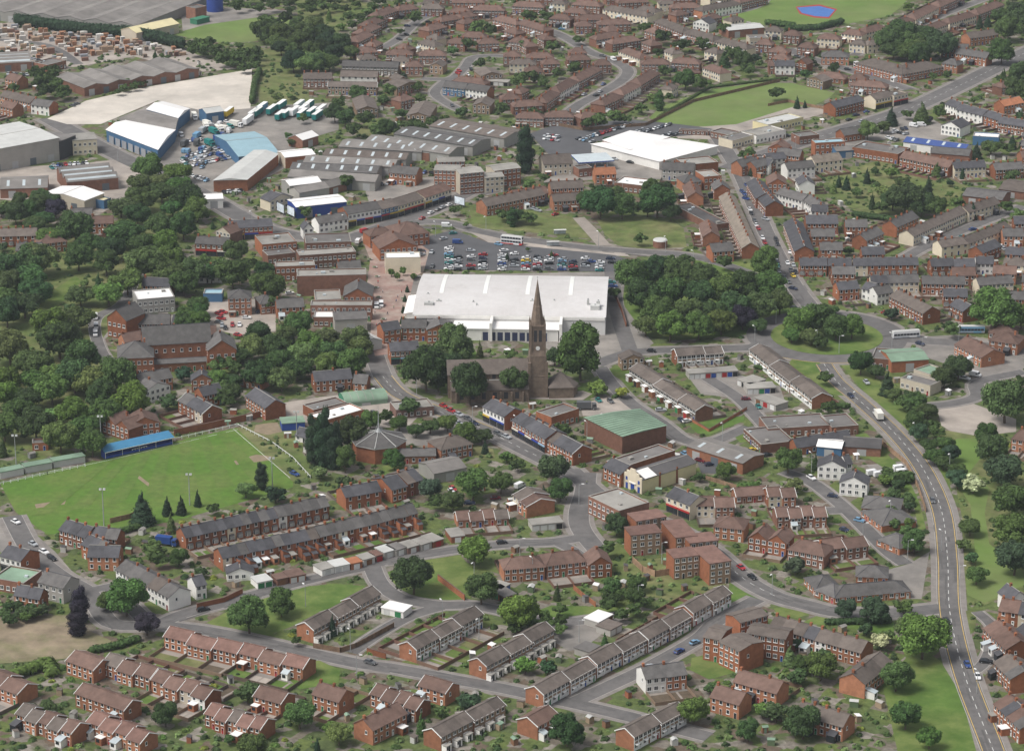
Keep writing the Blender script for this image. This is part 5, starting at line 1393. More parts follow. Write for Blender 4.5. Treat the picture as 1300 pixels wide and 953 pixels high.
# repairs and worn strips in the road surface
m_rp = mat('road_repair', (.108,.103,.10), .15, .5, .9, 0); m_rl = mat('road_worn', (.15,.142,.137), .12, .3, .9, 0)
rs = random.Random(12); pb = [MB(), MB()]
for ln in ('1046,462 1095,512 1170,592 1203,710 1206,778 1225,858 1262,955', '486,478 503,497 575,529 650,563 733,606', '760,628 850,668 945,735 1025,768 1130,778', '195,796 325,754 437,725 575,698 700,688', '190,792 330,814 455,842 575,862 760,900', '800,858 887,810 937,773', '935,212 970,290 1032,393', '1300,68 1150,140 1012,182', '500,286 610,294 740,314 920,336', '75,730 140,790', '180,212 250,243 380,300'):
    w = smooth([(P(x, y).x, P(x, y).y) for x, y in PL(ln)], 6)
    for i in range(len(w)-1):
        for _ in range(2):
            a = Vector(w[i]).lerp(Vector(w[i+1]), rs.random()); d = (Vector(w[i+1])-Vector(w[i])).normalized(); n = Vector((-d.y, d.x)); o = rs.uniform(-2.6, 2.6); l = rs.uniform(1, 7); h = rs.uniform(.4, 1.3)
            zz = .1045+rs.random()*.009; c = a+n*o; q = [c-d*l-n*h*.5, c+d*l-n*h*.5, c+d*l+n*h*.5, c-d*l+n*h*.5]; pb[rs.random() < .5].face([(p.x, p.y, zz) for p in q])
struct('road_repair', pb[0].mesh('road_repair', [m_rp])); struct('road_worn_patch', pb[1].mesh('road_worn_patch', [m_rl]))
# mown bands of the pitch
bb = MB(); a0, a1, c1, c0 = P(135, 585), P(298, 546), P(366, 606), P(40, 655)
for i in range(0, 14, 2):
    q = [a0.lerp(a1, i/14), a0.lerp(a1, (i+1)/14), c0.lerp(c1, (i+1)/14), c0.lerp(c1, i/14)]; bb.face([(p.x, p.y, .098) for p in q[::-1]])
struct('mown_bands', bb.mesh('mown_bands', [mat('pitch_grass_band', (.09,.155,.03), .2, .3, .95, 0, col2=(.12,.165,.042), mixs=.045)]))
# worn touchlines of the football pitch
for ln in ('10,610 135,583 300,544', '300,544 372,606'): dashes([(P(x, y).x, P(x, y).y) for x, y in PL(ln)], -1.2, .18, 40, .01, m_line, .06)
# bays painted in the supermarket car park
for cx_, ya, yb in ((563,310,341),(587,314,341),(607,320,341),(643,322,341),(662,322,341),(689,322,341),(707,326,341),(733,326,341),(756,328,341),(780,330,341)):
    dashes([(P(cx_, ya).x, P(cx_, ya).y), (P(cx_+1, yb).x, P(cx_+1, yb).y)], 0, 4.5, .12, 2.6, m_line, .075)
BL = '''
130 841 190 860 8 3 mn | | white timbered brown roofed modern house
192 862 262 885 8 4 mn | | brown roofed modern brick house in stepped row
84 838 118 850 9 1 mn
-20 862 24 878 9 2 mn
208 807 300 829 8 3 mn | r=red | reddish brick brown roofed house
302 828 384 848 8 3 mn | r=red | reddish brick stepped house
398 799 483 753 7.2 9 mb
528.5 824 613 779 7.2 9 mt
617.5 845 703 799 7.2 9 mb
690 881 755 845 7.2 6 mt
758 843 820 810 7.2 6 mt
823 811 876 781 7.2 6 mt
880 778 927 751 7.2 6 mt
977 795 1093 828 8 8 vb | r=brown2
1098 868 1133 840 9 3 vb | r=brown2
1087 731 1127 733 9 2 bg | one=1
1094 648 1120 667 14 3 bg | one=1 w=orange
1113 684 1142 696 10 2 bg | one=1
1000 697 1046 706 10 2 hp | w=brick3
1047 698 1101 690 9 2 mn | w=brick3
987 656 1049 653 9 4 mn | w=brick3 r=brown
950 682 998 690 9 2 bx | n=1
906 668 944 672 10 1 hp
640 723 692 719 9 2 hp
694 718 745 712 10 2 hp
748 717 777 715 10 1 bx
651 628 671 641 12 2 mn | e=5 | brick terraced house above the lock up garages
676 667 715 663 6 4 gr
581 660 645 655 7 4 mn | e=3.2 f=1 | long low brick bungalow
747 631 786 650 14 1 f2 | r=flat2 w=brick3 e=6.5 | dark brick block with a pale stained flat roof
790 595 857 573 9 2 fb | w=brick e=5.5
766 592 788 602 9 1 vt | h=2.6 fl=c
694 558 727 575 9 4 vt | fl=b | new red brick slate roofed house
650 533 692 557 10 5 sh | r=slate
700 531 735 520 9 1 fb | w=brick e=5
613 516 640 529 10 3 sw
799 468 883 521 8 8 mr
790 457 818 455 7 1 mx
860 452 918 447 8 5 mt | g=brick
875 475 937 471 6 9 gr
936 482 952 488 9 3 gr
949 494 985 492 7 5 gr
958 505 985 515 7 3 gr
952 443 1031 505 8.5 9 mt | g=brick2
975 546 1054 541 14 3 fb | e=3.4
1056 544 1090 541 14 2 fb | e=3.4
944 546 966 566 14 2 fb | e=3.2
1012 568 1081 557 7 4 vs | e=3.4 f=1 r=slate one=1 | low orange brick range with a slate roof
1037 566 1068 569 9 1 iw | e=4 w=blue
1070 566 1118 569 11 1 ig | r=droof w=brick3 e=3.6
1038 592 1074 594 8 1 wx | n=1
1075 589 1082 588 7 1 wh
1066 612 1101 615 8 1 wx | n=1
1094 644 1142 648 12 1 hs | e=3.2 f=1 r=slate2
976 630 1010 628 8 2 mn | e=4.6
846 629 876 641 9 2 sw | w=cream fl=cs | cream corner shop with a red sign
884 642 932 641 9 2 mn | w=brick3
935 630 975 627 7 3 mn | e=3 f=1 one=1
872 566 943 588 13 1 in | e=4.6 h=1 w=brick2 fl=l | long brick shed with arched wall and pale roof
439 631 484 623 9 4 vt | fl=c
498 622 517 617 14 1 vt | fl=c
518 614 538 608 13 2 vt | fl=c
505 579 553 578 8 3 vs | e=3.2 f=1 h=1.5 r=slate2 one=1 | low hall wing with square windows
560 571 600 563 11 1 hp | r=brown2
551 601 592 593 13 1 ig | w=grey r=asb e=4.2 fl=d
410 536 463 521 10 1 fb | r=wroof w=brick e=3.6
398 522 440 512 8 1 fb | w=brick e=3.6
438 513 492 507 10 1 ig | t=b h=2.6 e=1.6 r=groof w=groof g=green | green barrel roofed workshop
503 522 551 517 10 1 fb | r=flat2 e=3.4 w=red
400 484 447 480 9 2 vs | r=slate one=1 e=5 | brick hall with a slate roof
448 486 465 487 8 1 vs | r=slate2 e=4
358 538 387 536 7 1 fb | w=blued r=groof fl=q e=3 | flat blue store with a green roof
375 552 389 555 6 1 wh | e=2.6 f=1 fl=
496 446 532 444 10 3 sh | r=slate
312 502 337 518 9 1 vs | r=slate
303 476 332 481 9 2 hp | r=brown2
243 483 270 482 7 1 wx | n=1 w=brick2
226 508 257 524 9 3 vt | fl=cb
258 502 283 497 8 2 vt | fl=c
130 534 163 545 9 1 bx | n=2 r=brown
165 540 203 536 10 1 bx | n=1 r=brown
178 486 219 479 9 2 vs | r=slate2
184 498 216 489 8 1 wx | r=slate2
41 564 61 563 5 1 fb | e=2.8 w=brick
236 682 330 661 8 9 vt
332 661 418 642 8 8 vt | r=slate2
283 708 405 682 8 11 vr
407 681 530 651 8 11 vr | r=slate2
147 722 214 758 9 5 wh | r=slate2
249 744 262 741 7 1 wh
111 706 150 707 9 2 vt | fl=c w=brick
103 690 128 700 8 3 vt | fl=c
116 680 148 684 7 2 vt | fl=c
75 672 108 682 9 3 vt | fl=c
0 705 26 712 10 2 sw
48 738 80 746 9 1 sh | w=conc g=conc r=slate2 fl=c
18 755 50 760 6 2 vs | r=slate
-10 735 30 742 12 1 fb | r=groof
288 728 322 726 6 1 wx | e=3 h=1.8 f=1 n=1
'''
for l in BL.strip().split('\n'): H(l)
BL2 = '''
405 284 442 278 8 2 wh | r=slate2
442 272 484 265 11 4 sw | e=6.5 r=slate2
484 266 505 261 11 2 sh | w=blue r=brown2
505 262 538 252 11 4 sy | r=brown2
540 251 573 240 11 4 sy | w=cream r=brown
385 291 398 290 7 1 wx
343 256 372 250 9 1 wx | w=cream n=1
376 263 440 256 14 1 ib | r=wroof w=blued h=.8 | blue walled workshop with a pale roof
368 236 408 231 12 1 iw | w=grey g=grey h=1.5
380 245 418 238 10 2 ig | w=conc
412 240 440 232 9 1 in | e=4 fl=
292 290 346 287 10 3 sh | r=slate
274 293 292 297 10 1 wx | w=red g=beige n=1 r=brown | half timbered gabled house
333 312 377 308 16 1 f2 | w=brick e=6
388 310 446 308 15 2 fs | w=brick3
380 326 452 321 9 3 f2 | w=brick3
340 326 375 322 9 2 fb
350 340 400 338 8 2 f2
377 352 465 350 10 1 f2 | e=9 fl=kq w=brick3 | tall blank brick store with a flat roof
436 376 472 376 15 1 sh | t=x h=3.5 n=1 e=6 fl=cs
400 382 433 381 14 1 f2 | r=flat2
394 389 472 389 7 2 f2 | w=brick3
425 406 466 404 10 2 ig | w=conc r=slate2
440 424 462 436 9 2 ig | w=lgrey r=lgrey e=4
398 404 424 404 9 1 fb | r=wroof
482 316 530 312 15 1 sh | t=x n=1 r=brown h=4 fl=c
505 300 545 295 17 2 sh | t=h r=brown h=4 fl=c
470 300 500 296 9 1 sh | t=h r=brown fl=c
489 329 534 328 9 1 fb | w=cream e=7 r=wroof fl=kq | pale yellow blank walled block
510 416 541 416 9 2 sh | r=slate2 fl=c
542 419 576 418 10 1 sh | t=x n=1 r=slate2 fl=c
487 420 509 417 8 1 sh | r=slate fl=c
290 379 319 378 10 2 hs | e=8 f=3 r=slate2 fl= | square three storey brick flats
352 391 386 389 9 2 vs | r=slate2
331 386 350 384 10 1 hs | n=1
174 382 222 378 14 1 f2 | w=grey r=wroof e=6.5 | grey block with a long white flat roof
180 362 215 364 8 2 vs | r=slate
258 374 282 374 7 1 fb | w=blue r=lbroof fl=kq e=3.5 | light blue roofed shed
252 346 281 345 7 2 wh
0 300 46 299 9 5 vt | r=brown2
50 310 85 306 10 1 hp | r=brown
20 318 52 318 8 2 vs
54 246 107 255 16 1 ig | w=beige g=beige r=wroof h=1.8 n=1 t=x | beige stone shed with a white ribbed roof
0 240 60 238 22 1 in | r=asb e=5
85 232 150 226 26 1 is | n=3 e=6
82 248 132 256 6 1 fb | r=yellow w=blue fl=kq
238 -2 256 -5 8 1 fb
260 253 283 252 10 1 iw | w=white e=5 fl=
-40 196 75 175 42 1 iw | e=12 h=.8 w=conc g=dark fl=d r=lgrey | big pale warehouse with loading docks
92 179 123 177 14 1 f2 | e=8 f=2 w=cream fl=
76 180 96 172 20 1 f2 | e=10 w=dark fl=q r=flat
0 122 38 131 8 4 vb | r=brown2
39 133 62 136 9 2 wh | r=slate2 g=brick
-20 82 40 79 22 1 is | n=3 e=5
107 112 252 88 34 1 in | t=x n=5 h=1.6 e=5 fl= | ridged grey warehouse with pale zigzag gutters
60 84 84 78 12 1 fb
-60 9 172 33 95 1 in | t=x n=7 h=2.0 e=6 fl= w=grey g=grey | huge grey many ridged factory
173 42 227 30 14 1 ig | r=yellow w=beige g=beige h=2.4
248 12 262 9 9 1 fb | w=brick3 e=7 fl=kq
362 200 400 196 13 1 iw | w=brick g=beige e=6 fl=d
303 199 354 194 46 1 ib | r=lbroof h=2.6 e=5 | blue shed with a steep pale blue roof
384 178 404 172 10 1 in | e=5 fl= r=wroof
262 144 284 141 10 1 ib | w=blue e=6
'''
for l in BL2.strip().split('\n'): H(l)
BL3 = '''
434 84 505 86 8 8 cc | w=panel t=g r=slate2
432 97 479 98 8 6 cc | t=g
385 100 421 100 8 4 ct | t=g r=brown2
416 110 478 111 8 7 ml
504 103 520 101 10 2 mx | n=1
504 112 535 105 12 3 mx | n=1
453 140 480 139 26 1 mx | n=1
516 147 545 148 26 1 mx | n=1
562 110 590 113 8 3 cc | w=blue t=g r=slate2
591 113 618 117 8 3 cc | t=g r=slate2
600 134 622 135 14 1 mx | n=1
611 97 638 95 15 1 mx | n=1
545 84 562 85 10 1 mx | n=1
608 103 645 105 6 6 gr
490 70 524 70 8 4 ct
532 71 566 71 8 4 ct
530 55 552 60 8 3 cr
567 55 590 56 8 3 ct
607 56 634 55 8 3 ct
452 68 480 66 10 3 ct
455 54 475 44 9 3 ct
463 44 484 34 9 3 ct
470 34 492 24 9 3 ct
482 22 506 13 9 3 ct
506 14 532 11 8 3 ct
534 11 562 12 8 3 ct | r=brown2
570 16 598 17 8 4 ct
600 13 640 14 8 5 ct
625 25 655 32 8 4 ct
560 28 585 24 8 3 ct
585 24 606 20 8 3 ct
645 53 668 56 8 3 ct
545 40 568 34 9 3 ct
650 8 690 10 8 5 ct
655 30 690 40 8 5 ct
640 40 655 44 8 2 ct
650 50 668 60 8 3 ct
697 24 724 26 8 3 ct
732 26 775 25 8 5 ct
668 74 703 74 8 4 ct
721 77 750 76 8 4 ct
735 104 765 88 9 5 ct
711 118 735 104 9 4 cc | r=brown
694 131 711 119 9 3 ct
768 134 792 123 9 4 ct
792 121 814 109 9 4 cc | r=brown
814 108 838 93 9 4 ct
692 149 728 149 8 4 ct
738 151 760 148 8 3 ct
652 136 690 134 8 5 ct
655 150 690 151 8 4 ct
785 65 812 75 8 3 cr | r=brown
814 82 850 82 8 4 ct
852 80 888 82 8 4 ct
892 86 914 94 8 2 cr | r=brown
757 51 792 46 8 5 ct
830 28 866 42 8 4 ct | r=brown2
867 42 905 52 8 4 ct | r=brown2
906 53 948 63 8 4 cr
765 12 822 22 8 6 cr
725 6 762 9 8 4 ct
852 11 890 10 8 4 ct
892 15 942 6 8 6 cc
940 4 975 -4 8 3 ct
770 -2 812 -4 8 4 ct
680 -2 720 -2 8 4 ct
560 -4 610 -4 8 5 ct
880 28 900 31 9 1 wx | n=1
925 39 970 35 14 1 iw | r=lgrey e=5 w=brick3 fl=d
952 50 976 49 9 1 fb | w=beige
1037 49 1066 51 8 2 cb
1068 43 1094 46 8 2 cb
1100 42 1128 36 9 2 cb
1130 40 1162 26 9 3 cb
1163 25 1192 10 9 3 cb
1194 9 1225 -5 9 3 ct
1078 56 1098 58 8 2 cr
1102 58 1124 56 8 2 cr
1172 42 1204 31 8 3 cb
1206 30 1240 20 8 3 cb
1242 19 1275 6 8 3 ct
984 84 1009 84 8 2 wh
1010 80 1024 82 8 1 bx | n=1
1043 72 1078 73 10 2 hs
1012 60 1034 62 9 2 ct
975 66 1000 68 9 2 ct
976 84 984 84 8 1 ct
1035 98 1072 101 9 2 hp | e=3 f=1
1024 100 1045 104 9 1 mx
1212 68 1252 74 8 4 vb | r=slate2
1232 49 1268 44 9 4 vb | r=brown2
1196 62 1228 64 9 3 vs
1061 137 1097 128 9 5 vt | fl=c
1112 127 1134 122 9 2 sy | w=cream
1135 123 1153 119 8 2 sy | w=beige t=f fl=ks
1200 132 1214 137 8 2 wh
1214 139 1247 147 9 3 wh
1195 159 1219 163 12 1 wx
1249 147 1268 153 8 2 vt | fl=c
1267 156 1300 161 9 4 vt | fl=c
1275 135 1300 130 8 2 vs | r=orange
1235 174 1268 176 9 1 fb | r=wroof w=blue fl=kq e=4.5 | blue shed with a white roof
1147 180 1225 190 11 1 ib | r=blroof w=white h=1.5 fl=l e=4.5 | long blue roofed workshop with rooflights
1182 194 1230 198 11 2 in | r=slate2 e=6 fl=
1082 188 1140 197 15 1 fb | w=brick e=5
1035 183 1073 181 7 2 f2 | r=lbroof
1062 192 1094 190 9 1 ib | e=4 fl=d r=asb h=1
1072 172 1098 168 8 1 vs | e=4 f=1
1035 207 1070 203 10 3 vs | w=cream r=tan
1142 200 1204 213 10 7 vs | w=brick r=brown
1212 214 1252 212 8 4 wh | w=cream
1264 216 1300 214 9 4 vt | fl=c r=slate2
975 188 998 190 10 2 bx | n=1
975 203 998 201 8 2 wh | r=slate
985 196 1015 199 8 2 vs
1000 215 1035 212 9 2 wh | r=slate2
960 213 985 206 8 3 vs | r=slate2
1015 175 1040 172 9 1 fb
975 160 1020 150 12 3 fb | r=lgrey w=yellow
960 174 998 166 12 2 fb | r=flat2 w=white
930 180 960 172 10 2 fb | r=flat w=cream
902 168 940 176 10 1 fb | r=flat e=3
840 215 880 217 10 3 vs | w=conc r=slate2 e=5.5
870 211 912 207 13 1 f2 | w=brick fl=kq e=5
944 206 976 210 9 3 wh | g=white
942 212 972 205 8 3 vb | r=slate2
780 233 822 238 13 1 fb | r=wroof
868 232 891 230 10 1 hs
894 226 916 224 12 2 f2
756 222 782 221 9 2 vb | r=orange w=orange
690 209 727 207 12 2 vs | w=beige h=3.5 e=6 r=brown2
735 216 752 214 7 1 fb
650 251 696 245 8 6 ct | t=g w=brick
703 256 736 254 9 3 vb | r=brown2
700 240 741 238 9 4 vb | r=brown2
618 262 692 247 9 8 vb | r=brown2
551 216 583 217 11 3 f4
584 221 614 218 11 3 f4
616 226 640 224 9 2 f4 | w=beige e=8 f=3
628 217 661 213 11 3 f4 | e=9 f=3
556 206 590 205 9 3 f4 | e=8 f=3 w=brick
494 219 528 222 10 3 vb | r=slate2 e=6
545 196 560 186 5 1 fb
862 166 900 168 3 1 fb | e=2
913 250 942 315 8 15 vt | fl=c r=tan one=1 | red brick terraced house with many chimneys
904 287 925 284 38 1 fb | r=droof e=3 fl=kq
905 320 932 318 10 2 vs | r=slate2
995 283 1009 319 9 9 vt | fl=c one=1
961 250 972 262 9 4 vt | fl=c one=1
948 232 960 252 9 5 vt | fl=c one=1
985 246 1018 255 8 4 wh | r=slate2
1018 253 1032 263 8 3 wh | r=slate2
1024 284 1064 284 12 3 vs | r=slate
1030 300 1060 300 8 2 vs | r=slate2
1030 268 1050 269 8 2 wh | r=slate
1016 337 1050 337 8 3 vt
1052 337 1081 337 8 3 vt
1084 337 1102 337 8 2 wh | w=cream r=slate
1103 337 1166 336 8 7 vt
1183 338 1211 337 8 3 vt
1212 338 1238 338 8 3 vt | r=slate
1240 335 1262 335 8 2 wh
1065 368 1091 366 8 2 vt | fl=c
1094 366 1106 369 8 1 wh
1106 359 1129 359 8 2 wh | w=cream
1129 359 1167 358 8 3 wh | w=cream r=slate2
1114 374 1134 371 8 2 wh | r=slate2
1129 376 1172 398 9 6 vt | r=brown2 fl=c
1171 360 1225 361 8 5 vt | fl=c r=slate2
1243 362 1287 359 8 4 wh | w=cream r=slate2
1160 300 1228 269 8 8 cg
1230 270 1270 258 8 4 cg
1196 314 1230 309 8 4 cg
1231 309 1284 289 8 6 cg
1274 336 1305 338 10 2 cr
1222 248 1272 254 16 1 ig | w=brick3 g=brick3 r=slate2 e=4
1268 240 1300 244 20 1 in | r=brown2 e=4 fl=
1274 300 1300 300 9 2 vb | r=slate2
975 234 999 234 13 1 bx | n=1
1212 437 1246 454 12 2 hp | e=4.5 one=1 r=brown t=g
1256 432 1292 437 12 2 hp | e=5 one=1 r=brown
1255 422 1290 425 10 1 hp | e=3 f=1
1132 459 1179 456 15 1 ig | w=brick r=groof e=5 h=1.2 | brick hall with a shallow grey green roof
1106 456 1131 458 14 1 fb
1143 481 1181 491 8 2 fb | w=beige e=4
1160 470 1190 480 10 1 fb | r=groof w=beige e=4.5
1284 557 1315 562 11 2 hp | r=brown
1283 762 1305 758 8 1 wx | n=1
1268 774 1305 780 9 3 vb | w=brick
1249 797 1277 824 10 4 vb | w=brick r=brown
1262 840 1283 862 10 3 vb | w=brick r=brown2
1288 800 1310 815 9 2 wh
'''
for l in BL3.strip().split('\n'): H(l)
# beyond the photograph's lower edge: the same streets carried on
for l in '''
20 905 90 930 8 5 mn | | brown roofed modern brick house
110 915 180 940 8 4 mn | r=red | reddish brick stepped house
260 905 330 925 8 5 mn | r=red | reddish brick stepped house
470 880 530 898 8 4 mn | | brown roofed modern brick house
560 935 640 893 7.2 6 mb
805 935 870 900 7.2 6 mt
820 862 872 855 9 2 wh | r=slate2
1010 905 1070 922 8 4 vb | r=brown2
1262 893 1295 925 10 4 vb | w=brick r=brown
'''.strip().split('\n'): H(l)
# buildings of several wings
wings(['801 680 840 676 8 2 fl','858 683 885 680 16 1 fl | e=8.12','808 662 846 656 8 2 fl | e=7.85'], 'block_of_flats', 'three storey brick flats with a reddish flat roof and white stair panels', 'flats', 'left of the pair')
wings(['856 709 888 705 8 2 fl','901 716 928 712 15 1 fl | e=8.12','876 690 912 686 8 2 fl | e=7.85'], 'block_of_flats', 'three storey brick flats with a reddish flat roof', 'flats', 'nearer of the pair beside the curved street')
wings(['893 808 914 812 11 1 f3','913 814 939 826 11 1 f3','948 803 997 811 9 2 f3','940 790 975 780 8 1 f3'], 'block_of_flats', 'angular three storey red brick flats with grey brown roofs', 'flats', 'by the bottom street')
wings(['1060 758 1156 750 9 7 bg | fl=','1034 748 1060 758 9 2 bg','1021 733 1036 748 9 2 bg'], 'sheltered_bungalows', 'curved row of orange brick bungalows with grey hipped roofs', 'bungalows', 'by the bypass junction')
wings(['1086 80 1145 95 15 5 hp | r=brown2 w=brick h=3','1145 95 1198 85 15 5 hp | r=brown2 w=brick h=3'], 'care_home', 'L shaped brick building with a large grey brown hipped roof', 'care home', 'at the upper right junction')
wings(['182 438 268 433 14 8 vs | e=9.5 h=5.8 r=slate2 fl=z','150 455 195 453 16 2 hs | e=8 h=4.6 r=slate2','264 445 300 443 14 2 bx | e=8.5 h=4.2 n=1 r=slate2','190 462 262 458 3.5 7 vs | e=4 h=1.2 r=slate2 f=1 fl=z'], 'school', 'old red brick school with tall dark windows and two gabled pavilions', 'school', '')
wings(['136 402 160 407 13 1 bx | e=9 h=4 r=slate2 n=1','161 412 215 411 11 2 vs | e=5 r=slate2 fl=','218 410 238 411 8 1 vs | e=5 r=slate fl='], 'school_house', 'red brick gabled school house with tall chimneys', 'school', 'beside the old school')
tdep, _, _ = Q('depot', 'blue walled depot with white and grey low pitched roofs', 'depot', '135,165 200,190 222,165 160,153', 6.5, 'blue', 'wroof', 1.6, 'low')
Q('depot', '', '', '161,153 222,165 226,151 184,140', 6.3, 'blue', 'asb', 1.4, 'low', part=tdep)
Q('depot', '', '', '186,139 226,150 241,138 207,129', 6.6, 'blue', 'wroof', 1.6, 'low', part=tdep)
for i in range(7):
    a_, b_ = P(139, 167, 6.5), P(196, 189, 6.5); q_ = a_.lerp(b_, i/7+.04); q_.z = 0; obj('roller_door', gdoor_mesh(4.6, 4.2), tdep, q_-tdep.location+Vector((-.05,-.05,0)), rz=math.atan2((b_-a_).y, (b_-a_).x), color=(.3,.31,.33))
Q('tyre_depot', 'long shed with a cream roof and orange front', 'shed', '271,229 314,228 353,196 322,191', 6, 'orange', 'lgrey', 1.2, 'low')
wings(['365 224 476 231 13 1 ig | r=asb e=5','368 215 478 220 14 1 ig | r=slate2 e=5 fl=l','385 206 500 212 14 1 ig | r=asb e=5 fl=l h=1.6','410 197 515 203 14 1 ig | r=brown2 e=5 fl=l','430 186 535 193 16 1 ig | r=asb e=5 fl=l h=1.4'], 'factory', 'long grey factory of parallel ridged roofs with pale rooflight strips', 'factory', 'above the shops')
wings(['462 180 570 196 16 1 ig | r=asb e=5.5 fl=l','500 170 600 186 18 1 ig | r=slate2 e=5.5 fl=l h=1.4','545 160 640 176 20 1 ig | r=brown2 e=5.5 fl=l h=1.2'], 'factory', 'dark grey factory of wide shallow roofs with thin pale strips', 'factory', 'below the housing estate')
Q('bingo_hall', 'brick hall with a large pale green ribbed roof', 'hall', '742,530 790,554 846,540 812,519', 7.2, 'brick3', 'groof', .5, 'low', ribs=12)
Q('clinic', 'white hipped roof clinic with a long band of small windows', 'clinic', '751,183 837,205 911,185 828,172', 4.6, 'white', 'wroof', 1.5, 'hip')
Q('clinic_wing', 'low white roofed wing with brick walls', 'clinic', '765,178 800,190 850,174 800,166', 5.2, 'brick', 'wroof', 1.2, 'hip', where='behind the white clinic')
def cinema():
    e = 5.6; a, b_ = P(816, 609, e), P(884, 587, e); u = (b_-a).normalized(); L = (b_-a).length; v = Vector((-u.y, u.x, 0)); A = Vector((a.x, a.y, 0)); d = 10
    t = thing('old_cinema', 'pale yellow former cinema with a stepped white front', 'cinema', A, math.atan2(u.y, u.x), where=''); mark([A, A+u*L, A+u*L+v*d, A+v*d], 4)
    build(t, L, d, 'sy', 1, 1, 1, 0, 0, random, False, dict(w='yellow', r='droof', e=5.6, h=1.6, fl='q'))
    q = MB(); q.slab([(1,-.3,5.75),(7,-.3,5.75),(7,4.9,7.45),(1,4.9,7.45)],.1); obj('roof_patch', q.mesh('roof_patch', [M('wroof')]), t, (0,0,.15))
    f = MB(); pr = [(0,0),(0,6.2),(1.6,6.2),(1.6,7.4),(3.2,7.4),(3.8,8.6),(6.2,8.6),(6.8,7.4),(8.4,7.4),(8.4,6.2),(10,6.2),(10,0)]
    f.face([(-.5,y,z) for y, z in pr[::-1]][::-1]); f.face([(-.02,y,z) for y, z in pr][::-1])
    for (y0, z0), (y1, z1) in zip(pr[:-1], pr[1:]): f.face([(-.5,y0,z0),(-.5,y1,z1),(-.02,y1,z1),(-.02,y0,z0)])
    obj('front_wall', f.mesh('front_wall', [M('cream')]), t)
    for y0, y1, z0, z1 in ((1,2.2,0,2.4),(4,6,0,2.8),(7.6,8.8,0,2.4),(1.1,2.1,3.4,4.8),(7.8,8.8,3.4,4.8)):
        q = MB(); q.box(-.58,y0,z0+.05,-.49,y1,z1); obj('door' if z0 == 0 else 'window', q.mesh('door', [M('blued')]), t)
    q = MB(); q.box(-.9,3.2,2.9,-.51,6.8,3.3); obj('sign_board', q.mesh('sign_board', [M('white')]), t)
    for x in (L*.3, L*.62): q = MB(); q.box(x,-.25,0,x+.8,.0,6.5); obj('pier', q.mesh('pier', [M('brick')]), t)
cinema(); supermarket(); church(); octagon(); stand(); canopy()
# long shelters of the football club
for i, (xa, ya, xb, yb) in enumerate(((0,600,30,594),(32,593,66,587),(68,586,108,579))): H(f'{xa} {ya} {xb} {yb} 4 1 fb | e=2.6 w=lgrey r=groof fl=q | long low green grey spectator shelter')
# the lane garages and yard sheds below the slate terraces
rs = random.Random(5)
for x, y, w, dd, wl, rf in ((0,0,0,0,0,0),):
    pass
for l in '''
327 740 346 736 6 2 gr | w=white r=lgrey
352 736 366 733 5 1 gr | w=brick3 r=brown
368 733 388 729 6 2 gr | w=brick r=brown
409 724 424 720 6 1 gr | w=white r=flat2
425 720 444 716 6 2 gr | w=white r=lgrey
446 716 460 713 5 1 gr | w=orange r=orange
462 711 476 707 5 1 gr | w=lgrey
478 706 486 704 5 1 gr | w=red r=red
488 702 502 698 6 1 gr | w=conc r=lgrey
503 699 516 695 6 1 gr | w=conc r=flat
518 696 532 692 6 1 gr | w=red
535 692 548 688 6 1 gr | w=conc
550 688 563 684 7 1 gr | w=brick
573 682 590 680 8 1 gr | w=brick r=flat2
620 746 640 758 5 3 gr | r=flat w=brick
636 748 648 741 5 2 gr | w=conc
484 771 512 777 6 2 gr | w=white r=wroof
668 838 672 835 4 1 gr
760 790 778 780 6 3 gr | r=wroof
775 800 790 792 6 2 gr | r=brown2
748 828 762 820 6 2 gr | r=flat
'''.strip().split('\n'): H(l)
def tank(x, y, r, h, c='blued', lk='round blue storage tank with a white rim'):
    p = P(x, y); t = thing('storage_tank', lk, 'tank', p, 0); b = MB(); b.tube((0,0,0),(0,0,h),r,r,28); obj('shell', b.mesh('shell', [M(c)]), t); b = MB(); b.tube((0,0,h+.001),(0,0,h+.5),r+.1,r*.9,28); obj('lid', b.mesh('lid', [M('lgrey')]), t)
tank(273, 14, 5.3, 9); H('250 26 266 22 6 1 fb | w=green r=green e=3 fl=q | bright green container store')
tank(838, 313, 3.4, 3.2, 'brick3', 'round dark brown brick tank')
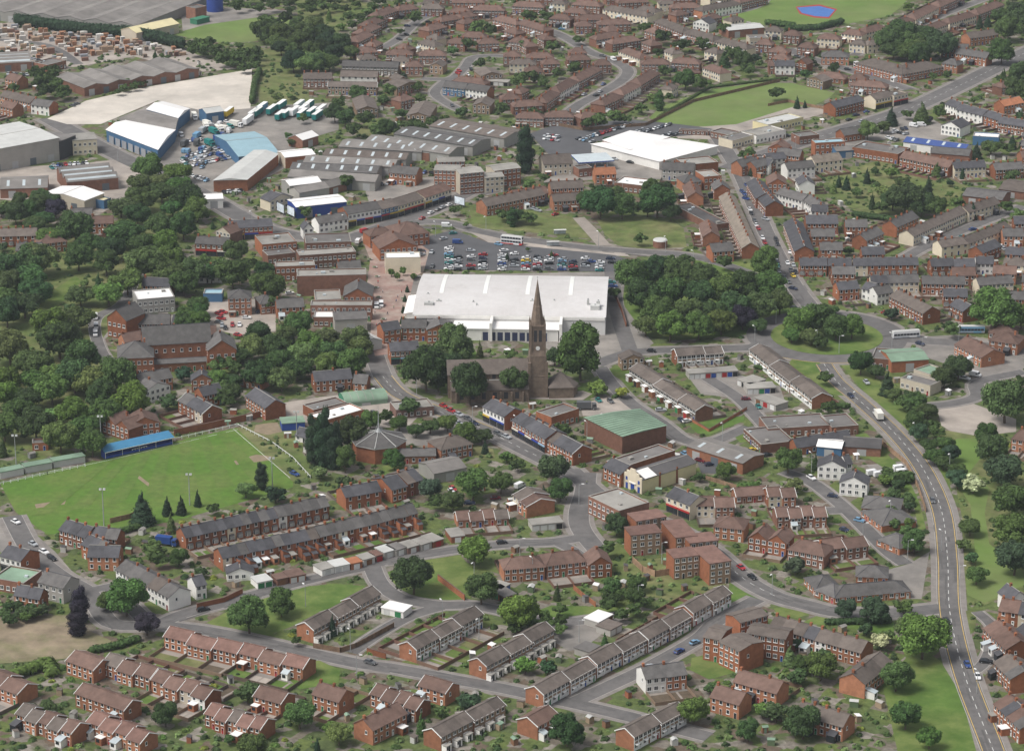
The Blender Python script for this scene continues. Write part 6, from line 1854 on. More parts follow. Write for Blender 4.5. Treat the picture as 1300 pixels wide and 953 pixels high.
trees('''
525 728 52 round dark; 602 697 40 round bright; 611 745 44 round mid; 657 775 50 round bright; 316 778 52 round mid; 357 763 38 round mid; 160 756 52 round bright; 101 768 22 column purple 1.9; 98 788 24 column purple 1.5; 186 790 38 wide purple; 134 762 26 round mid
1172 806 62 round bright; 1152 795 30 round olive; 422 793 10 cone con 2.6; 376 812 15 round dark; 702 592 42 round dark; 712 620 32 round mid; 783 664 30 round dark; 1001 582 36 round mid; 1277 507 60 round mid; 1199 477 30 round mid; 1217 465 34 round dark; 1093 458 34 round dark; 1112 470 24 wide mid; 1127 487 22 cone con 1.3; 1135 500 24 wide mid; 1048 479 20 round dark
1015 408 42 round bright; 1036 402 44 round mid; 1062 414 36 round mid; 1082 413 34 round bright; 1030 426 30 wide mid; 1005 424 26 wide mid; 1060 393 12 small mid; 1042 434 22 wide dark
737 445 62 round mid 1.25; 541 465 56 round dark 1.15; 578 436 50 round mid 1.15; 597 484 46 round dark 1.3; 652 482 37 round mid 1.25; 625 478 30 round mid 1.2; 560 452 34 round dark; 758 491 22 small bright; 789 497 16 small gold; 556 485 26 wide mid; 620 492 24 wide dark; 704 452 24 round dark; 570 462 34 round dark
802 347 44; 832 343 40 round dark; 862 346 44; 893 352 42 round dark; 816 372 46 round dark; 851 368 46; 886 372 42 round dark; 917 368 42; 948 360 44 round dark; 977 362 44; 932 388 44 round dark; 966 386 42; 990 382 34 round mid; 838 395 44; 875 396 42 round mid; 906 398 38 round dark; 820 412 36 wide mid; 851 412 42 round bright; 887 412 38 round bright; 916 407 36 round bright; 943 401 34 round purple; 973 331 40 round bright; 920 332 22 round mid; 897 346 24 round dark; 870 330 22 round mid; 780 372 20 wide mid; 963 412 26 wide mid
1265 391 60 round bright; 1297 400 36 round bright; 1209 418 22 round mid; 1252 549 30 round mid; 1258 568 42 round mid; 1274 596 50 round blue; 1286 632 50 round mid; 1236 613 26 small blossom; 1284 672 48 round mid; 1289 705 50 round blue; 1232 667 30 wide mid; 1233 707 16 small dark; 1240 728 32 wide mid; 1224 690 18 small mid; 1161 686 32 round mid; 1075 772 28 round blue; 1111 773 36 round blue; 1100 797 18 small dark; 1010 716 26 small blue; 1042 843 40 round bright; 1018 842 24 round mid; 1003 832 20 cone olive 1.2; 1012 815 16 small dark; 1138 856 42 round mid; 1118 812 24 small blossom; 1125 806 18 small mid; 1148 770 20 small mid
398 560 22 column con 2.6; 411 558 24 column con 2.9; 424 567 22 column con 2.5; 438 580 26 round mid 1.5; 500 582 28 round mid; 546 618 30 round blue; 575 634 30 round mid; 600 612 46 round mid; 636 612 28 round mid; 552 636 22 round dark; 332 605 17 column con 1.8; 181 645 32 cone con 1.2; 212 642 14 cone con 1.6; 230 641 14 cone con 1.6; 251 632 10 cone con 2; 270 645 20 wide mid; 312 620 26 wide olive; 448 548 46 round dark; 470 532 28 round mid; 520 515 26 small mid; 546 540 24 wide mid; 568 535 30 wide bright; 590 548 30 round bright; 612 552 26 wide mid; 616 567 10 cone con 1.6; 528 545 24 wide mid; 507 535 26 wide mid; 490 528 20 round dark
667 192 22 column con 2.4; 1132 148 18 cone con 1.2; 1152 144 15 round mid; 1170 144 22 cone mid 1.15; 1192 142 20 round mid; 1102 164 26 round olive; 1122 160 18 small mid; 1180 151 10 small purple; 1272 64 34 round mid; 1258 70 22 round mid; 986 117 22 round dark; 1012 130 9 cone con 1.6; 1022 132 6 cone con 1.5; 1184 96 12 round mid; 1203 95 13 round mid; 1047 103 9 small olive; 1290 112 34 round mid; 1296 92 34 round dark; 1280 35 36 round mid; 1295 20 40 round dark; 1270 20 24 round mid; 1244 28 10 cone con 1.6; 1254 26 10 cone con 1.5
812 303 18 round mid; 745 252 28 round mid; 762 256 44 round dark; 790 260 36 round mid; 780 250 30 round dark; 835 254 46 round dark; 826 238 24 round mid; 843 240 24 round dark; 852 268 24 round dark; 822 262 26 round dark; 638 272 22 wide mid; 655 272 24 wide dark; 672 276 20 wide mid; 577 266 14 round mid; 592 285 8 round mid; 691 226 13 round dark; 650 276 14 column dark 1.5; 850 210 18 round dark; 948 196 20 round mid; 954 216 9 cone con 1.5; 868 212 16 wide mid
340 360 44 round mid; 335 342 26 round dark; 345 384 22 round dark; 298 318 34 round mid; 295 345 42 round mid; 318 335 22 round mid; 270 340 22 round dark; 225 330 14 small mid; 372 240 12 round dark; 440 230 22 round mid; 372 243 16 round dark; 388 268 18 round mid; 1150 250 46 round dark; 1170 257 34 round dark; 1134 252 30 round dark; 1188 262 28 round mid; 1178 240 16 cone con 1.3; 1215 258 20 round olive; 1235 268 12 cone con 1.7; 1278 262 20 round mid; 1120 262 20 round mid; 1058 238 10 cone olive 1.3; 1065 230 9 cone con 1.6; 1075 232 12 cone con 1.4; 1190 215 16 cone mid 1; 1222 220 8 cone con 1.6; 1236 215 8 cone con 1.6; 1285 222 20 round mid; 1240 192 16 cone con 1.2; 1258 186 26 wide olive; 1285 180 12 cone con 1.5
637 138 20 round dark; 455 118 26 round mid; 495 115 20 round mid; 530 110 17 round mid; 610 80 16 round mid; 595 55 20 round mid; 605 35 24 round bright; 622 38 18 round dark; 526 22 20 round mid; 508 40 10 round mid; 660 -2 22 round mid; 672 20 20 round mid; 692 20 18 round mid; 735 50 14 round mid; 751 46 14 round mid; 702 58 20 round mid; 666 57 16 round mid; 820 35 18 round dark; 841 45 24 round dark; 866 56 22 round dark; 892 56 22 round dark; 906 62 14 round mid; 920 36 18 round dark; 930 68 24 round dark; 944 76 26 round dark; 920 75 16 cone dark 1.2; 950 88 18 round mid; 844 90 20 round dark; 870 100 28 round mid; 890 105 24 round mid; 837 128 14 column mid 1.6; 850 122 14 round mid; 678 98 22 round dark; 660 100 24 round dark; 690 105 16 round mid; 700 72 9 cone con 1.5; 730 86 18 round mid; 708 92 16 round mid; 678 145 22 round mid; 762 152 22 round mid; 745 156 18 round mid; 738 148 10 round mid; 780 148 24 wide bright; 793 150 18 wide mid; 812 137 16 round mid
490 162 26 round dark; 478 168 20 round mid; 505 167 18 round mid; 520 158 22 round mid; 533 160 20 round mid; 548 155 20 round mid; 565 152 16 round mid; 510 158 14 wide olive; 448 165 22 round dark; 462 150 24 round dark; 438 148 26 round dark; 425 142 26 round dark; 430 130 20 round mid; 385 150 14 round mid; 370 180 12 small mid; 392 78 36 wide olive; 366 172 10 small mid
''')
trees('''
1020 915 46 round mid; 880 900 38 round bright; 720 925 44 round dark; 380 905 40 round mid; 430 930 30 round olive; 210 905 34 round dark; 60 900 26 round mid; 1150 905 40 round mid; 1180 935 30 round bright; 950 925 30 round dark; 560 905 22 round mid; 320 945 40 round mid
''')
wood('330,20 400,20 445,55 450,78 405,84 372,78 350,62 330,45', 20, 32, .62, seed=2, cols=('dark','con','mid'))
wood('305,70 325,62 332,80 322,90 300,84 270,72 235,62 245,52 275,56', 14, 22, .6, seed=3, cols=('dark','mid'))
wood('440,20 480,0 520,0 505,12 485,22 470,30 450,40', 14, 22, .9, seed=4)
wood('280,-5 400,-5 470,-5 440,12 380,14 300,10', 12, 20, .8, seed=14)
wood('1130,42 1150,32 1172,40 1200,50 1196,60 1165,70 1135,66', 28, 38, .5, seed=5, cols=('dark','dark','mid'))
wood('45,90 70,82 75,100 92,112 86,122 60,118 42,105', 18, 24, .6, seed=6, cols=('dark','mid'))
wood('150,112 180,95 186,105 150,120', 10, 14, .6, seed=7)
wood('172,212 210,208 240,222 258,244 262,266 240,276 235,300 205,318 170,300 150,285 140,262 165,240', 30, 46, 0.74, seed=8, cols=('mid','bright','olive','mid','bright','dark'))
wood('60,300 100,285 150,290 200,318 170,345 140,335 112,345 96,338 70,342 40,330 55,315', 34, 50, 0.84, seed=9, cols=('mid','bright','olive','mid','bright','dark'))
wood('0,325 38,318 60,335 62,360 34,390 0,400', 36, 50, 0.66, seed=10, cols=('dark','mid','mid'))
wood('108,362 165,352 160,372 126,386 112,400 106,440 118,468 108,476 50,470 0,490 0,425 45,418 80,395', 36, 54, 0.86, seed=11, cols=('mid','bright','olive','mid','bright','dark'))
wood('190,325 240,322 246,345 232,360 205,348', 32, 40, 0.7, seed=12, cols=('mid','bright','olive','mid','bright','dark'))
wood('0,480 60,470 128,476 176,466 176,500 150,520 128,558 105,568 62,556 0,556', 36, 54, 0.8, seed=13, cols=('mid','bright','olive','mid','bright','dark'))
wood('305,430 345,408 378,400 400,412 440,420 466,442 460,472 425,476 400,470 366,482 338,486 318,470 300,455', 30, 44, 0.7, seed=15, cols=('mid','bright','olive','mid','bright','dark'))
wood('222,395 250,385 262,392 252,412 225,412', 22, 30, .6, seed=16, cols=('mid','bright'))
wood('250,330 285,328 285,345 262,350', 20, 26, .7, seed=17)
wood('275,455 300,450 305,490 290,510 272,500', 20, 28, .7, seed=18)
wood('18,255 70,245 74,268 45,285 18,275', 22, 32, .6, seed=19, cols=('dark','mid','purple'))
wood('1150,500 1180,520 1205,560 1222,600 1215,610 1190,585 1165,545 1145,520', 20, 30, .62, seed=20, cols=('mid','mid','blue'), shapes=('wide','round'))
wood('760,745 820,735 826,770 790,782 762,776', 18, 26, 0.8, seed=21, cols=('dark','mid','mid'))
wood('700,770 712,768 714,800 650,800 640,790', 18, 24, .9, seed=22)
wood('0,770 50,764 56,775 40,782 0,786', 14, 20, .7, seed=23, shapes=('small',))
wood('1110,600 1150,595 1170,690 1150,700', 14, 20, 1.2, seed=24, shapes=('small',))
for h in (('22,32 60,38 110,44 160,48 200,54 234,64', 5, 8, 'con'), ('0,868 20,860 60,845 68,862', 5, 3.5, 'bright'), ('118,828 150,822 178,812', 3, 2.5, 'mid'), ('1052,792 1132,790', 3, 2.2, 'dark'), ('1052,518 1080,518', 3, 2.5, 'mid'),
          ('862,470 862,455', 2, 2, 'mid'), ('836,150 900,112 1000,100', 2, 1.5, 'mid'), ('1000,40 1040,38 1070,30', 4, 4, 'dark'), ('975,32 1010,36', 4, 4, 'mid'), ('146,680 178,670', 3, 2.5, 'mid'), ('1125,615 1160,612', 4, 5, 'mid'),
          ('320,132 323,110 330,92', 3, 4, 'mid'), ('1085,275 1140,282', 3, 3, 'dark'), ('960,468 985,473', 2, 2, 'mid'), ('940,620 965,618', 3, 2.4, 'bright'), ('780,505 790,500', 2, 1.5, 'mid'), ('175,520 128,545', 3, 2.5, 'dark'), ('1120,66 1098,64', 3, 4, 'con')):
    hedge(*h)
# walls and fences
m_bw = M('brick')
for f_ in (('221,553 262,545 325,531 358,523', 2.6, m_bw, 'long red brick wall behind the pitch', 'brick_wall', 'wall', .35, False), ('640,736 640,748 620,746', 1.8, None, 'orange wooden garden fence', 'fence', 'fence', .12, True),
    ('398,822 432,828 452,822 500,796', 1.8, None, 'grey garden fence', 'fence', 'fence', .12, True), ('466,829 490,836', 2.0, m_bw, 'orange brick garden wall', 'brick_wall', 'wall', .25, False),
    ('803,714 816,726 832,732 856,728', 2.4, None, 'grey timber yard fence', 'fence', 'fence', .12, True), ('728,748 740,758 756,770', 1.8, M('orange'), 'orange garden fence', 'fence', 'fence', .12, True),
    ('250,772 285,764 308,753', 1.8, m_bw, 'brown garden wall by the white end house', 'brick_wall', 'wall', .25, False), ('302,541 345,563 372,583 394,607', 1.1, m_frame, 'white pitch rail', 'pitch_rail', 'railing', .08, True), ('-5,617 60,602 108,592', 1.1, m_frame, 'white pitch rail on the left', 'pitch_rail', 'railing', .08, True), ('222,559 300,541', 1.1, m_frame, 'white pitch rail by the brick wall', 'pitch_rail', 'railing', .08, True),
    ('556,736 590,762', 2.2, m_bw, 'red brick garage court wall', 'brick_wall', 'wall', .3, False), ('655,150 740,166 820,160 880,130 990,104', 1.8, None, 'long brown boundary fence', 'fence', 'fence', .12, True), ('1120,565 1150,590 1165,620 1175,650', 2, None, 'brown fence along the bypass', 'fence', 'fence', .12, True),
    ('781,378 790,398 795,415', 2.2, m_bw, 'dark wall along the service road', 'brick_wall', 'wall', .3, False), ('885,605 960,628 975,620', 1.6, None, 'weathered paling fence', 'fence', 'fence', .12, True), ('870,530 900,548 935,528 948,520', 1.2, m_bw, 'low curved brick wall', 'brick_wall', 'wall', .3, False),
    ('140,664 166,658 182,650', 2.0, None, 'grey fence at the foot of the pitch', 'fence', 'fence', .12, True), ('975,135 1000,130 1060,142', 1.6, None, 'pale fence at the field corner', 'fence', 'fence', .12, True)): fence(f_[0], f_[1], f_[2], f_[3], f_[4], f_[5], f_[6], f_[7])
# ------------------------------------------------------------------ vehicles
V = '''
1080 502 5 4 n driving; 1184 635 2 6 g driving; 1202 788 3 4 k driving; 1228 843 3 6 b driving; 1255 809 10 0 r; 1252 839 10 1 k; 1241 858 2 6 w driving
941 720 6 4 r driving; 955 732 6 4 k driving; 933 784 8 -4 w; 882 815 8 -3 l; 862 826 8 -4 b; 824 846 8 -4 s; 470 840 10 3 g driving; 258 773 10 -2 k; 374 601 7 3 b; 1030 606 7 4 w; 1057 629 8 1 n; 1091 660 9 2 l; 1072 672 6 2 n; 827 445 9 1 k
839 520 9 0 s; 872 534 9 -2 w; 865 533 6 4 n; 760 508 6 5 t; 775 509 6 5 g; 947 506 8 0 m; 963 516 5 6 t; 955 571 7 -2 y; 974 577 5 -1 k; 870 576 5 3 l; 881 578 6 2 r; 889 584 7 2 m; 901 589 8 -1 n
563 515 7 3 r; 573 521 7 3 r; 583 526 7 3 s; 594 531 7 3 g; 602 537 7 3 n; 582 537 7 3 s; 632 550 7 3 g; 643 554 7 3 s; 629 632 9 -1 m; 575 620 4 4 r; 573 623 3 3 w; 596 638 8 0 n; 637 688 9 -1 k; 20 662 6 3 w; 42 690 6 3 s; 56 700 6 3 w; 66 708 5 3 k
483 504 4 4 l; 475 496 7 1 w; 474 524 4 4 g; 478 527 4 4 w; 1125 397 8 1 r; 1100 485 3 3 s; 1168 436 7 2 n; 996 352 3 6 k; 1001 358 5 5 g; 1007 366 8 2 n; 988 349 3 6 g; 991 353 2 5 t; 1000 334 2 4 w; 1004 343 2 4 g; 1007 350 3 3 y; 985 304 1 4 k; 987 310 1 4 k; 1009 391 5 1 k; 1023 392 5 1 w
948 235 3 3 b; 952 238 3 3 s; 956 242 3 3 t; 942 243 3 3 b; 945 246 3 3 b; 947 252 3 1 b; 952 266 3 3 w; 954 271 2 3 k; 958 280 2 3 g; 960 286 2 3 w; 963 290 2 3 r; 968 302 2 3 w; 971 308 2 3 r; 985 303 2 4 k; 972 278 3 1 s; 966 263 1 5 w
1012 72 5 1 g; 1076 88 6 1 k driving; 1087 146 7 -1 n; 1100 142 7 -2 b driving; 1078 152 4 -1 k driving; 1094 154 6 -2 s driving; 1136 166 6 1 w; 1145 164 3 3 k; 1150 163 3 3 n; 999 172 6 1 k; 1258 267 1 1 g; 1235 291 6 -1 b; 1222 300 6 -2 t; 1187 313 5 -1 g; 1203 52 5 0 w
713 37 8 0 l driving; 765 71 7 1 g driving; 766 107 4 -2 b driving; 742 120 5 -2 s; 757 121 4 -1 k; 762 116 3 -2 s; 723 117 6 0 s; 718 122 6 0 s; 581 93 4 2 r; 583 90 4 2 r; 598 88 2 3 k driving; 594 95 1 3 w; 574 134 3 4 g; 584 140 4 1 l; 517 33 4 0 n; 516 44 3 1 k; 507 50 4 1 k; 544 28 4 0 k
535 247 6 -3 r driving; 547 270 6 -3 w; 556 266 6 -3 g; 562 263 6 -3 s; 570 260 6 -3 w; 536 277 6 -3 r driving; 575 296 9 -1 t; 563 303 9 -2 s; 535 323 8 -1 s; 534 318 8 -1 g; 528 352 8 -1 g; 633 310 6 1 l; 703 324 8 -1 r driving; 640 318 7 -1 w
776 358 5 0 t; 778 363 6 0 b; 781 369 4 2 s; 751 332 8 0 b; 775 328 9 0 n; 777 333 9 0 k; 686 246 5 1 r; 674 258 5 1 r; 678 265 5 1 s; 683 267 5 1 s; 705 272 7 -2 r
368 372 9 -1 w; 330 396 6 -1 n; 313 403 8 0 w; 282 413 0 5 s; 286 416 0 5 k; 295 412 0 5 r; 304 412 0 5 w; 278 398 6 2 r; 283 396 6 1 r; 281 404 7 1 r; 278 409 6 1 g; 211 404 0 6 b; 302 425 5 1 r
'''
for q in V.replace('\n', ';').split(';'):
    a = q.split()
    if len(a) < 5: continue
    car(float(a[0]), float(a[1]), float(a[2]), float(a[3]), a[4], doing=a[5] if len(a) > 5 else 'parked')
VV = '''
650 309 10 1 w bus; 1092 88 8 3 w bus; 1150 427 16 -1 w coach; 1232 421 14 0 l coach; 1115 529 -4 -6 w truck; 393 340 1 1 w x; 1029 394 6 1 w van; 1238 476 5 1 w van; 567 287 8 0 w van; 475 296 8 -3 w van; 455 307 4 -4 w van; 478 389 0 5 w van; 484 387 0 5 w van; 463 294 4 -1 r van; 468 298 5 -1 y van; 660 617 9 -4 w van
1108 601 7 -1 w van; 1117 603 7 -1 w van; 1128 600 7 -1 w van; 1142 595 8 -1 w van; 1146 600 8 -1 w van; 745 518 8 0 g truck; 779 76 6 3 w van; 1160 160 6 1 w van; 1170 159 7 0 w van; 581 308 7 0 b van; 230 172 3 4 w van; 247 150 3 5 w truck; 250 183 4 -6 g truck; 367 284 5 0 w x; 122 415 0 6 w van; 121 403 0 6 w van; 121 424 0 6 w van; 300 160 6 1 w truck; 262 163 3 5 w truck; 270 166 3 5 g truck; 285 166 6 1 w truck; 212 690 8 1 b truck
'''
for q in VV.replace('\n', ';').split(';'):
    a = q.split()
    if len(a) < 6 or a[5] == 'x': continue
    car(float(a[0]), float(a[1]), float(a[2]), float(a[3]), a[4], kind=a[5], doing='driving' if a[5] in ('bus', 'coach') else 'parked')
for x, y, c in ((333,140,'l'),(345,143,'t'),(357,137,'t'),(364,148,'t'),(374,145,'w'),(380,137,'w'),(386,142,'w'),(396,146,'t'),(408,143,'w'),(403,150,'t'),(290,146,'y'),(322,148,'w'),(315,156,'w')): car(x, y, 7, -5, c, kind='trailer')
for l in ((570,315,570,341,8,8,0,'wwltwtsw'),(581,326,581,342,5,8,0,'ksgwk'),(613,323,613,341,5,8,0,'rnkws'),(638,324,637,342,6,8,0,'wswbsw'),(668,327,667,342,5,8,0,'wylrw'),(683,326,682,342,6,8,0,'kswrs'),(714,329,713,342,6,8,0,'slktsb'),(727,332,728,342,4,8,0,'nkrk'),(762,333,761,343,4,8,0,'wswt'),(548,320,549,338,3,3,4,'s.g'),
   (694,172,708,174,6,4,1,'swgrws'),(693,176,706,178,5,4,1,'wskrs'),(735,176,752,180,5,5,1,'kslgs'),(745,175,800,158,16,4,2,'sslwkrrmrsgkswgs'),(800,172,815,165,6,4,2,'wswsgs'),(812,169,850,158,9,4,2,'wgskwsnwg'),(855,171,866,167,4,4,2,'kgsk'),(838,176,850,170,4,4,2,'swks'),
   (232,205,292,190,13,3,2,'wkslbwsbgswlk'),(236,212,300,198,14,3,2,'sgwbklswrgbswk'),(238,198,290,184,10,3,2,'bswlwksbwg'),(285,244,306,242,7,3,2,'kwskws'),(68,210,110,207,9,2,3,'sbkrswskw'),(66,213,100,216,7,3,2,'tsbsgwr'),(240,222,262,229,6,4,2,'swgwsl'),(10,94,34,95,7,2,3,'sksgsks'),(28,72,55,78,6,4,1,'swbsks'),(92,134,98,132,2,5,-1,'gg'),
   (470,236,500,232,5,3,2,'gwksw'),(530,218,548,220,3,3,2,'sbk'),(1136,168,1150,170,3,5,1,'wks'),(1265,310,1285,322,5,5,2,'swsgs'),(780,202,800,206,3,6,1,'s.k'),(700,215,745,220,5,5,1,'wrsbk'),(1205,475,1225,480,3,5,1,'gsw'),(984,322,990,348,6,1,5,'gsktgs'),(1003,320,1010,345,4,1,4,'wgsk'),(1128,175,1138,178,3,5,2,'wsg')):
    carrow(*l[:7], l[7])
yp = PL('228,196 238,176 262,160 292,150 300,160 296,184 290,200 262,214 236,214'); rs = random.Random(4); k = 0
while k < 75:
    x, y = rs.uniform(225, 302), rs.uniform(148, 216)
    if not inpoly(x, y, yp) or not free(P(x, y), 0) and OCC[int(P(x, y).y-GY0), int(P(x, y).x-GX0)] > 2: k += .3; continue
    kd = rs.choice(('car','car','van','truck','car','van')); d_ = rs.choice(((4,-3),(5,2))); car(x, y, d_[0], d_[1], rs.choice('wwbslwbgt'), kind=kd); k += 1
for l in ((598,318,598,341,7,8,0,'s.wg.rk'),(653,322,653,341,6,8,0,'w.kgs.'),(697,324,697,341,6,8,0,'.swk.g'),(743,328,743,341,5,8,0,'w.ks.')): carrow(*l[:7], l[7])
for x, y, c in ((327,146,'t'),(356,150,'t'),(384,148,'t'),(392,137,'t')): car(x, y, 7, -5, c, kind='trailer')
# ------------------------------------------------------------------ street furniture
for x, y in ((985,411),(1037,441),(1065,449),(958,437),(1132,446),(1170,451),(1217,436),(1055,340),(529,503),(600,540),(655,553),(735,640),(602,740),(445,828),(388,770),(608,812),(810,770),(676,735),(840,715),(1130,660),(1152,712),(1160,560),(1085,520),(1205,600),(1195,700),(1218,745),(1183,818),(1240,880),(735,815),(562,790),(453,860),(980,755),(917,560),(745,560),(760,315),(845,320),(617,292),(553,300),(437,290),(320,285),(150,205),(880,340),(925,260),(1010,190),(1112,85),(1215,60),(1030,600),(1095,690),(660,710),(790,250)): lamp(x, y, 8 if y > 300 else 7)
for x, y in ((21,597),(132,667),(241,641),(129,572),(346,620),(377,560)): floodlight(x, y, 14 if x < 200 else 12)
billboard(352, 270, (6, 3), 7.5, 4.5, 'beside the main road, left of the pair'); billboard(365, 274, (6, 3), 7.5, 4.5, 'beside the main road, right of the pair'); billboard(577, 261, (8, 2), 7, 4, 'at the end of the shop terrace')
shelter(711, 298, 'on the road behind the supermarket car park'); shelter(702, 313, 'at the edge of the supermarket car park')
people('480,360 486,372 474,380 492,400 500,392 478,415 505,378 489,342 495,330 482,425 510,372 476,398 503,384 497,352 484,322 470,404 560,450 540,322 655,556 745,615 488,436 493,420')
def planter(x, y):
    def f(): b = MB(); b.tube((0,0,0),(0,0,.6),1.1,1.3,10); return b.mesh('pot', [M('conc')])
    def g():
        p = [(random.uniform(-.7,.7), random.uniform(-.7,.7), .6, 0) for _ in range(4)]; return bush_cloud('plants', p, per=14)
    t = thing('planter', 'round stone planter full of plants', 'planter', P(x, y), 0, 'planters in the precinct'); obj('pot', cached('pot', f), t); obj('plants', cached('pplants', g), t, (0,0,.4), color=TC['mid'][0])
for x, y in ((478,366),(481,378),(480,392),(487,406),(483,420),(479,352),(476,340),(513,404),(514,392),(512,380),(509,424),(470,330)): planter(x, y)
trees('''
497 345 8 small bright 1.5; 504 350 8 small bright 1.5; 512 343 8 small bright 1.7; 525 350 8 small bright 1.3; 517 366 6 cone con 1.4; 514 378 6 cone con 1.4; 512 392 6 cone con 1.5; 510 406 6 cone con 1.5; 644 325 6 cone con 1.6; 670 316 6 small mid; 700 322 6 cone mid 1.4
''')
# ------------------------------------------------------------------ pallet yard and scrap heaps
yard = PL('0,34 30,34 100,42 165,52 228,64 235,70 200,76 160,70 120,72 100,84 60,76 20,72 0,66'); rs = random.Random(9); k = 0
def stack_mesh(s):
    def f():
        r = random.Random(s); b = MB(); n = r.randint(5, 9)
        for i in range(n): z = i*.42; b.box(-1.2,-1,z,1.2,1,z+.06); b.box(-1.2,-1,z+.3,1.2,1,z+.38); [b.box(-1.2,yy,z+.061,1.2,yy+.12,z+.299) for yy in (-1,-.06,.88)]
        return b.mesh('pallet_stack', [m_obj])
    return cached(('stk', s), f)
PC = (((.33,.17,.10),'orange brown'),((.36,.25,.17),'tan'),((.20,.11,.08),'dark brown'),((.50,.46,.42),'pale grey'),((.28,.29,.31),'grey'),((.62,.60,.56),'white'),((.26,.20,.16),'brown'))
while k < 230:
    x, y = rs.uniform(-5, 235), rs.uniform(34, 84)
    if not inpoly(x, y, yard) or not free(P(x, y)): k += .2; continue
    c, n = rs.choice(PC); thing('pallet_stack', f'{n} pallet stack in the yard', 'pallet stack', P(x, y), rs.choice((.3, 1.87)), 'stacks in the pallet yard', me=stack_mesh(rs.randrange(5)), color=c, where='', scale=(1.2*rs.uniform(.8,1.6), 1.2, rs.uniform(.7, 1.2))); claim(P(x, y), 1); k += 1
# ------------------------------------------------------------------ more houses of the same streets where the plan still has room
ALLOT = PL('1040,212 1120,200 1210,222 1260,240 1215,262 1150,296 1060,300 1030,262')
def infill(boxes, seed):
    r = random.Random(seed); made = 0; base_rows = [q for q in ROWS if q[6][0] in 'vcmh' and q[5] > 1]
    for x0, y0, x1, y1, tries, kinds in boxes:
        for _ in range(tries):
            x, y = r.uniform(x0, x1), r.uniform(y0, y1); p = P(x, y)
            if not free(p, 2) or (y > 262 and x > 990 and r.random() < .45): continue
            q = min(base_rows, key=lambda q: (q[0]-p).length); u, v = q[1], q[2]
            if u.x < 0: continue
            n = r.choice((2, 2, 3, 4, 4)); L = n*5.2; d = 8
            pts = [p+u*(L*a)+v*(d*b_) for a in (-.06, .12, .3, .5, .7, .88, 1.06) for b_ in (-.35, .1, .5, .9, 1.3)]
            if not all(free(t_, 1) for t_ in pts): continue
            kd = r.choice(kinds); e = K[kd][3]; a = p; c = p+u*L; pa = px((a.x, a.y, e)); pc = px((c.x, c.y, e))
            if any(inpoly(*px(t_), ALLOT) for t_ in pts[::5]): continue
            H(f'{pa[0]:.2f} {pa[1]:.2f} {pc[0]:.2f} {pc[1]:.2f} {d} {n} {kd} | one=1'); made += 1
    print('INFILL', made)
infill([(440, 8, 1000, 150, 5200, ('ct','ct','ct','cr')), (1000, 70, 1300, 130, 700, ('vb','ct','hs')), (960, 185, 1300, 250, 700, ('vs','wh','vb')), (980, 250, 1300, 420, 900, ('vs','vb','vt')), (860, 200, 960, 330, 500, ('vs','vb')),
        (0, 100, 130, 150, 200, ('vb',)), (0, 270, 90, 340, 500, ('vb','vs')), (240, 300, 480, 430, 900, ('vs','sh','vb')), (130, 440, 360, 530, 500, ('vs','vb')), (0, 870, 1240, 950, 500, ('mn','vb'))], 3)
# ------------------------------------------------------------------ gardens: fences, sheds, shrubs in what is left free
def comb(base, u, v, L, w, n, depth, side):
    """garden fences behind or in front of a row: one connected fence"""
    b = MB(); h = 1.25; s = -1 if side < 0 else 1
    def seg(p, q): 
        d = (q-p).normalized(); m = Vector((-d.y, d.x, 0))*.06; b.prism([(a.x, a.y) for a in (p-m, q-m, q+m, p+m)], 0, h)
    for i in range(n+1):
        p = u*(w*i)+v*(s*.1); q = u*(w*i)+v*(s*depth); seg(p, q)
    seg(v*(s*depth), u*L+v*(s*depth)); return b
def plots(org, u, v, L, n, dep, side):
    r = random.Random(int(org.x*7+org.y)); w = L/n; ms = [m_path, m_grass, m_yard, mat('dug_soil', (.11,.085,.06), .3, .4, .95, 0), m_yard2, m_rough]; b = MB(); s = side
    for i in range(n):
        pt = r.uniform(1.5, min(3.5, dep*.5)); k0 = r.choice((0, 0, 2, 4)); k1 = r.choice((1, 1, 1, 5, 3, 2, 4, 5))
        for a, c, k in ((.15, pt, k0), (pt, dep-.1, k1)):
            q = [org+u*(w*i+.08)+v*(s*a), org+u*(w*(i+1)-.08)+v*(s*a), org+u*(w*(i+1)-.08)+v*(s*c), org+u*(w*i+.08)+v*(s*c)]
            if s < 0: q = q[::-1]
            b.face([(p.x, p.y, .075) for p in q], k)
            if k in (0, 2, 4) or r.random() < .7: mark(q, 2)
        if r.random() < .5:
            x0 = w*(i+r.uniform(.1, .8)); q = [org+u*x0+v*(s*pt), org+u*(x0+.8)+v*(s*pt), org+u*(x0+.8)+v*(s*(dep-.2)), org+u*x0+v*(s*(dep-.2))]
            if s < 0: q = q[::-1]
            b.face([(p.x, p.y, .085) for p in q], 0)
    struct('garden_plots', b.mesh('garden_plots', ms))
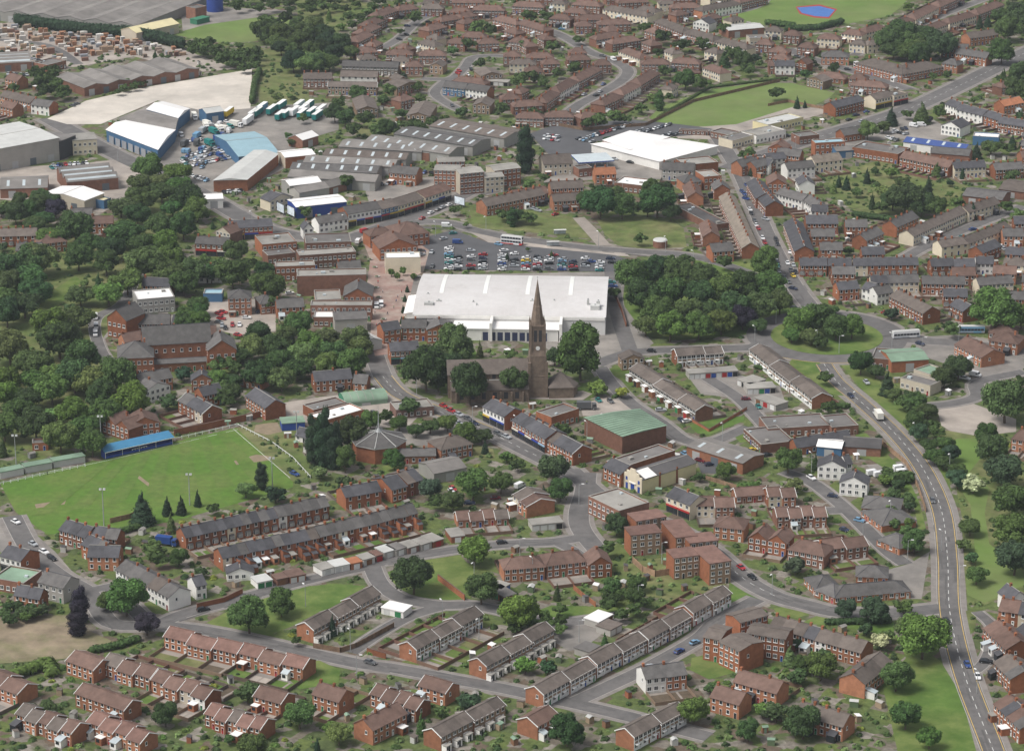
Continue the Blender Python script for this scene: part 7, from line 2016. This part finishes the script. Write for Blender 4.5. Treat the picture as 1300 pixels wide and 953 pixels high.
for base, u, v, L, d, n, kd, ym in list(ROWS):
    if n < 2 or kd[0] in 'fsig' or ym > 900 or kd == 'bg': continue
    w = L/n
    for side, org in ((1, base+v*d), (-1, base)):
        for dep in (9, 6, 4):
            s = side*dep; ok = all(free(org+u*(L*f)+v*(s*g)) or False for f in (.1, .5, .9) for g in (.6, 1)) 
            if ok: break
        if not ok: continue
        b = comb(org, u, v, L, w*(2 if w < 4 else 1), max(1, int(n/(2 if w < 4 else 1))), dep, side); x, y = px(org)
        c = random.Random(int(x)).choice(((.19,.12,.085),(.15,.12,.10),(.24,.17,.12),(.18,.10,.075),(.12,.09,.07)))
        thing('garden_fence', 'joined garden fences of a house row', 'fence', org, 0, 'garden fences', me=b.mesh('garden_fence', [m_obj]), color=c)
        plots(org, u, v, L, max(1, n), dep, side)
def shed_mesh(s):
    def f():
        r = random.Random(s); b = MB(); w, d, e, h = r.uniform(1.6, 2.8), r.uniform(1.3, 2), 2.0, .5
        b.box(-w/2,-d/2,0,w/2,d/2,e,0); 
        if s % 2: b.slab([(-w/2-.1,-d/2-.1,e+.05),(w/2+.1,-d/2-.1,e+.05),(w/2+.1,d/2+.1,e+.35),(-w/2-.1,d/2+.1,e+.35)],.06,1)
        else: b.slab([(-w/2-.1,-d/2-.1,e+.02),(w/2+.1,-d/2-.1,e+.02),(w/2+.1,0,e+h),(-w/2-.1,0,e+h)],.06,1); b.slab([(-w/2-.1,0,e+h),(w/2+.1,0,e+h),(w/2+.1,d/2+.1,e+.02),(-w/2-.1,d/2+.1,e+.02)],.06,1)
        b.box(-.4,-d/2-.03,.05,.4,-d/2+.01,1.8,1); return b.mesh('shed', [m_obj, M(('flat2','droof','lgrey','brown2','groof','wroof')[s % 6])])
    return cached(('shed', s), f)
rs = random.Random(77); ns = 0; tries = 0
while ns < 250 and tries < 9000:
    tries += 1; x, y = rs.uniform(5, 1295), rs.uniform(6, 945)**1.0; p = P(x, y)
    if not free(p, 2): continue
    if y < 560 and x < 260 and y > 200: continue
    # only close to houses
    i, j = int(p.x-GX0), int(p.y-GY0)
    if not (OCC[max(0,j-14):j+14, max(0,i-12):i+12] == 4).any(): continue
    c, n = rs.choice((((.22,.12,.07),'brown'),((.5,.49,.46),'white'),((.2,.2,.19),'grey'),((.12,.17,.09),'green'),((.30,.11,.06),'red brown'),((.33,.25,.17),'tan')))
    thing('garden_shed', f'small {n} garden shed', 'shed', p, rs.uniform(0, 3.1), 'garden sheds', me=shed_mesh(rs.randrange(12)), color=c); claim(p, 2); ns += 1
# small trees in free places, then shrubs: the nearest as things, the rest as one mass
rs = random.Random(78); nt_ = 0; tries = 0; BW = {'cone':1.6}
while nt_ < 170 and tries < 9000:
    tries += 1; x, y = rs.uniform(0, 1300), rs.uniform(0, 950); p = P(x, y)
    if not free(p, 3): continue
    w = rs.uniform(3.2, 7.5)*sc(y); sh = rs.choice(('small','small','round','small','cone'))
    if sh == 'cone': w *= .55
    tree(x, y-w*.4, w, sh, rs.choice(('mid','dark','dark','mid','olive','con','bright'))); nt_ += 1
near_b = []; far_b = {0: [], 1: [], 2: []}; tries = 0
while tries < 27000:
    tries += 1; x, y = rs.uniform(-10, 1310), rs.uniform(-8, 960); p = P(x, y)
    if not free(p, 1 if y > 300 else 1): continue
    r = rs.uniform(.6, 1.7)*(1.15 if y < 300 else 1); claim(p, 1 if r < 1.5 or y < 300 else 2)
    if y > 560 and len(near_b) < 130 and r > 1.1: near_b.append((p, r))
    else: far_b[rs.choice((0, 0, 1, 1, 2))].append((p.x, p.y, r, 0))
bm_ = [bush_cloud('garden_bush', [(random.uniform(-.4,.4), random.uniform(-.4,.4), .8, 0) for _ in range(3)], per=60) for _ in range(4)]
for p, r in near_b:
    cn = rs.choice(('mid','dark','bright','gold','olive','mid')); thing('garden_bush', f'{TC[cn][1]} garden bush', 'bush', Vector((p.x, p.y, 0)), rs.uniform(0, 6), 'garden bushes', me=bm_[rs.randrange(4)], color=TC[cn][0], scale=(r, r, r))
for k, cn in ((0,'mid'),(1,'dark'),(2,'olive')):
    me = bush_cloud('shrubs', far_b[k]); o = obj('garden_shrubs', me, color=TC[cn][0]); o['kind'] = 'stuff'
    o['label'] = ('green','dark green','pale green')[k]+' shrubs and ground cover in the gardens and verges'
# ------------------------------------------------------------------ haze
def haze():
    b = MB(); b.box(-1500, -60, -1.2, 1500, 2600, 425); o = struct('haze', b.mesh('haze', [])); o['kind'] = 'stuff'
    m = bpy.data.materials.new('haze'); m.use_nodes = True; n = m.node_tree; n.nodes.clear(); v = n.nodes.new('ShaderNodeVolumePrincipled'); out = n.nodes.new('ShaderNodeOutputMaterial')
    v.inputs['Density'].default_value = .00005; v.inputs['Color'].default_value = (.84,.91,1,1); v.inputs['Anisotropy'].default_value = .2; n.links.new(v.outputs[0], out.inputs['Volume']); o.data.materials.append(m)
USE_HAZE = True
if USE_HAZE: haze()
cars_all(); plant_all()
finish_labels()
print('OBJECTS', len(bpy.data.objects), 'THINGS', len(THINGS), 'SHRUBS', {k: len(v) for k, v in far_b.items()}, 'TREES', NT[0], 'maxlabel', max(len(o['label'].split()) for o, *_ in THINGS))
